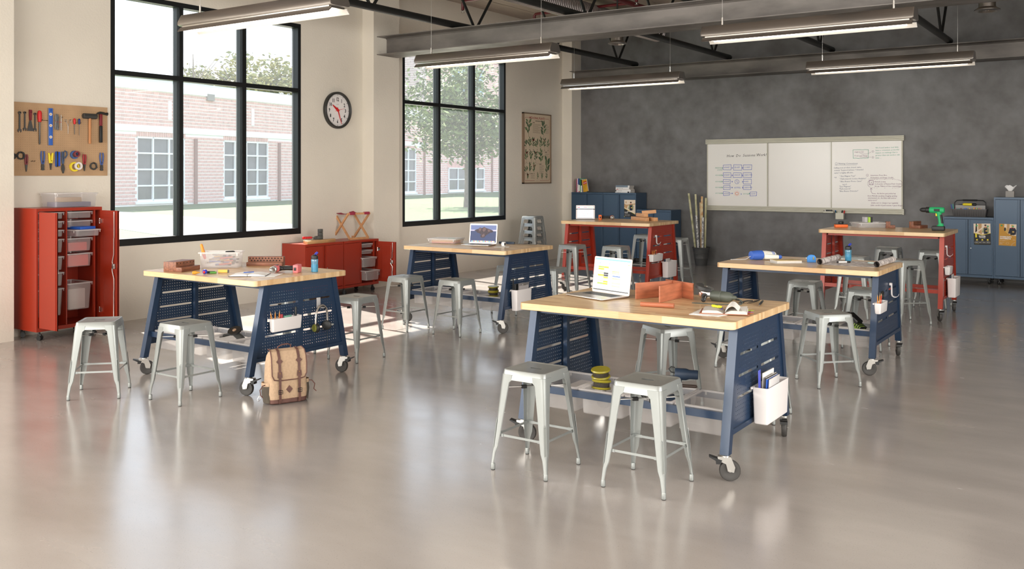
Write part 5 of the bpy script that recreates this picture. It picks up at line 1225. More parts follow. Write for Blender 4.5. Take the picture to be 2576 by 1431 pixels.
part('cable', MB().tube([(0, .085, -.06), (.0, .09, -.12), (.002, .085, -.2), (0, .09, -.27), (.0, .088, -.31)], .002, 5), M_black_pl, t)

# ---------------------------------------------------------------- backpack
t = thing('backpack', 'tan canvas backpack with brown leather straps leaning on the left blue table leg', 'backpack', (-5.60, 5.02, 0), 67, None, -4)
Can = mat('tan_canvas', (188, 160, 132), .9, noise=.12, nscale=60, bump=.3, bscale=240); Mesh_ = P('dark_mesh', (84, 76, 66), .9, bump=.5, bscale=400)
Lth = mat('brown_leather_strap', (104, 70, 62), .6, noise=.3, nscale=18)
w, d = .155, .085
def oo(kx, ky, z, r=.045): return [(x, y, z) for x, y in rrect(w*kx, d*ky, r, 4)]
part('bag_body', MB().loft([oo(.9, .85, .0), oo(.97, .97, .012), oo(1.02, 1.05, .08), oo(1.0, 1.0, .2), oo(.97, .92, .3), oo(.9, .8, .37), oo(.8, .6, .40, .035), oo(.5, .3, .41, .02)]), Can, t)
part('leather_base', MB().loft([oo(.91, .86, -.001), oo(.985, .985, .008), oo(1.005, 1.01, .035), oo(1.0, 1.0, .036)]), Lth, t)
fl = [(-.135, -.088, .40)]
def flap(k, off):
    L = []
    for (yy, z, hw_) in ((.045, .412, .12), (-.02, .422, .128), (-.065, .405, .134), (-.092, .36, .137), (-.10, .30, .138), (-.1, .22, .136), (-.098, .195, .12), (-.097, .185, .08)):
        L.append([(-hw_*k, yy-off, z), (hw_*k, yy-off, z), (hw_*k, yy-off+.006, z-.004), (-hw_*k, yy-off+.006, z-.004)])
    return MB().loft(L)
part('flap', flap(1, .0), Can, t)
part('flap_piping', MB().tube([(-.122, .04, .414), (-.130, -.02, .424), (-.137, -.067, .405), (-.140, -.096, .36), (-.141, -.104, .30), (-.139, -.104, .225), (-.122, -.103, .19), (-.08, -.102, .182), (.08, -.102, .182), (.122, -.103, .19), (.139, -.104, .225), (.141, -.104, .30), (.140, -.096, .36), (.137, -.067, .405), (.130, -.02, .424), (.122, .04, .414)], .0042, 6), Lth, t)
for s in (-1, 1):
    x = s*.078
    m = MB(); pts = [(.0, .424), (-.03, .424), (-.07, .408), (-.097, .362), (-.106, .30), (-.108, .2), (-.104, .12), (-.103, .03), (-.09, .003)]
    m.loft([[(x-.0095, y, z), (x+.0095, y, z), (x+.0095, y-.004, z+.001), (x-.0095, y-.004, z+.001)] for y, z in pts])
    m.prism([(x-.026, .33), (x, .302), (x+.026, .33), (x, .356)], -.108, -.103, 'y'); m.prism([(x-.015, .25), (x+.015, .25), (x+.019, .205), (x-.019, .205)], -.112, -.106, 'y')
    q = part('leather_strap', m, Lth, t)
    part('buckle', MB().tube([(x+a*.016, -.114, .095+b*.014) for a, b in ((-1, -1), (1, -1), (1, 1), (-1, 1))], .0028, 6, closed=True).cyl((x-.016, -.115, .095), (x+.012, -.115, .095), .0022, n=6), M_black, q)
    part('stud', MB().lathe([(.003, 0), (.001, .002)], 8, T=tr(x, -.113, .238) @ rot('X', 90)), P('brass', (196, 150, 52), .3, .9), q)
    part('side_pocket', MB().loft([[(s*(w-.005)+s*(.0+b)*1.0*math.sin(a), d*.75*math.cos(a)-.0, z) for a in [PI*k/8 for k in range(9)]] for z, b in ((.01, .025), (.09, .04), (.155, .034))], closed=False, cap0=False, cap1=False), Mesh_, t)
    part('pocket_trim', MB().loft([[(s*(w-.004)+s*b*math.sin(a), d*.77*math.cos(a), z) for a in [PI*k/8 for k in range(9)]] for z, b in ((.14, .038), (.168, .037))], closed=False, cap0=False, cap1=False), Can, t)
    part('side_strap', MB().tube([(s*.165, -.04, .155), (s*.20, -.05, .15), (s*.222, -.055, .12), (s*.215, -.05, .08), (s*(.20 if s < 0 else .235), -.05, .06)], .0045, 6), Lth, t)
part('diamond_patch', MB().prism([(-.026, .108), (.0, .078), (.026, .108), (0, .138)], -.095, -.090, 'y'), Lth, t)
part('carry_handle', MB().tube([(-.05, .02, .412), (-.05, .015, .432), (-.02, .01, .447), (.03, .01, .45), (.055, .015, .437), (.055, .02, .412)], .0055, 7), Lth, t)
part('carabiner', MB().tube([(-.225, -.05, .085), (-.243, -.052, .055), (-.235, -.052, .035), (-.218, -.05, .05)], .0026, 6, closed=True), M_chrome, t)

# ---------------------------------------------------------------- laptops, tablet
def laptop(label, loc, rz, ang, W, D, content, mats_, hd=None):
    """hinge along local x at y=0, base toward -y, screen faces -y"""
    t = thing('laptop', label, 'laptop', loc, rz)
    h = .012; lo = lambda i, z: [(x, y-D/2, z) for x, y in rrect(W/2-i, D/2-i, .012, 3)]
    q = part('base', MB().loft([lo(.006, .001), lo(.0, .006), lo(0, h-.002), lo(.001, h)]), M_alu, t)
    kb = MB(); kw = W*.78
    kb.box(-kw/2, kw/2, -D*.52, -D*.10, h, h+.0006)
    part('keyboard_deck', kb, P('key_well', (70, 68, 68), .6), q, 0)
    ks = MB(); 
    for r in range(6):
        n = 14; y = -D*.10-D*.42*(r+.5)/6
        for c in range(n):
            x = -kw/2+kw*(c+.5)/n
            if r == 5 and 4 <= c <= 8 and c != 6: continue
            ww = kw/n*.42*(5 if (r == 5 and c == 6) else 1); ks.box(x-ww, x+ww, y-D*.028, y+D*.028, h+.0006, h+.0016)
    part('keys', ks, P('key_black', (50, 50, 52), .5), q, 0)
    part('trackpad', MB().box(-W*.17, W*.17, -D*.93, -D*.58, h, h+.0004), P('trackpad', (186, 180, 176), .35, .5), q, 0)
    T = tr(0, .0, h) @ rot('X', -(ang-90)); H = D*.98
    l2 = lambda i, y: [(x, y, z+H/2) for x, z in rrect(W/2-i, H/2-i, .010, 3)]
    s = part('screen_lid', MB().loft([l2(0, 0), l2(0, .005), l2(.003, .0065)], T=T), M_alu, t)
    part('bezel', MB().box(-W/2+.004, W/2-.004, -.0006, 0, .005, H-.005, 0, T), M_alu if hd is None else M_black_pl, s, 0)
    m = MB(T=T); content(m, -W/2+.012, W/2-.012, .016, H-.012)
    part('screen_picture', m, mats_, s, 0)
    return t
def em(name, c, e=.5): return mat(name, c, .4, emit=e)
SM = [em('screen_white', (232, 236, 240)), em('screen_cyan', (120, 205, 220)), em('screen_yellow', (222, 226, 60)), em('screen_green', (150, 196, 96)), em('screen_blue', (176, 200, 226)), em('screen_dark', (54, 56, 62), .3), em('screen_peach', (228, 204, 188)), em('screen_grey', (196, 204, 210)), em('screen_royal', (64, 92, 190), .6), em('screen_red', (216, 60, 70), .6)]
def rc(m, x0, x1, z0, z1, mi, l): m.quad((x0, -.0008-l*.0004, z0), (x1, -.0008-l*.0004, z0), (x1, -.0008-l*.0004, z1), (x0, -.0008-l*.0004, z1), mi)
def sheet(m, x0, x1, z0, z1):
    W = x1-x0; H = z1-z0; R = lambda a, b, c, d, mi, l=1: rc(m, x0+W*a, x0+W*b, z0+H*c, z0+H*d, mi, l)
    R(0, 1, 0, 1, 0, 0); R(0, 1, .955, 1, 1); R(0, 1, 0, .03, 5)
    rr = random.Random(1)
    for k in range(46): a = rr.uniform(.02, .9); R(a, a+.012, .84+.05*(k % 2), .86+.05*(k % 2), 7 if k % 7 else 8)
    R(.02, .94, .80, .803, 7); R(.93, .98, .86, .88, 3)
    for j, (c, dd) in enumerate(((3, 2), (2, 7), (4, 6), (4, 5), (2, 5), (4, 2), (4, 6), (4, 2), (3, 2))):
        zt_ = .76-.065*j; R(.10, .27, zt_-.055, zt_, 4 if c == 4 else c); R(.27, .40, zt_-.055, zt_, {7: 4, 2: 2, 6: 6, 5: 5}[dd])
        if j % 2: R(.10, .27, zt_-.02, zt_, 2)
    R(.50, .68, .55, .78, 6)
    for z in (.62, .57): R(.50, .70, z-.012, z+.01, 2)
    R(.52, .74, .10, .48, 4); R(.52, .74, .46, .49, 8)
    for z in (.40, .26, .17): R(.52, .75, z-.012, z+.012, 2)
    for k in range(8): R(.56, .66, .34-.01*k*2, .345-.01*k*2, 7, 2)
laptop('open silver laptop with a colourful spreadsheet on the front blue table', (-3.153, 5.869, .931), -18, 97, .385, .262, sheet, SM)
IM = [mat('evening_sky', (96, 112, 160), .4, emit=.3), mat('night_sea', (30, 50, 98), .4, emit=.3), mat('island_rock', (70, 58, 68), .5, emit=.25, noise=.5, nscale=60), mat('island_rock_light', (112, 90, 92), .5, emit=.3, noise=.4, nscale=80), mat('haze_band', (170, 166, 190), .4, emit=.6), em('menu_bar', (190, 200, 226), .6)]+[em('dock_%d' % k, c, .6) for k, c in enumerate(((90, 160, 240), (236, 90, 80), (240, 200, 80), (120, 200, 120), (240, 240, 240)))]
def island(m, x0, x1, z0, z1):
    W = x1-x0; H = z1-z0; Q = lambda pts, mi, l: m.add([(x0+W*a, -.0008-l*.0004, z0+H*b) for a, b in pts], [tuple(range(len(pts)))], mi)
    Q([(0, 0), (1, 0), (1, .66), (0, .66)], 1, 0); Q([(0, .66), (1, .66), (1, 1), (0, 1)], 0, 0); Q([(0, .64), (1, .64), (1, .72), (0, .70)], 4, 1); Q([(0, .97), (1, .97), (1, 1), (0, 1)], 5, 2)
    Q([(.14, .66), (.22, .72), (.30, .76), (.36, .84), (.44, .80), (.52, .88), (.60, .82), (.68, .78), (.80, .72), (.88, .67), (.86, .58), (.74, .54), (.68, .46), (.60, .38), (.56, .28), (.46, .24), (.38, .32), (.42, .42), (.36, .50), (.26, .54), (.22, .62)], 2, 2)
    Q([(.30, .74), (.36, .82), (.42, .78), (.40, .66), (.34, .62)], 3, 3); Q([(.50, .84), (.60, .80), (.58, .66), (.50, .60), (.46, .70)], 3, 3); Q([(.44, .40), (.54, .50), (.56, .36), (.48, .28)], 3, 3); Q([(.66, .74), (.78, .70), (.76, .62), (.68, .60)], 3, 3)
    Q([(.72, .42), (.76, .44), (.75, .40)], 2, 3)
    Q([(.04, .015), (.96, .015), (.96, .085), (.04, .085)], 4, 2)
    for k in range(20): Q([(.05+.045*k, .025), (.085+.045*k, .025), (.085+.045*k, .075), (.05+.045*k, .075)], 6+(k*3) % 5, 3)
laptop('open silver laptop showing a rocky island wallpaper on the middle blue table', (-6.733, 9.215, .931), 13, 99, .37, .25, island, IM)
t = thing('tablet', 'white tablet propped on a dark cover at the left of the left red table', 'tablet', (-7.29, 12.74, 1.081), 28)
Tt = tr(0, 0, .006) @ rot('X', -14)
lb_ = lambda i, y: [(x, y, z+.115) for x, z in rrect(.15-i, .112-i, .012, 3)]
q = part('tablet_body', MB().loft([lb_(.0, 0), lb_(0, .006), lb_(.003, .008)], T=Tt), M_white_pl, t)
m = MB(T=Tt)
R = lambda a, b, c, d, mi, l=1: rc(m, -.128+.256*a, -.128+.256*b, .02+.19*c, .02+.19*d, mi, l)
R(0, 1, 0, 1, 0, 0); R(.02, .16, .88, .93, 9); R(.38, .6, .9, .93, 9); R(.62, .98, .9, .93, 3); R(0, .94, -.03, -.01, 5)
rr = random.Random(5)
for z in (.76, .62, .48, .35, .22):
    for k in range(9):
        if z > .7 and k > 4 or z < .3 and k > 4: continue
        R(.26+.07*k, .31+.07*k, z-.012, z+.012, 1 if (k+int(z*10)) % 4 else 9, 1)
part('screen_picture', m, SM, q, 0)
part('folding_cover', MB().prism([(-.02, .0), (.11, .0), (.11, .006), (.06, .006), (.045, .17), (.038, .17), (.03, .006), (-.02, .006)], -.148, .148, 'x'), M_black_pl, t, 0)
ZT, ZR = .931, 1.081
# ---------------------------------------------------------------- front table
def board_between(nm, label, a, b, h, th, mtl, z=ZT, cat='board', group=None):
    a = Vector(a); b = Vector(b); L = (b-a).length
    return single(nm, label, cat, MB().bbox(0, L, -th/2, th/2, 0, h, .0015), mtl, (a.x, a.y, z), math.degrees(math.atan2(b.y-a.y, b.x-a.x)), group)
t = thing('wooden_divider', 'three reddish boards slotted together standing on the front blue table', 'divider', (0, 0, ZT))
def slat(a, b, h, th=.010):
    a = Vector(a); b = Vector(b); v = b-a; o = part('board', MB().bbox(0, v.length, -th/2, th/2, 0, h, .0012), M_cherry, t, 20, loc=(a.x, a.y, 0)); o.rotation_euler.z = math.atan2(v.y, v.x)
slat((-2.908, 5.785), (-2.765, 6.075), .112); slat((-2.696, 5.72), (-2.67, 6.02), .112); slat((-2.83, 6.115), (-2.565, 5.985), .113)
single('dowel', 'reddish wooden dowel lying near the front edge of the front blue table', 'dowel', MB().cyl((0, 0, 0), (.222, 0, 0), .016, n=20), M_cherry, (-2.72, 5.485, ZT+.016), 11.5)
t = thing('angle_grinder', 'dark green-grey angle grinder with chrome gear head on the front blue table', 'grinder', (-2.38, 5.99, ZT), -8)
GG = P('grinder_green', (78, 84, 76), .5)
part('motor_body', MB().lathe([(.030, -.075), (.036, -.07), (.037, .0), (.034, .003), (.034, .007), (.036, .01), (.035, .055), (.026, .075), (.016, .085), (.014, .105), (.006, .115)], 20, T=tr(.02, 0, .037) @ rot('Y', 90)), GG, t)
part('gear_head', MB().bbox(-.13, -.05, -.032, .032, .012, .066, .010).bbox(-.145, -.12, -.026, .026, .018, .058, .008), M_chrome, t)
part('guard', MB().loft([[(-.105+r*math.cos(a), .0+r*math.sin(a), z) for a in [math.radians(200+k*18-60) for k in range(12)]] for r, z in ((.01, .100), (.066, .102), (.068, .082), (.065, .082), (.063, .098), (.01, .097))], closed=False, T=tr(0, 0, -.005) @ tr(-.1, 0, .1) @ rot('Y', 14) @ tr(.1, 0, -.1)), M_black_pl, t)
q = part('cutting_disc', MB().lathe([(.001, -.002), (.060, -.002), (.060, .001), (.001, .001)], 28, T=tr(-.105, 0, .088) @ rot('Y', 12)), P('disc_grey', (92, 94, 92), .6), t)
part('disc_flange', MB().lathe([(.017, 0), (.017, .008), (.010, .012)], 6, T=tr(-.105, 0, .088) @ rot('Y', 12)), M_chrome, q)
part('gear_knob', MB().cyl((-.09, -.03, .034), (-.09, -.045, .034), .020, n=16), M_black_pl, t)
part('side_handle', MB().lathe([(.008, 0), (.010, .03), (.013, .035), (.013, .075), (.016, .08), (.016, .105), (.008, .112)], 14, T=tr(-.085, -.04, .034) @ rot('Z', 25) @ rot('X', 97)), M_black_pl, t)
part('power_cord', MB().tube([(.13, 0, .035), (.16, -.01, .03), (.195, -.03, .015), (.20, -.06, .006), (.17, -.085, .004), (.05, -.15, .004), (-.02, -.175, .004), (-.09, -.20, .004)], .0032, 6), P('cord_grey', (70, 80, 76), .6), t)
t = thing('pliers', 'small black side cutters lying open on the front blue table', 'pliers', (-2.225, 6.03, ZT), 0)
part('jaws', MB().prism([(-.008, -.07), (.006, -.07), (.012, -.01), (-.012, -.01)], .002, .012, 'z', T=rot('Z', 5)), M_black_pl, t)
for s, e in ((-1, (-.075, .06)), (1, (.04, .075))): part('handle', MB().tube([(0, -.012, .008), (e[0]*.4, e[1]*.5, .010), (e[0], e[1], .008)], .0042, 7), M_black_pl, t)
t = thing('tweezers', 'black tweezers lying beside the craft knife on the front blue table', 'tweezers', (-2.168, 6.09, ZT), 87)
for s in (-1, 1): part('arm', MB().tube([(.10, 0, .006), (.03, s*.007, .006), (-.05, s*.011, .005), (-.10, s*.007, .003)], [.003, .003, .002, .001], 6), M_black_pl, t)
t = thing('craft_knife', 'black craft knife nearest the right edge of the front blue table', 'knife', (-2.093, 6.0, ZT), 103)
part('handle', MB().lathe([(.004, -.05), (.007, -.045), (.008, .06), (.007, .125), (.004, .13)], 10, T=tr(0, 0, .009) @ rot('Y', 90)), M_black_pl, t)
part('blade', MB().prism([(-.05, .004), (-.05, -.004), (-.14, -.001)], .006, .008, 'z'), M_zinc, t)
single('loose_sheets', 'white sheets under the open book on the front blue table', 'paper', MB().prism([(-2.315, 5.335), (-2.13, 5.345), (-2.11, 5.45), (-2.16, 5.52), (-2.345, 5.64)], 0, .002, 'z').prism([(-2.30, 5.36), (-2.14, 5.33), (-2.10, 5.46), (-2.32, 5.60)], .002, .0032, 'z'), M_paper, (0, 0, ZT))
t = thing('open_book', 'thick open book with brown cover and a curling page on the front blue table', 'book', (-2.158, 5.53, ZT+.0035), 18)
part('cover', MB().bbox(-.15, .155, -.105, .105, 0, .004, .001), P('russet_cover', (160, 100, 74), .6), t)
def pageblock(s, h, w):
    pts = [(s*.004, .004), (s*w, .004), (s*(w-.004), .004+h*.8), (s*w*.7, .004+h), (s*w*.3, .004+h*.96), (s*.02, .004+h*.5)]
    return MB().prism(pts, -.098, .098, 'y')
part('left_pages', pageblock(-1, .018, .135), M_paper2, t); part('right_pages', pageblock(1, .020, .140), M_paper2, t)
m = MB(); L = []
for k in range(13):
    f = k/12; x = .004+.13*f; z = .012+.036*math.sin(PI*min(1, f*1.55))*(1 if f < .65 else .55)+.012*f; L.append([(x, -.097, z), (x, .097, z+.004), (x, .097, z+.0052), (x, -.097, z+.0012)])
part('curling_page', m.loft(L), M_paper, t)
for k, (y, c) in enumerate(((.06, Yel), (.045, P('neon_green', (110, 210, 110))), (.0, Pnk), (-.02, P('violet_tab', (140, 90, 170))), (-.05, Org))): part('page_tab', MB().box(.135, .175, y-.006, y+.006, .010-.001*k, .0108-.001*k), c, t, 0)
single('highlighter', 'yellow highlighter lying on the left page of the open book', 'highlighter', MB().bbox(-.038, .03, -.012, .012, 0, .014, .004).bbox(.026, .044, -.009, .009, .002, .012, .003).box(-.012, .012, -.004, .004, .0138, .0146, 1), [P('neon_yellow', (238, 236, 40)), Ink], (-2.222, 5.555, ZT+.026), -28)
single('pen', 'slim violet pen in the fold of the open book', 'pen', MB().cyl((0, 0, 0), (0, .11, 0), .0035, n=8), P('violet_pen', (112, 92, 190)), (-2.175, 5.52, ZT+.020), 20)

# ---------------------------------------------------------------- left table
def drill_block(label, loc, rz, L, rows, n, h1=.075, d1=.045, h2=.035, d2=.05, mtl=None, hr=.0055):
    """stepped block: holes in the upright front face (-y)"""
    t = thing('drill_bit_block', label, 'block', loc, rz)
    part('block', MB().bbox(0, L, 0, d1, 0, h1, .0015).bbox(0, L, -d2, -.0002, 0, h2, .0015), mtl or M_walnut, t)
    m = MB()
    for r in range(rows):
        for k in range(n-(r % 2)):
            x = L*.06+(L*.88)*(k+.5*(r % 2))/(n-1); z = h1-.016-.021*r
            m.cyl((x, -.0006, z), (x, .02, z), hr, n=10)
    part('drill_hole', m, P('hole_dark', (34, 26, 22), .9), t, 0)
    return t
drill_block('short walnut block with one row of holes on the left blue table', (-7.082, 5.075, ZT), 108, .27, 1, 6, .088, .13, .04, .06)
drill_block('long walnut block with two staggered rows of holes behind the pink drill', (-7.03, 5.83, ZT), 33, .34, 2, 11, .085, .06, .035, .05, hr=.0065)
tray('big clear box full of markers on the left blue table', (-7.09, 5.575, ZT), 40, .385, .235, .15)
mk = (('screwdriver with orange handle sticking out at the left', -.12, -.05, (4, -16), .21, OrP), )
t = thing('screwdriver', 'orange and red handled screwdriver poking out of the clear marker box', 'screwdriver', (-7.165, 5.465, ZT+.03), 40, None, 4, -14)
part('handle', MB().lathe([(.013, .10), (.015, .12), (.013, .19), (.006, .20)], 12), OrP, t); part('collar', MB().lathe([(.008, .055), (.014, .065), (.014, .10), (.008, .104)], 12), Rd, t); part('shaft', MB().cyl((0, 0, 0), (0, 0, .06), .004, n=8), M_zinc, t)
rr = random.Random(11); tones = [P('marker_grey', (150, 142, 134)), P('marker_blue', (92, 110, 170)), P('marker_red', (200, 90, 86)), P('marker_tan', (208, 172, 110)), P('marker_violet', (130, 116, 160))]
for k in range(16):
    a = rr.uniform(-50, 50); c = tones[k % 5]; a *= .5; u = rr.uniform(-.085, .085); v = rr.uniform(-.025, .025); cx0 = -7.09+.766*u-.643*v; cy0 = 5.575+.643*u+.766*v
    o = single('marker', 'marker lying in the heap inside the big clear box', 'marker', MB().cyl((-.07, 0, 0), (.045, 0, 0), .0075, n=8).cyl((.045, 0, 0), (.07, 0, 0), .0085, n=8, m=1), [c, M_black_pl], (cx0, cy0, ZT+.022+.006*k), 40+a, 'markers heaped in the clear box')
    o.rotation_euler.y = math.radians(rr.uniform(-8, 8))
single('permanent_marker', 'black marker on top of the heap in the big clear box', 'marker', MB().lathe([(.006, -.04), (.009, -.03), (.010, .03), (.004, .045)], 10, T=rot('Y', 90)), M_black_pl, (-7.03, 5.62, ZT+.145), 60)
single('wooden_whistle', 'small ochre wooden whistle on the left blue table', 'toy', MB().lathe([(.002, -.035), (.014, -.03), (.016, -.005), (.008, .012), (.004, .03)], 14, T=rot('Y', 90)), P('ochre_toy', (206, 150, 44)), (-6.77, 5.055, ZT+.016), 50)
t = thing('toy_ball', 'blue white and red toy beside the ochre whistle', 'toy', (-6.725, 5.11, ZT))
part('ball', MB().ball((0, 0, .022), .024, .02, .022), P('toy_blue', (44, 50, 170)), t); part('patch', MB().ball((.008, -.014, .02), .012, .010, .012), Rd, t); part('white_patch', MB().ball((.0, .0, .036), .014, .012, .009), M_paper, t)
t = thing('glass_vials', 'small black bracket and green vial lying on the left blue table', 'vial', (-6.72, 5.175, ZT), 40)
part('bracket', MB().bbox(-.04, .03, -.006, .004, .0, .022, .002), M_black_pl, t); part('vial', MB().cyl((-.01, -.012, .010), (.045, -.012, .010), .010, n=10), P('vial_green', (90, 150, 70), .2), t)
single('glue_stick', 'small yellow tube lying right of the green vial', 'tube', MB().cyl((-.045, 0, 0), (.035, 0, 0), .015, n=14).cyl((.035, 0, 0), (.045, 0, 0), .013, n=14, m=1), [P('tube_yellow', (228, 190, 92)), M_grey_pl], (-6.665, 5.26, ZT+.016), 40)
t = thing('open_notebook', 'open grey-covered notebook with curved pages on the left blue table', 'notebook', (-6.335, 5.275, ZT), 38)
part('cover', MB().bbox(-.155, .155, -.115, .115, 0, .004, .001), P('charcoal_cover', (78, 76, 76), .6), t)
for s in (-1, 1):
    L = []
    for k in range(9):
        f = k/8; x = s*(.003+.145*f); z = .005+.017*math.sin(PI*min(1, .18+f*.75))*(1-.35*f)
        L.append([(x, -.108, .004), (x, .108, .004), (x, .108, z), (x, -.108, z)])
    part('pages', MB().loft(L), M_paper, t)
single('pen', 'blue ballpoint pen lying in the open notebook on the left table', 'pen', MB().cyl((-.05, 0, 0), (.04, 0, 0), .0035, n=8), Blu, (-6.36, 5.29, ZT+.024), 70)
single('loose_sheet', 'white sheet beside the open notebook, under the pink drill nose', 'paper', MB().prism([(-.10, -.14), (.10, -.14), (.10, .14), (-.10, .14)], 0, .001), M_paper, (-6.21, 5.36, ZT), 38-5)

def drill(label, loc, rz, col, lying, side=1, handle=None, s=1.0, bat=None, chuck=None):
    """pistol drill; local x = nose direction, z = up through the head"""
    t = thing('cordless_drill', label, 'drill', loc, rz); bat = bat or col
    T = Matrix.Scale(s, 4)
    if lying: T = tr(0, 0, .036*s) @ T @ rot('X', 90*side)
    hd = handle or M_black_pl
    G = lambda *a: T
    part('motor_housing', MB(T).lathe([(.012, -.085), (.027, -.08), (.031, -.05), (.031, .04), (.026, .055)], 18, T=rot('Y', 90)), col, t)
    part('vent_panel', MB(T).bbox(-.045, .01, -.0322, .0322, -.012, .012, .003), M_black_pl, t)
    part('torque_ring', MB(T).lathe([(.028, .055), (.030, .058), (.030, .085), (.024, .09)], 18, T=rot('Y', 90)), chuck or M_grey_pl, t)
    part('chuck', MB(T).lathe([(.022, .09), (.023, .10), (.022, .125), (.012, .142), (.006, .145)], 16, T=rot('Y', 90)), chuck if chuck else M_black_pl, t)
    m = MB(T); ell_ = lambda cx, cz, a, b: [(cx+a*math.cos(2*PI*i/12), b*math.sin(2*PI*i/12), cz) for i in range(12)]
    m.loft([ell_(-.03, -.012, .032, .026), ell_(-.034, -.045, .022, .019), ell_(-.042, -.09, .019, .018), ell_(-.050, -.135, .022, .020), ell_(-.045, -.158, .036, .03)])
    part('handle', m, hd if lying else col, t)
    part('rubber_grip', MB(T).loft([[(x-.012, y*1.04, z) for x, y, z in ell_(-.036, -.045, .014, .0185)], [(x-.010, y*1.04, z) for x, y, z in ell_(-.046, -.09, .012, .018)], [(x-.008, y*1.04, z) for x, y, z in ell_(-.052, -.13, .016, .020)]]), M_black_pl, t)
    part('trigger', MB(T).bbox(-.018, -.002, -.009, .009, -.06, -.03, .004), M_black_pl if lying else Yel, t)
    part('battery', MB(T).bbox(-.085, .03, -.036, .036, -.205, -.158, .008), bat, t); part('battery_latch', MB(T).bbox(.028, .034, -.014, .014, -.19, -.168, .002), M_black_pl, t)
    return t
drill('pink cordless drill lying on its side on the left blue table', (-6.31, 5.545, ZT), -60, Pnk, True, s=1.0, chuck=M_zinc)
drill('orange cordless drill lying on its side on the left red table', (-6.91, 12.93, ZR), -60, Org, True, -1, s=1.05, chuck=M_zinc)
t = drill('green and black cordless drill standing upright on the right red table', (-2.17, 12.77, ZR+.262), 180, Grn, False, s=1.28, bat=M_black_pl, chuck=M_black_pl)

def bottle(label, loc, rz):
    t = thing('water_bottle', label, 'bottle', loc, rz)
    part('bottle_body', MB().lathe([(.028, 0), (.031, .004), (.030, .03), (.032, .05), (.029, .075), (.031, .095), (.031, .112), (.027, .118)], 20), clear_mat('aqua_plastic', (110, 200, 232), .5, .15, .08), t)
    part('water', MB().lathe([(.026, .003), (.028, .006), (.027, .07)], 16), P('water_blue', (60, 150, 190), .2), t)
    part('lid', MB().lathe([(.030, .115), (.031, .12), (.030, .142), (.018, .15), (.010, .156)], 20), M_black_pl, t)
    part('straw_loop', MB().tube([(0, 0, .15), (.006, 0, .165), (.022, 0, .178), (.03, 0, .172), (.018, 0, .16), (.008, 0, .15)], .005, 8), P('royal_plastic', (36, 56, 170)), t)
    part('straw', MB().cyl((0, 0, .01), (0, 0, .15), .003, n=8), P('royal_plastic', (36, 56, 170)), t)
bottle('blue drinking bottle at the right end of the left blue table', (-6.075, 5.78, ZT), 30); bottle('blue drinking bottle standing behind the drawings on the right blue table', (-2.42, 9.51, ZT), 30)

# ---------------------------------------------------------------- middle table
tray('shallow clear tray of paper on the middle blue table', (-7.27, 9.165, ZT), 14, .40, .31, .062)
for k, (z, c, lb) in enumerate(((.006, P('salmon_paper', (226, 140, 130), .8), 'salmon'), (.020, P('orange_paper', (226, 170, 116), .8), 'orange'), (.034, P('buff_paper', (236, 210, 170), .8), 'buff'))):
    single('paper_stack', lb+' coloured paper stacked in the tray on the middle blue table', 'paper', MB().box(-.15, .15, -.11, .11, 0, .013), c, (-7.27, 9.165, ZT+z), 14)
single('paper_sheet', 'white sheet with teal corner on the tray of the middle blue table', 'paper', MB().box(-.17, .17, -.13, .13, 0, .001).box(.06, .16, -.10, -.06, .001, .0015, 1), [M_paper, P('teal_print', (60, 170, 150), .7)], (-7.27, 9.165, ZT+.0625), 16)
t = thing('tape_roll', 'white tape roll standing on a card on the middle blue table', 'tape', (-6.33, 9.09, ZT+.002), 100)
part('tape', MB().lathe([(.018, -.018), (.027, -.018), (.027, .018), (.018, .018)], 20, T=tr(0, 0, .027) @ rot('X', 90), caps=False), M_paper, t); part('core', MB().lathe([(.016, -.019), (.019, -.019), (.019, .019), (.016, .019)], 20, T=tr(0, 0, .027) @ rot('X', 90), caps=False), M_black_pl, t)
single('white_card', 'thin white card under the tape roll on the middle blue table', 'paper', MB().box(-.09, .09, -.06, .06, 0, .001), M_paper, (-6.31, 9.02, ZT), 30)
t = thing('hand_saw', 'hand saw with dark blue handle lying on the middle blue table', 'saw', (-6.45, 9.475, ZT), -5)
part('handle', MB().prism([(-.21, -.03), (-.20, .045), (-.15, .055), (.0, .03), (.02, -.01), (-.06, -.035), (-.15, -.045)], .0, .024, 'z'), DkB, t)
part('blade', MB().prism([(-.03, -.02), (.0, .03), (.36, .01), (.36, -.02)], .008, .010, 'z'), M_dsteel, t, 0)

# ---------------------------------------------------------------- right table
t = thing('glue_gun', 'white and blue electric tool with blue stripes on the right blue table', 'power tool', (-3.19, 9.17, ZT), 55)
Wt = P('tool_white', (230, 230, 220)); Bl2 = P('tool_blue', (58, 100, 190))
def lat(cx, cy, cz): return tr(cx, cy, cz) @ rot('Y', 90)
part('barrel', MB().lathe([(.03, -.02), (.046, .0), (.044, .06), (.034, .12), (.033, .15), (.024, .165)], 18, T=lat(0, 0, .046)), Wt, t)
part('blue_nose', MB().lathe([(.030, -.13), (.043, -.125), (.049, -.06), (.049, .0), (.045, .005)], 18, T=lat(0, 0, .048)), Bl2, t)
m = MB()
for k in range(3): m.lathe([(.0352, .10+.016*k), (.0352, .107+.016*k)], 18, T=lat(0, 0, .046))
part('stripe', m, Bl2, t)
part('handle', MB().tube([(.02, -.03, .035), (.07, -.07, .032), (.14, -.085, .03)], [.03, .026, .022], 12), Wt, t); part('trigger', MB().tube([(.14, -.085, .03), (.17, -.09, .03), (.18, -.092, .03)], [.02, .02, .01], 10), Bl2, t)
part('power_cord', MB().tube([(-.13, 0, .04), (-.17, .02, .01), (-.22, .06, .004), (-.30, .10, .004)], .003, 6), P('pale_cord', (196, 196, 196)), t)
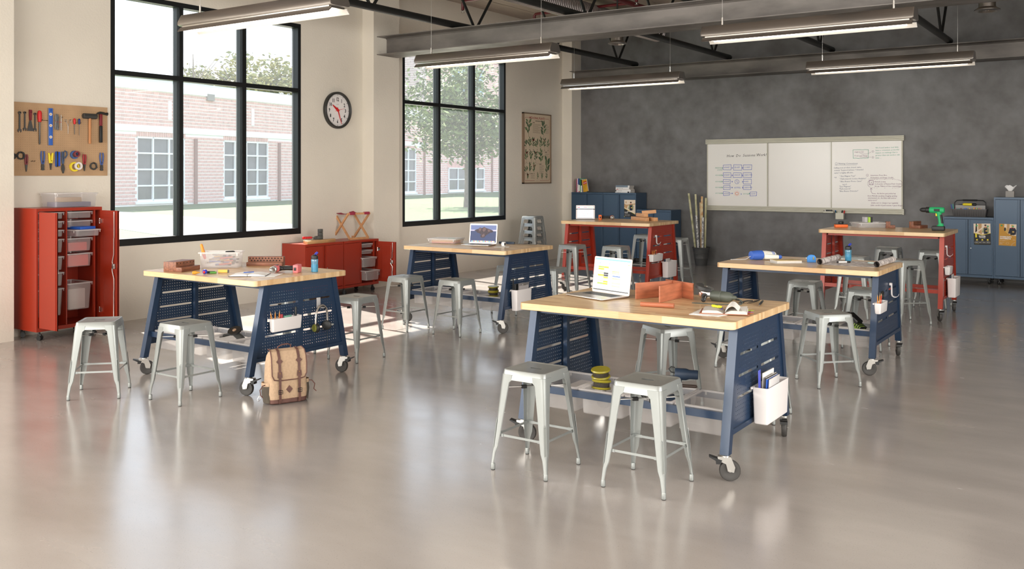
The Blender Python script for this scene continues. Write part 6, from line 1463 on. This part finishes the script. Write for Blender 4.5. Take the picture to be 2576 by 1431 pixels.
t = thing('sketchbook', 'closed yellow-covered sketchbook on the right blue table', 'sketchbook', (-2.90, 9.045, ZT+.0015), 40)
part('pages', MB().box(-.125, .125, -.093, .093, 0, .020), M_paper2, t, 0); part('cover', MB().bbox(-.127, .127, -.095, .095, .020, .023, .001), P('cover_yellow', (226, 200, 140), .5, noise=.2, nscale=12), t)
single('loose_sheet', 'white sheets sticking out under the yellow sketchbook', 'paper', MB().box(-.15, .15, -.12, .11, 0, .001), M_paper, (-2.91, 9.03, ZT), 46)
t = thing('tape_measure', 'blue tape measure standing on the right blue table', 'tape measure', (-2.695, 9.20, ZT), 20)
part('case', MB().prism([(-.04, .0), (.04, .0), (.042, .05), (.03, .068), (.0, .074), (-.025, .068), (-.042, .045)], -.024, .024, 'y'), LBl, t); part('belt_clip', MB().bbox(.012, .024, -.028, -.024, .025, .055, .001), P('olive_clip', (150, 140, 84)), t); part('tape_tip', MB().bbox(-.052, -.04, -.012, .012, .03, .045, .002), M_zinc, t)
t = thing('floor_plan_drawing', 'half unrolled architectural drawing on the right blue table', 'drawing', (-2.29, 9.30, ZT))
Pr = mat('plan_print', (232, 226, 222), .8, noise=1, col2=(150, 140, 138), nscale=22, detail=10)
part('flat_sheet', MB().bbox(-.245, .235, -.30, .24, 0, .0015, .0005), Pr, t, 0)
for x, y0, y1 in ((-.26, -.33, .30), (.255, -.30, .34)):
    L = [(.028-.0012*k) for k in range(1)]
    part('roll', MB().cyl((x, y0, .029), (x+.01, y1, .029), .028, n=20, caps=False).cyl((x, y0+.002, .027), (x+.01, y1-.002, .027), .021, n=18, m=1, caps=False).cyl((x, y0+.004, .026), (x+.01, y1-.004, .026), .015, n=16, m=1, caps=False), [Pr, P('rolled_inside', (108, 100, 96), .8)], t)
for loc, rz, c1, c2, lb in (((-2.40, 9.265, ZT+.012), 40, M_white_pl, M_black_pl, 'white marker with black cap on the drawing'), ((-2.12, 9.31, ZT+.012), -14, P('pale_teal', (186, 204, 200)), P('pale_teal2', (150, 170, 170)), 'pale teal marker on the drawing, at the right')):
    t = thing('marker', lb, 'marker', loc, rz)
    part('barrel', MB().lathe([(.006, -.065), (.009, -.06), (.009, .03)], 12, T=rot('Y', 90)), c1, t); part('cap', MB().lathe([(.0098, .03), (.0098, .062), (.006, .068)], 12, T=rot('Y', 90)), c2, t); part('end_plug', MB().lathe([(.0092, -.068), (.0092, -.055)], 12, T=rot('Y', 90)), c2, t)
single('steel_rule', 'thin steel ruler at the far right corner of the right blue table', 'ruler', MB().box(-.012, .012, -.15, .15, 0, .001), M_zinc, (-2.01, 9.60, ZT), -12)

# ---------------------------------------------------------------- left red table
for (x, y, z, r, L, lb) in ((-6.46, 13.0, 0, -35, .46, 'lower front beech block'), (-6.33, 13.08, 0, -38, .42, 'lower back beech block'), (-6.44, 13.03, .056, -42, .34, 'long beech block lying on the lower pair'), (-6.33, 13.06, .106, 25, .22, 'topmost short beech block, lying crosswise')):
    o = single('wood_block', lb+' on the left red table', 'block', MB().bbox(-L/2, L/2, -.035, .035, 0, .052, .002), M_pine2, (x, y, ZR+z), r, 'beech blocks on the left red table')
    if z > .09: o.rotation_euler.y = math.radians(-5)
# ---------------------------------------------------------------- right red table
t = thing('sanding_block', 'orange sanding block with black knob on the right red table', 'sanding block', (-3.36, 12.83, ZR), 30)
part('base', MB().bbox(-.085, .085, -.04, .04, 0, .042, .010), Org, t); part('pad', MB().bbox(-.08, .08, -.036, .036, .04, .048, .002), M_black_pl, t); part('knob', MB().lathe([(.028, .046), (.036, .055), (.036, .075), (.028, .082)], 8), M_black_pl, t)
tray('shallow frosted tray on the right red table', (-3.03, 13.0, ZR), 38, .43, .31, .07)
t = thing('sponge_stack', 'grey, lime and black sponge standing on the tray of the right red table', 'sponge', (-3.05, 12.99, ZR+.071), 38)
for k, (x, c) in enumerate(((-.035, P('sponge_grey', (190, 188, 192), .9)), (.005, P('sponge_lime', (176, 216, 90), .9)), (.035, P('sponge_black', (60, 60, 60), .9)))): part('layer', MB().bbox(x-.024 if k == 0 else x-.016, x+.015, -.045, .045, 0, .072, .005), c, t)
drill_block('small stepped walnut block in the middle of the right red table', (-2.76, 12.99, ZR), 20+90, .06, 0, 2, .088, .055, .04, .06)
drill_block('walnut block with a row of small holes beside the green drill', (-2.50, 13.13, ZR), 75, .22, 1, 8, .09, .06, .04, .09, hr=.005)

# ---------------------------------------------------------------- things in the hung trays
def spool(label, loc, rz, tilt=0):
    t = thing('wire_spool', label, 'spool', loc, rz, 'olive wire spools', tilt)
    part('winding', MB().lathe([(.052, .012), (.054, .016), (.054, .044), (.052, .048)], 24), mat('dark_winding', (66, 60, 50), .7, bump=.8, bscale=200), t)
    for z in (0, .046): part('flange', MB().lathe([(.02, z), (.062, z), (.066, z+.006), (.062, z+.014), (.02, z+.014)], 28), Olv, t)
spool('lower olive spool in the left tray of the front blue table', (-2.99, 5.44, .362), 0, -6); spool('upper olive spool resting on the lower one, front blue table', (-3.02, 5.49, .425), 10, 8)
single('winding_coil', 'dark coil lying in the second tray of the front blue table', 'coil', MB().bbox(-.04, .04, -.05, .05, 0, .09, .008), P('coil_dark', (70, 62, 56), .8), (-2.80, 5.42, .32))
t = thing('router_tool', 'dark blue trim router with side handle in the third tray of the front table', 'power tool', (-2.46, 5.50, .30), 20)
part('base_plate', MB().lathe([(.072, 0), (.078, .008), (.078, .06), (.06, .075)], 8), DkB, t); part('column', MB().cyl((0, 0, .07), (0, 0, .20), .022, n=12), DkB, t)
part('motor', MB().lathe([(.036, -.02), (.038, -.015), (.038, .05), (.030, .07), (.030, .12), (.028, .125)], 16, T=tr(0, 0, .215) @ rot('Y', 90)), DkB, t)
part('hook', MB().tube([(-.02, 0, .22), (-.045, 0, .225), (-.06, 0, .245), (-.045, 0, .26), (-.02, 0, .255)], .004, 7), M_black_pl, t); part('side_paddle', MB().bbox(.0, .12, -.012, .012, .13, .15, .009), P('paddle_brown', (66, 52, 46)), t); part('arm', MB().cyl((-.08, 0, .19), (0, 0, .19), .013, n=10), DkB, t)
t = thing('disc_sander', 'black disc grinder standing in a tray of the left blue table', 'grinder', (-6.60, 5.33, .30), 20)
part('disc', MB().lathe([(.001, 0), (.06, .0), (.064, .006), (.06, .014), (.001, .014)], 24, T=tr(0, 0, .115) @ rot('X', 28)), M_black_pl, t); part('centre_nut', MB().lathe([(.018, .014), (.016, .019)], 14, T=tr(0, 0, .115) @ rot('X', 28)), P('nut_tan', (170, 140, 116)), t)
part('body', MB().tube([(0, .0, .10), (.03, .03, .06), (.06, .05, .02)], [.026, .03, .03], 12), M_grey_pl, t); part('side_handle', MB().cyl((-.04, -.01, .09), (-.13, -.03, .07), .011, .015, 10), M_black_pl, t)
spool('lower olive spool in the right tray of the middle blue table', (-6.32, 8.86, .36), 0); spool('upper olive spool in the right tray of the middle blue table', (-6.32, 8.865, .42), 20, 4)
t = thing('orange_drill', 'orange and black power drill lying in the left tray of the right blue table', 'drill', (-3.03, 8.93, .40), 0, None, 0, 8)
part('motor_housing', MB().lathe([(.02, -.07), (.036, -.06), (.038, .0), (.034, .06), (.03, .09)], 16, T=tr(0, 0, .035) @ rot('Y', 90)), Org, t); part('rear_cap', MB().lathe([(.012, -.10), (.034, -.09), (.039, -.02), (.034, -.01)], 16, T=tr(0, 0, .034) @ rot('Y', 90)), M_black_pl, t)
part('handle', MB().tube([(.0, 0, .02), (-.025, 0, -.04), (-.05, 0, -.09)], [.024, .020, .026], 10), Org, t)
t = thing('nail_gun', 'lime green and black nailer lying in the right tray of the right blue table', 'power tool', (-2.22, 8.95, .38), -30, None, 0, 30)
part('body', MB().bbox(-.09, .10, -.035, .035, 0, .055, .012), Lim, t); part('black_top', MB().bbox(-.10, .04, -.037, .037, .04, .085, .012), M_black_pl, t)
m = MB()
for k in range(5): m.bbox(.0+.022*k, .012+.022*k, -.0375, .0375, .018, .058, .002)
part('grille', m, M_black_pl, t); part('front_shield', MB().bbox(-.14, -.09, -.03, .03, .0, .06, .01), P('smoke_shield', (70, 70, 70), .2), t); part('grip', MB().tube([(.02, 0, .0), (.0, 0, -.05), (-.01, 0, -.10)], [.022, .02, .024], 10), Lim, t)
single('tool_case', 'black battery case in the third tray of the right blue table', 'case', MB().bbox(-.07, .07, -.05, .05, 0, .12, .008), M_black_pl, (-2.52, 8.92, .30))

# ---------------------------------------------------------------- pegboard and its tools
PXw = XW+.018
t = thing('pegboard', 'tan hardboard pegboard hung above the tall red cabinet, full of tools', 'pegboard', (XW+.001, 5.187, 1.784))
PW, PH = 1.225, .819
part('board', MB().box(0, .016, 0, PW, 0, PH), M_hard, t, 0)
m = MB()
for i in range(47):
    for j in range(28):
        y = .03+i*.0254; z = .07+j*.0254; 
        m.add([(.0163, y-.0026, z), (.0163, y, z-.0026), (.0163, y+.0026, z), (.0163, y, z+.0026)], [(0, 1, 2, 3)])
part('peg_holes', m, M_hole, t, 0, kind='stuff')
def tool(nm, label, cat, y, z, grp=None): return thing(nm, label, cat, (PXw, y, z), 0, grp)
def hook(t, y, z, w=0): part('peg_hook', MB().tube([(0, y, z), (.03, y, z), (.034, y, z+.008)], .0025, 6), M_black, t)
def wrench(label, y, zt_, L, w):
    t = tool('wrench', label, 'wrench', y, zt_-L, 'steel wrenches on the pegboard')
    m = MB(); x0, x1 = .006, .012
    m.prism([(-w*.44, .03), (w*.44, .03), (w*.40, L-.02), (-w*.40, L-.02)], x0, x1, 'x')
    m.prism([(-w*.35, .035), (-w, .028), (-w*1.05, .008), (-w*.6, -.006), (-w*.45, .012), (0, .02), (w*.45, .012), (w*.6, -.006), (w*1.05, .008), (w, .028), (w*.35, .035)], x0-.001, x1+.001, 'x')
    m.loft([[(x, r*math.cos(a), L-.012+r*math.sin(a)) for a in [2*PI*k/14 for k in range(14)]] for x, r in ((x0-.002, w*.45), (x0-.002, w*.85), (x1+.002, w*.85), (x1+.002, w*.45), (x0-.002, w*.45))], cap0=False, cap1=False)
    part('wrench_body', m, M_dsteel, t); hook(t, 0, L-.012)
wrench('leftmost and longest steel combination wrench on the pegboard', 5.355, 2.495, .225, .020); wrench('second steel wrench on the pegboard, left of the scraper', 5.412, 2.498, .211, .018); wrench('short steel wrench right of the scraper on the pegboard', 5.526, 2.49, .205, .017)
t = tool('paint_scraper', 'wide scraper with maroon handle on the pegboard', 'scraper', 5.474, 2.284)
part('blade', MB().prism([(-.037, 0), (.037, 0), (.010, .12), (-.010, .12)], .008, .011, 'x'), M_dsteel, t); part('handle', MB().prism([(-.011, .12), (.011, .12), (.016, .22), (.014, .238), (-.014, .238), (-.016, .22)], .003, .020, 'x'), Mar, t); hook(t, 0, .21)
def sdriver(label, y, ztop, L, hl, r, col, shr, grp=None):
    t = tool('screwdriver', label, 'screwdriver', y, ztop-L, grp); m = MB()
    part('shaft', MB().lathe([(shr*.3, 0), (shr, .012), (shr, L-hl)], 8, T=tr(.022, 0, 0)), M_dsteel, t)
    part('handle', MB().lathe([(r*.5, L-hl), (r*.85, L-hl+.004), (r*.8, L-hl*.85), (r, L-hl*.7), (r, L-hl*.25), (r*.7, L-.006), (r*.3, L)], 14, T=tr(.022, 0, 0)), col, t); hook(t, r+.004, L-hl*.8)
sdriver('big screwdriver with bright red handle on the pegboard', 5.572, 2.519, .385, .131, .024, Rd, .009)
sdriver('small red-handled screwdriver on the pegboard', 5.984, 2.452, .191, .07, .014, Rd, .004); sdriver('small navy-handled screwdriver on the pegboard', 6.041, 2.452, .202, .068, .013, P('navy_plastic', (34, 52, 110)), .0025)
t = tool('spirit_level', 'blue spirit level with three round vials hanging on the pegboard', 'spirit level', 5.698, 2.131)
part('level_body', MB().bbox(.001, .024, -.024, .026, 0, .421, .001), P('level_blue', (52, 98, 184)), t); part('edge_strip', MB().box(.001, .025, -.0285, -.0242, 0, .421), M_zinc, t, 0)
for z in (.093, .224, .352): part('vial', MB().lathe([(.017, 0), (.017, .003), (.012, .004), (.012, .001)], 18, T=tr(.024, .001, z) @ rot('Y', 90)), M_white_pl, t); part('bubble_tube', MB().box(.0242, .0258, -.008, .009, z-.008, z+.008), P('vial_tan', (208, 170, 130)), t)
hook(t, .0, .398)
t = tool('steel_wool_bundle', 'bundle of dark wire brush wool tied with red string on the pegboard', 'wire brush', 5.775, 2.30)
m = MB(); rr = random.Random(8)
for k in range(60):
    y = rr.gauss(0, .011); x = .02+rr.gauss(0, .006); m.tube([(x, y, rr.uniform(0, .03)), (x+rr.gauss(0, .004), y+rr.gauss(0, .005), .09), (x, y*.8, .16+rr.uniform(0, .035))], .0016, 4)
part('bristles', m, M_dsteel, t, 0); part('string', MB().box(.03, .032, -.02, .05, .097, .100), Rd, t, 0)
t = tool('tweezers', 'thin steel tweezers on the pegboard left of the forceps', 'tweezers', 5.829, 2.304)
part('tweezer_arms', MB().cyl((.01, -.006, 0), (.01, 0, .18), .0022, .003, 6).cyl((.01, .008, .0), (.01, 0, .18), .0022, .003, 6), M_zinc, t); hook(t, .008, .15)
t = tool('forceps', 'small steel forceps with ring handles on the pegboard', 'forceps', 5.912, 2.268)
part('blades', MB().cyl((.01, 0, 0), (.01, 0, .09), .002, .004, 6).cyl((.01, 0, .09), (.01, -.02, .14), .003, n=6).cyl((.01, 0, .09), (.01, .02, .14), .003, n=6), M_zinc, t)
for s in (-1, 1): part('finger_ring', MB().tube([(.01, s*.026+.013*math.cos(a), .152+.013*math.sin(a)) for a in [2*PI*k/10 for k in range(10)]], .0025, 5, closed=True), M_zinc, t)
hook(t, .02, .16)
t = tool('mallet', 'black-headed mallet with wooden handle on the pegboard', 'mallet', 6.166, 2.16)
part('head', MB().lathe([(.026, -.085), (.032, -.08), (.032, .08), (.026, .085)], 8, T=tr(.035, 0, .325) @ rot('X', 90)), P('mallet_black', (52, 52, 50), .6), t); part('handle', MB().lathe([(.012, 0), (.015, .01), (.013, .1), (.015, .2), (.014, .30)], 12, T=tr(.035, 0, 0)), P('honey_wood', (190, 128, 78), .5), t)
hook(t, -.04, .30); hook(t, .04, .30)
t = tool('claw_hammer', 'claw hammer with maroon and black handle at the right of the pegboard', 'hammer', 6.305, 2.177)
part('handle', MB().bbox(.022, .046, -.016, .016, .20, .34, .006), Mar, t); part('grip', MB().bbox(.020, .048, -.017, .017, 0, .20, .006), M_black_pl, t)
part('head', MB().tube([(.034, -.065, .325), (.034, -.045, .345), (.034, -.01, .355), (.034, .03, .352), (.034, .055, .345), (.034, .085, .345)], [.004, .010, .017, .016, .013, .020], 10), P('hammer_steel', (58, 58, 56), .4, .6), t)
hook(t, .0, .335)
def coil(label, y, z, R, r, col, n=3, cat='tape', nm='tape_roll', dx=0):
    t = tool(nm, label, cat, y, z); t.location.x += dx
    part('roll', MB().loft([[(x, rr_*math.cos(a), rr_*math.sin(a)) for a in [2*PI*k/28 for k in range(28)]] for x, rr_ in ((.002, r), (.002, R), (.026, R), (.026, r), (.002, r))], cap0=False, cap1=False), col, t)
    return t
def wcoil(label, y, z, R):
    t = tool('wire_coil', label, 'cable', y, z, 'dark wire coils on the pegboard'); m = MB(); rr = random.Random(int(y*100))
    for k in range(6): m.tube([(.012+rr.uniform(0, .014), (R-rr.uniform(0, .012))*math.cos(a)*1.08, (R-rr.uniform(0, .010))*math.sin(a)) for a in [2*PI*j/22 for j in range(22)]], .0065, 6, closed=True)
    part('coil', m, P('coil_rubber', (58, 58, 58), .6), t); hook(t, 0, R-.012)
wcoil('coil of black wire at the left edge of the pegboard bottom row', 5.275, 2.0, .034); wcoil('coil of dark wire right of the pegboard edge, left of the small pliers', 5.363, 2.008, .042); wcoil('coil of dark cable left of the rightmost pliers', 6.223, 1.897, .042)
def plier(label, y, ztop, zbot, sp, col, jaw, ribs=False):
    L = ztop-zbot; t = tool('pliers', label, 'pliers', y, zbot, 'pliers on the pegboard')
    jl = L*(.42 if jaw == 'n' else .34)
    if jaw == 'n': m = MB().prism([(-.003, 0), (.003, 0), (.013, jl*.85), (.010, jl), (-.010, jl), (-.013, jl*.85)], .006, .016, 'x')
    else: m = MB().prism([(-.020, .004), (0, -.001), (.020, .004), (.014, .03), (.018, jl*.6), (.010, jl), (-.010, jl), (-.018, jl*.6), (-.014, .03)], .006, .018, 'x')
    part('jaws', m, M_dsteel, t)
    for s in (-1, 1):
        w = .009 if not ribs else .013
        part('handle', MB().tube([(.013, s*.008, jl-.004), (.013, s*sp*.9, jl+(L-jl)*.35), (.013, s*sp*(1.1 if not ribs else 1.0), jl+(L-jl)*.7), (.013, s*sp*(.8 if not ribs else 1.5), L)], [w*.9, w, w, w*.8], 8), col, t)
    hook(t, .0, jl+.02)
SB = P('slate_blue_plastic', (62, 88, 150))
plier('small needle nose pliers with maroon handles, left of the empty hooks', 5.427, 2.022, 1.83, .012, P('brown_red_plastic', (126, 50, 56)), 'n'); plier('blue-handled end cutting pliers in the middle left of the pegboard', 5.613, 2.063, 1.845, .018, SB, 'w')
plier('yellow-handled pruning shears on the pegboard', 5.706, 2.043, 1.85, .016, Yel, 'n', True); plier('red-handled needle nose pliers on the pegboard, right of the tape rolls', 6.112, 2.034, 1.838, .014, P('deep_red_plastic', (160, 34, 48)), 'n'); plier('blue-handled end cutting pliers at the right end of the pegboard', 6.328, 2.058, 1.842, .019, SB, 'w')
t = tool('sanding_holder', 'bright blue long sanding holder with black pad on the pegboard', 'sander', 5.795, 1.885)
part('black_pad', MB().bbox(.001, .03, -.026, -.008, .0, .178, .006), M_black_pl, t); part('blue_side', MB().bbox(.001, .028, -.034, -.027, .004, .175, .004), Blu, t); part('blue_frame', MB().tube([(.02, .004+.009*c, .09+.082*s) for c, s in ((-1, -1), (1, -1), (1, 1), (-1, 1))], .006, 8, closed=True).bbox(.004, .018, -.006, .014, .012, .168, .003), P('deep_blue_plastic', (30, 84, 200)), t)
t = tool('tin_snips', 'slate blue tin snips hanging on the pegboard beside the blue holder', 'snips', 5.85, 1.811)
part('blades', MB().prism([(-.004, 0), (.008, 0), (.022, .05), (.014, .09), (.002, .115), (-.014, .09), (-.020, .05)], .008, .016, 'x'), M_dsteel, t)
part('handle', MB().tube([(.012, -.004, .11), (.012, -.010, .18), (.012, -.008, .25)], .008, 8), P('slate_plastic', (62, 82, 112)), t); part('loop_handle', MB().tube([(.012, .006, .11), (.012, .012, .17), (.012, .034, .185), (.012, .05, .215), (.012, .044, .25), (.012, .024, .258), (.012, .010, .24), (.012, .010, .18)], .007, 8), P('slate_plastic', (62, 82, 112)), t)
coil('blue tape roll behind the maroon one on the pegboard', 5.986, 2.027, .048, .030, P('steel_blue_tape', (66, 96, 146))); coil('maroon tape roll in front of the blue one on the pegboard', 6.0, 2.036, .036, .021, P('maroon_tape', (128, 56, 62)), dx=.027)
coil('wide yellow tape roll at the bottom of the pegboard', 5.985, 1.888, .056, .036, P('tape_yellow', (232, 208, 50))); coil('white tape roll hung in front of the yellow one', 6.02, 1.897, .045, .027, M_white_pl, dx=.027)
single('empty_peg_hooks', 'pair of empty black hooks between the small pliers and blue cutters', 'hook', MB().tube([(0, -.014, 0), (.03, -.014, 0), (.034, -.014, .01)], .003, 6).tube([(0, .014, 0), (.03, .014, 0), (.034, .014, .01)], .003, 6), M_black, (PXw, 5.50, 1.945))
single('bar_hook', 'long black double hook between the red screwdriver and the blue level', 'hook', MB().tube([(0, -.03, 0), (.02, -.03, .0), (.02, .04, 0), (0, .04, 0)], .0025, 6), M_black, (PXw, 5.625, 2.41))
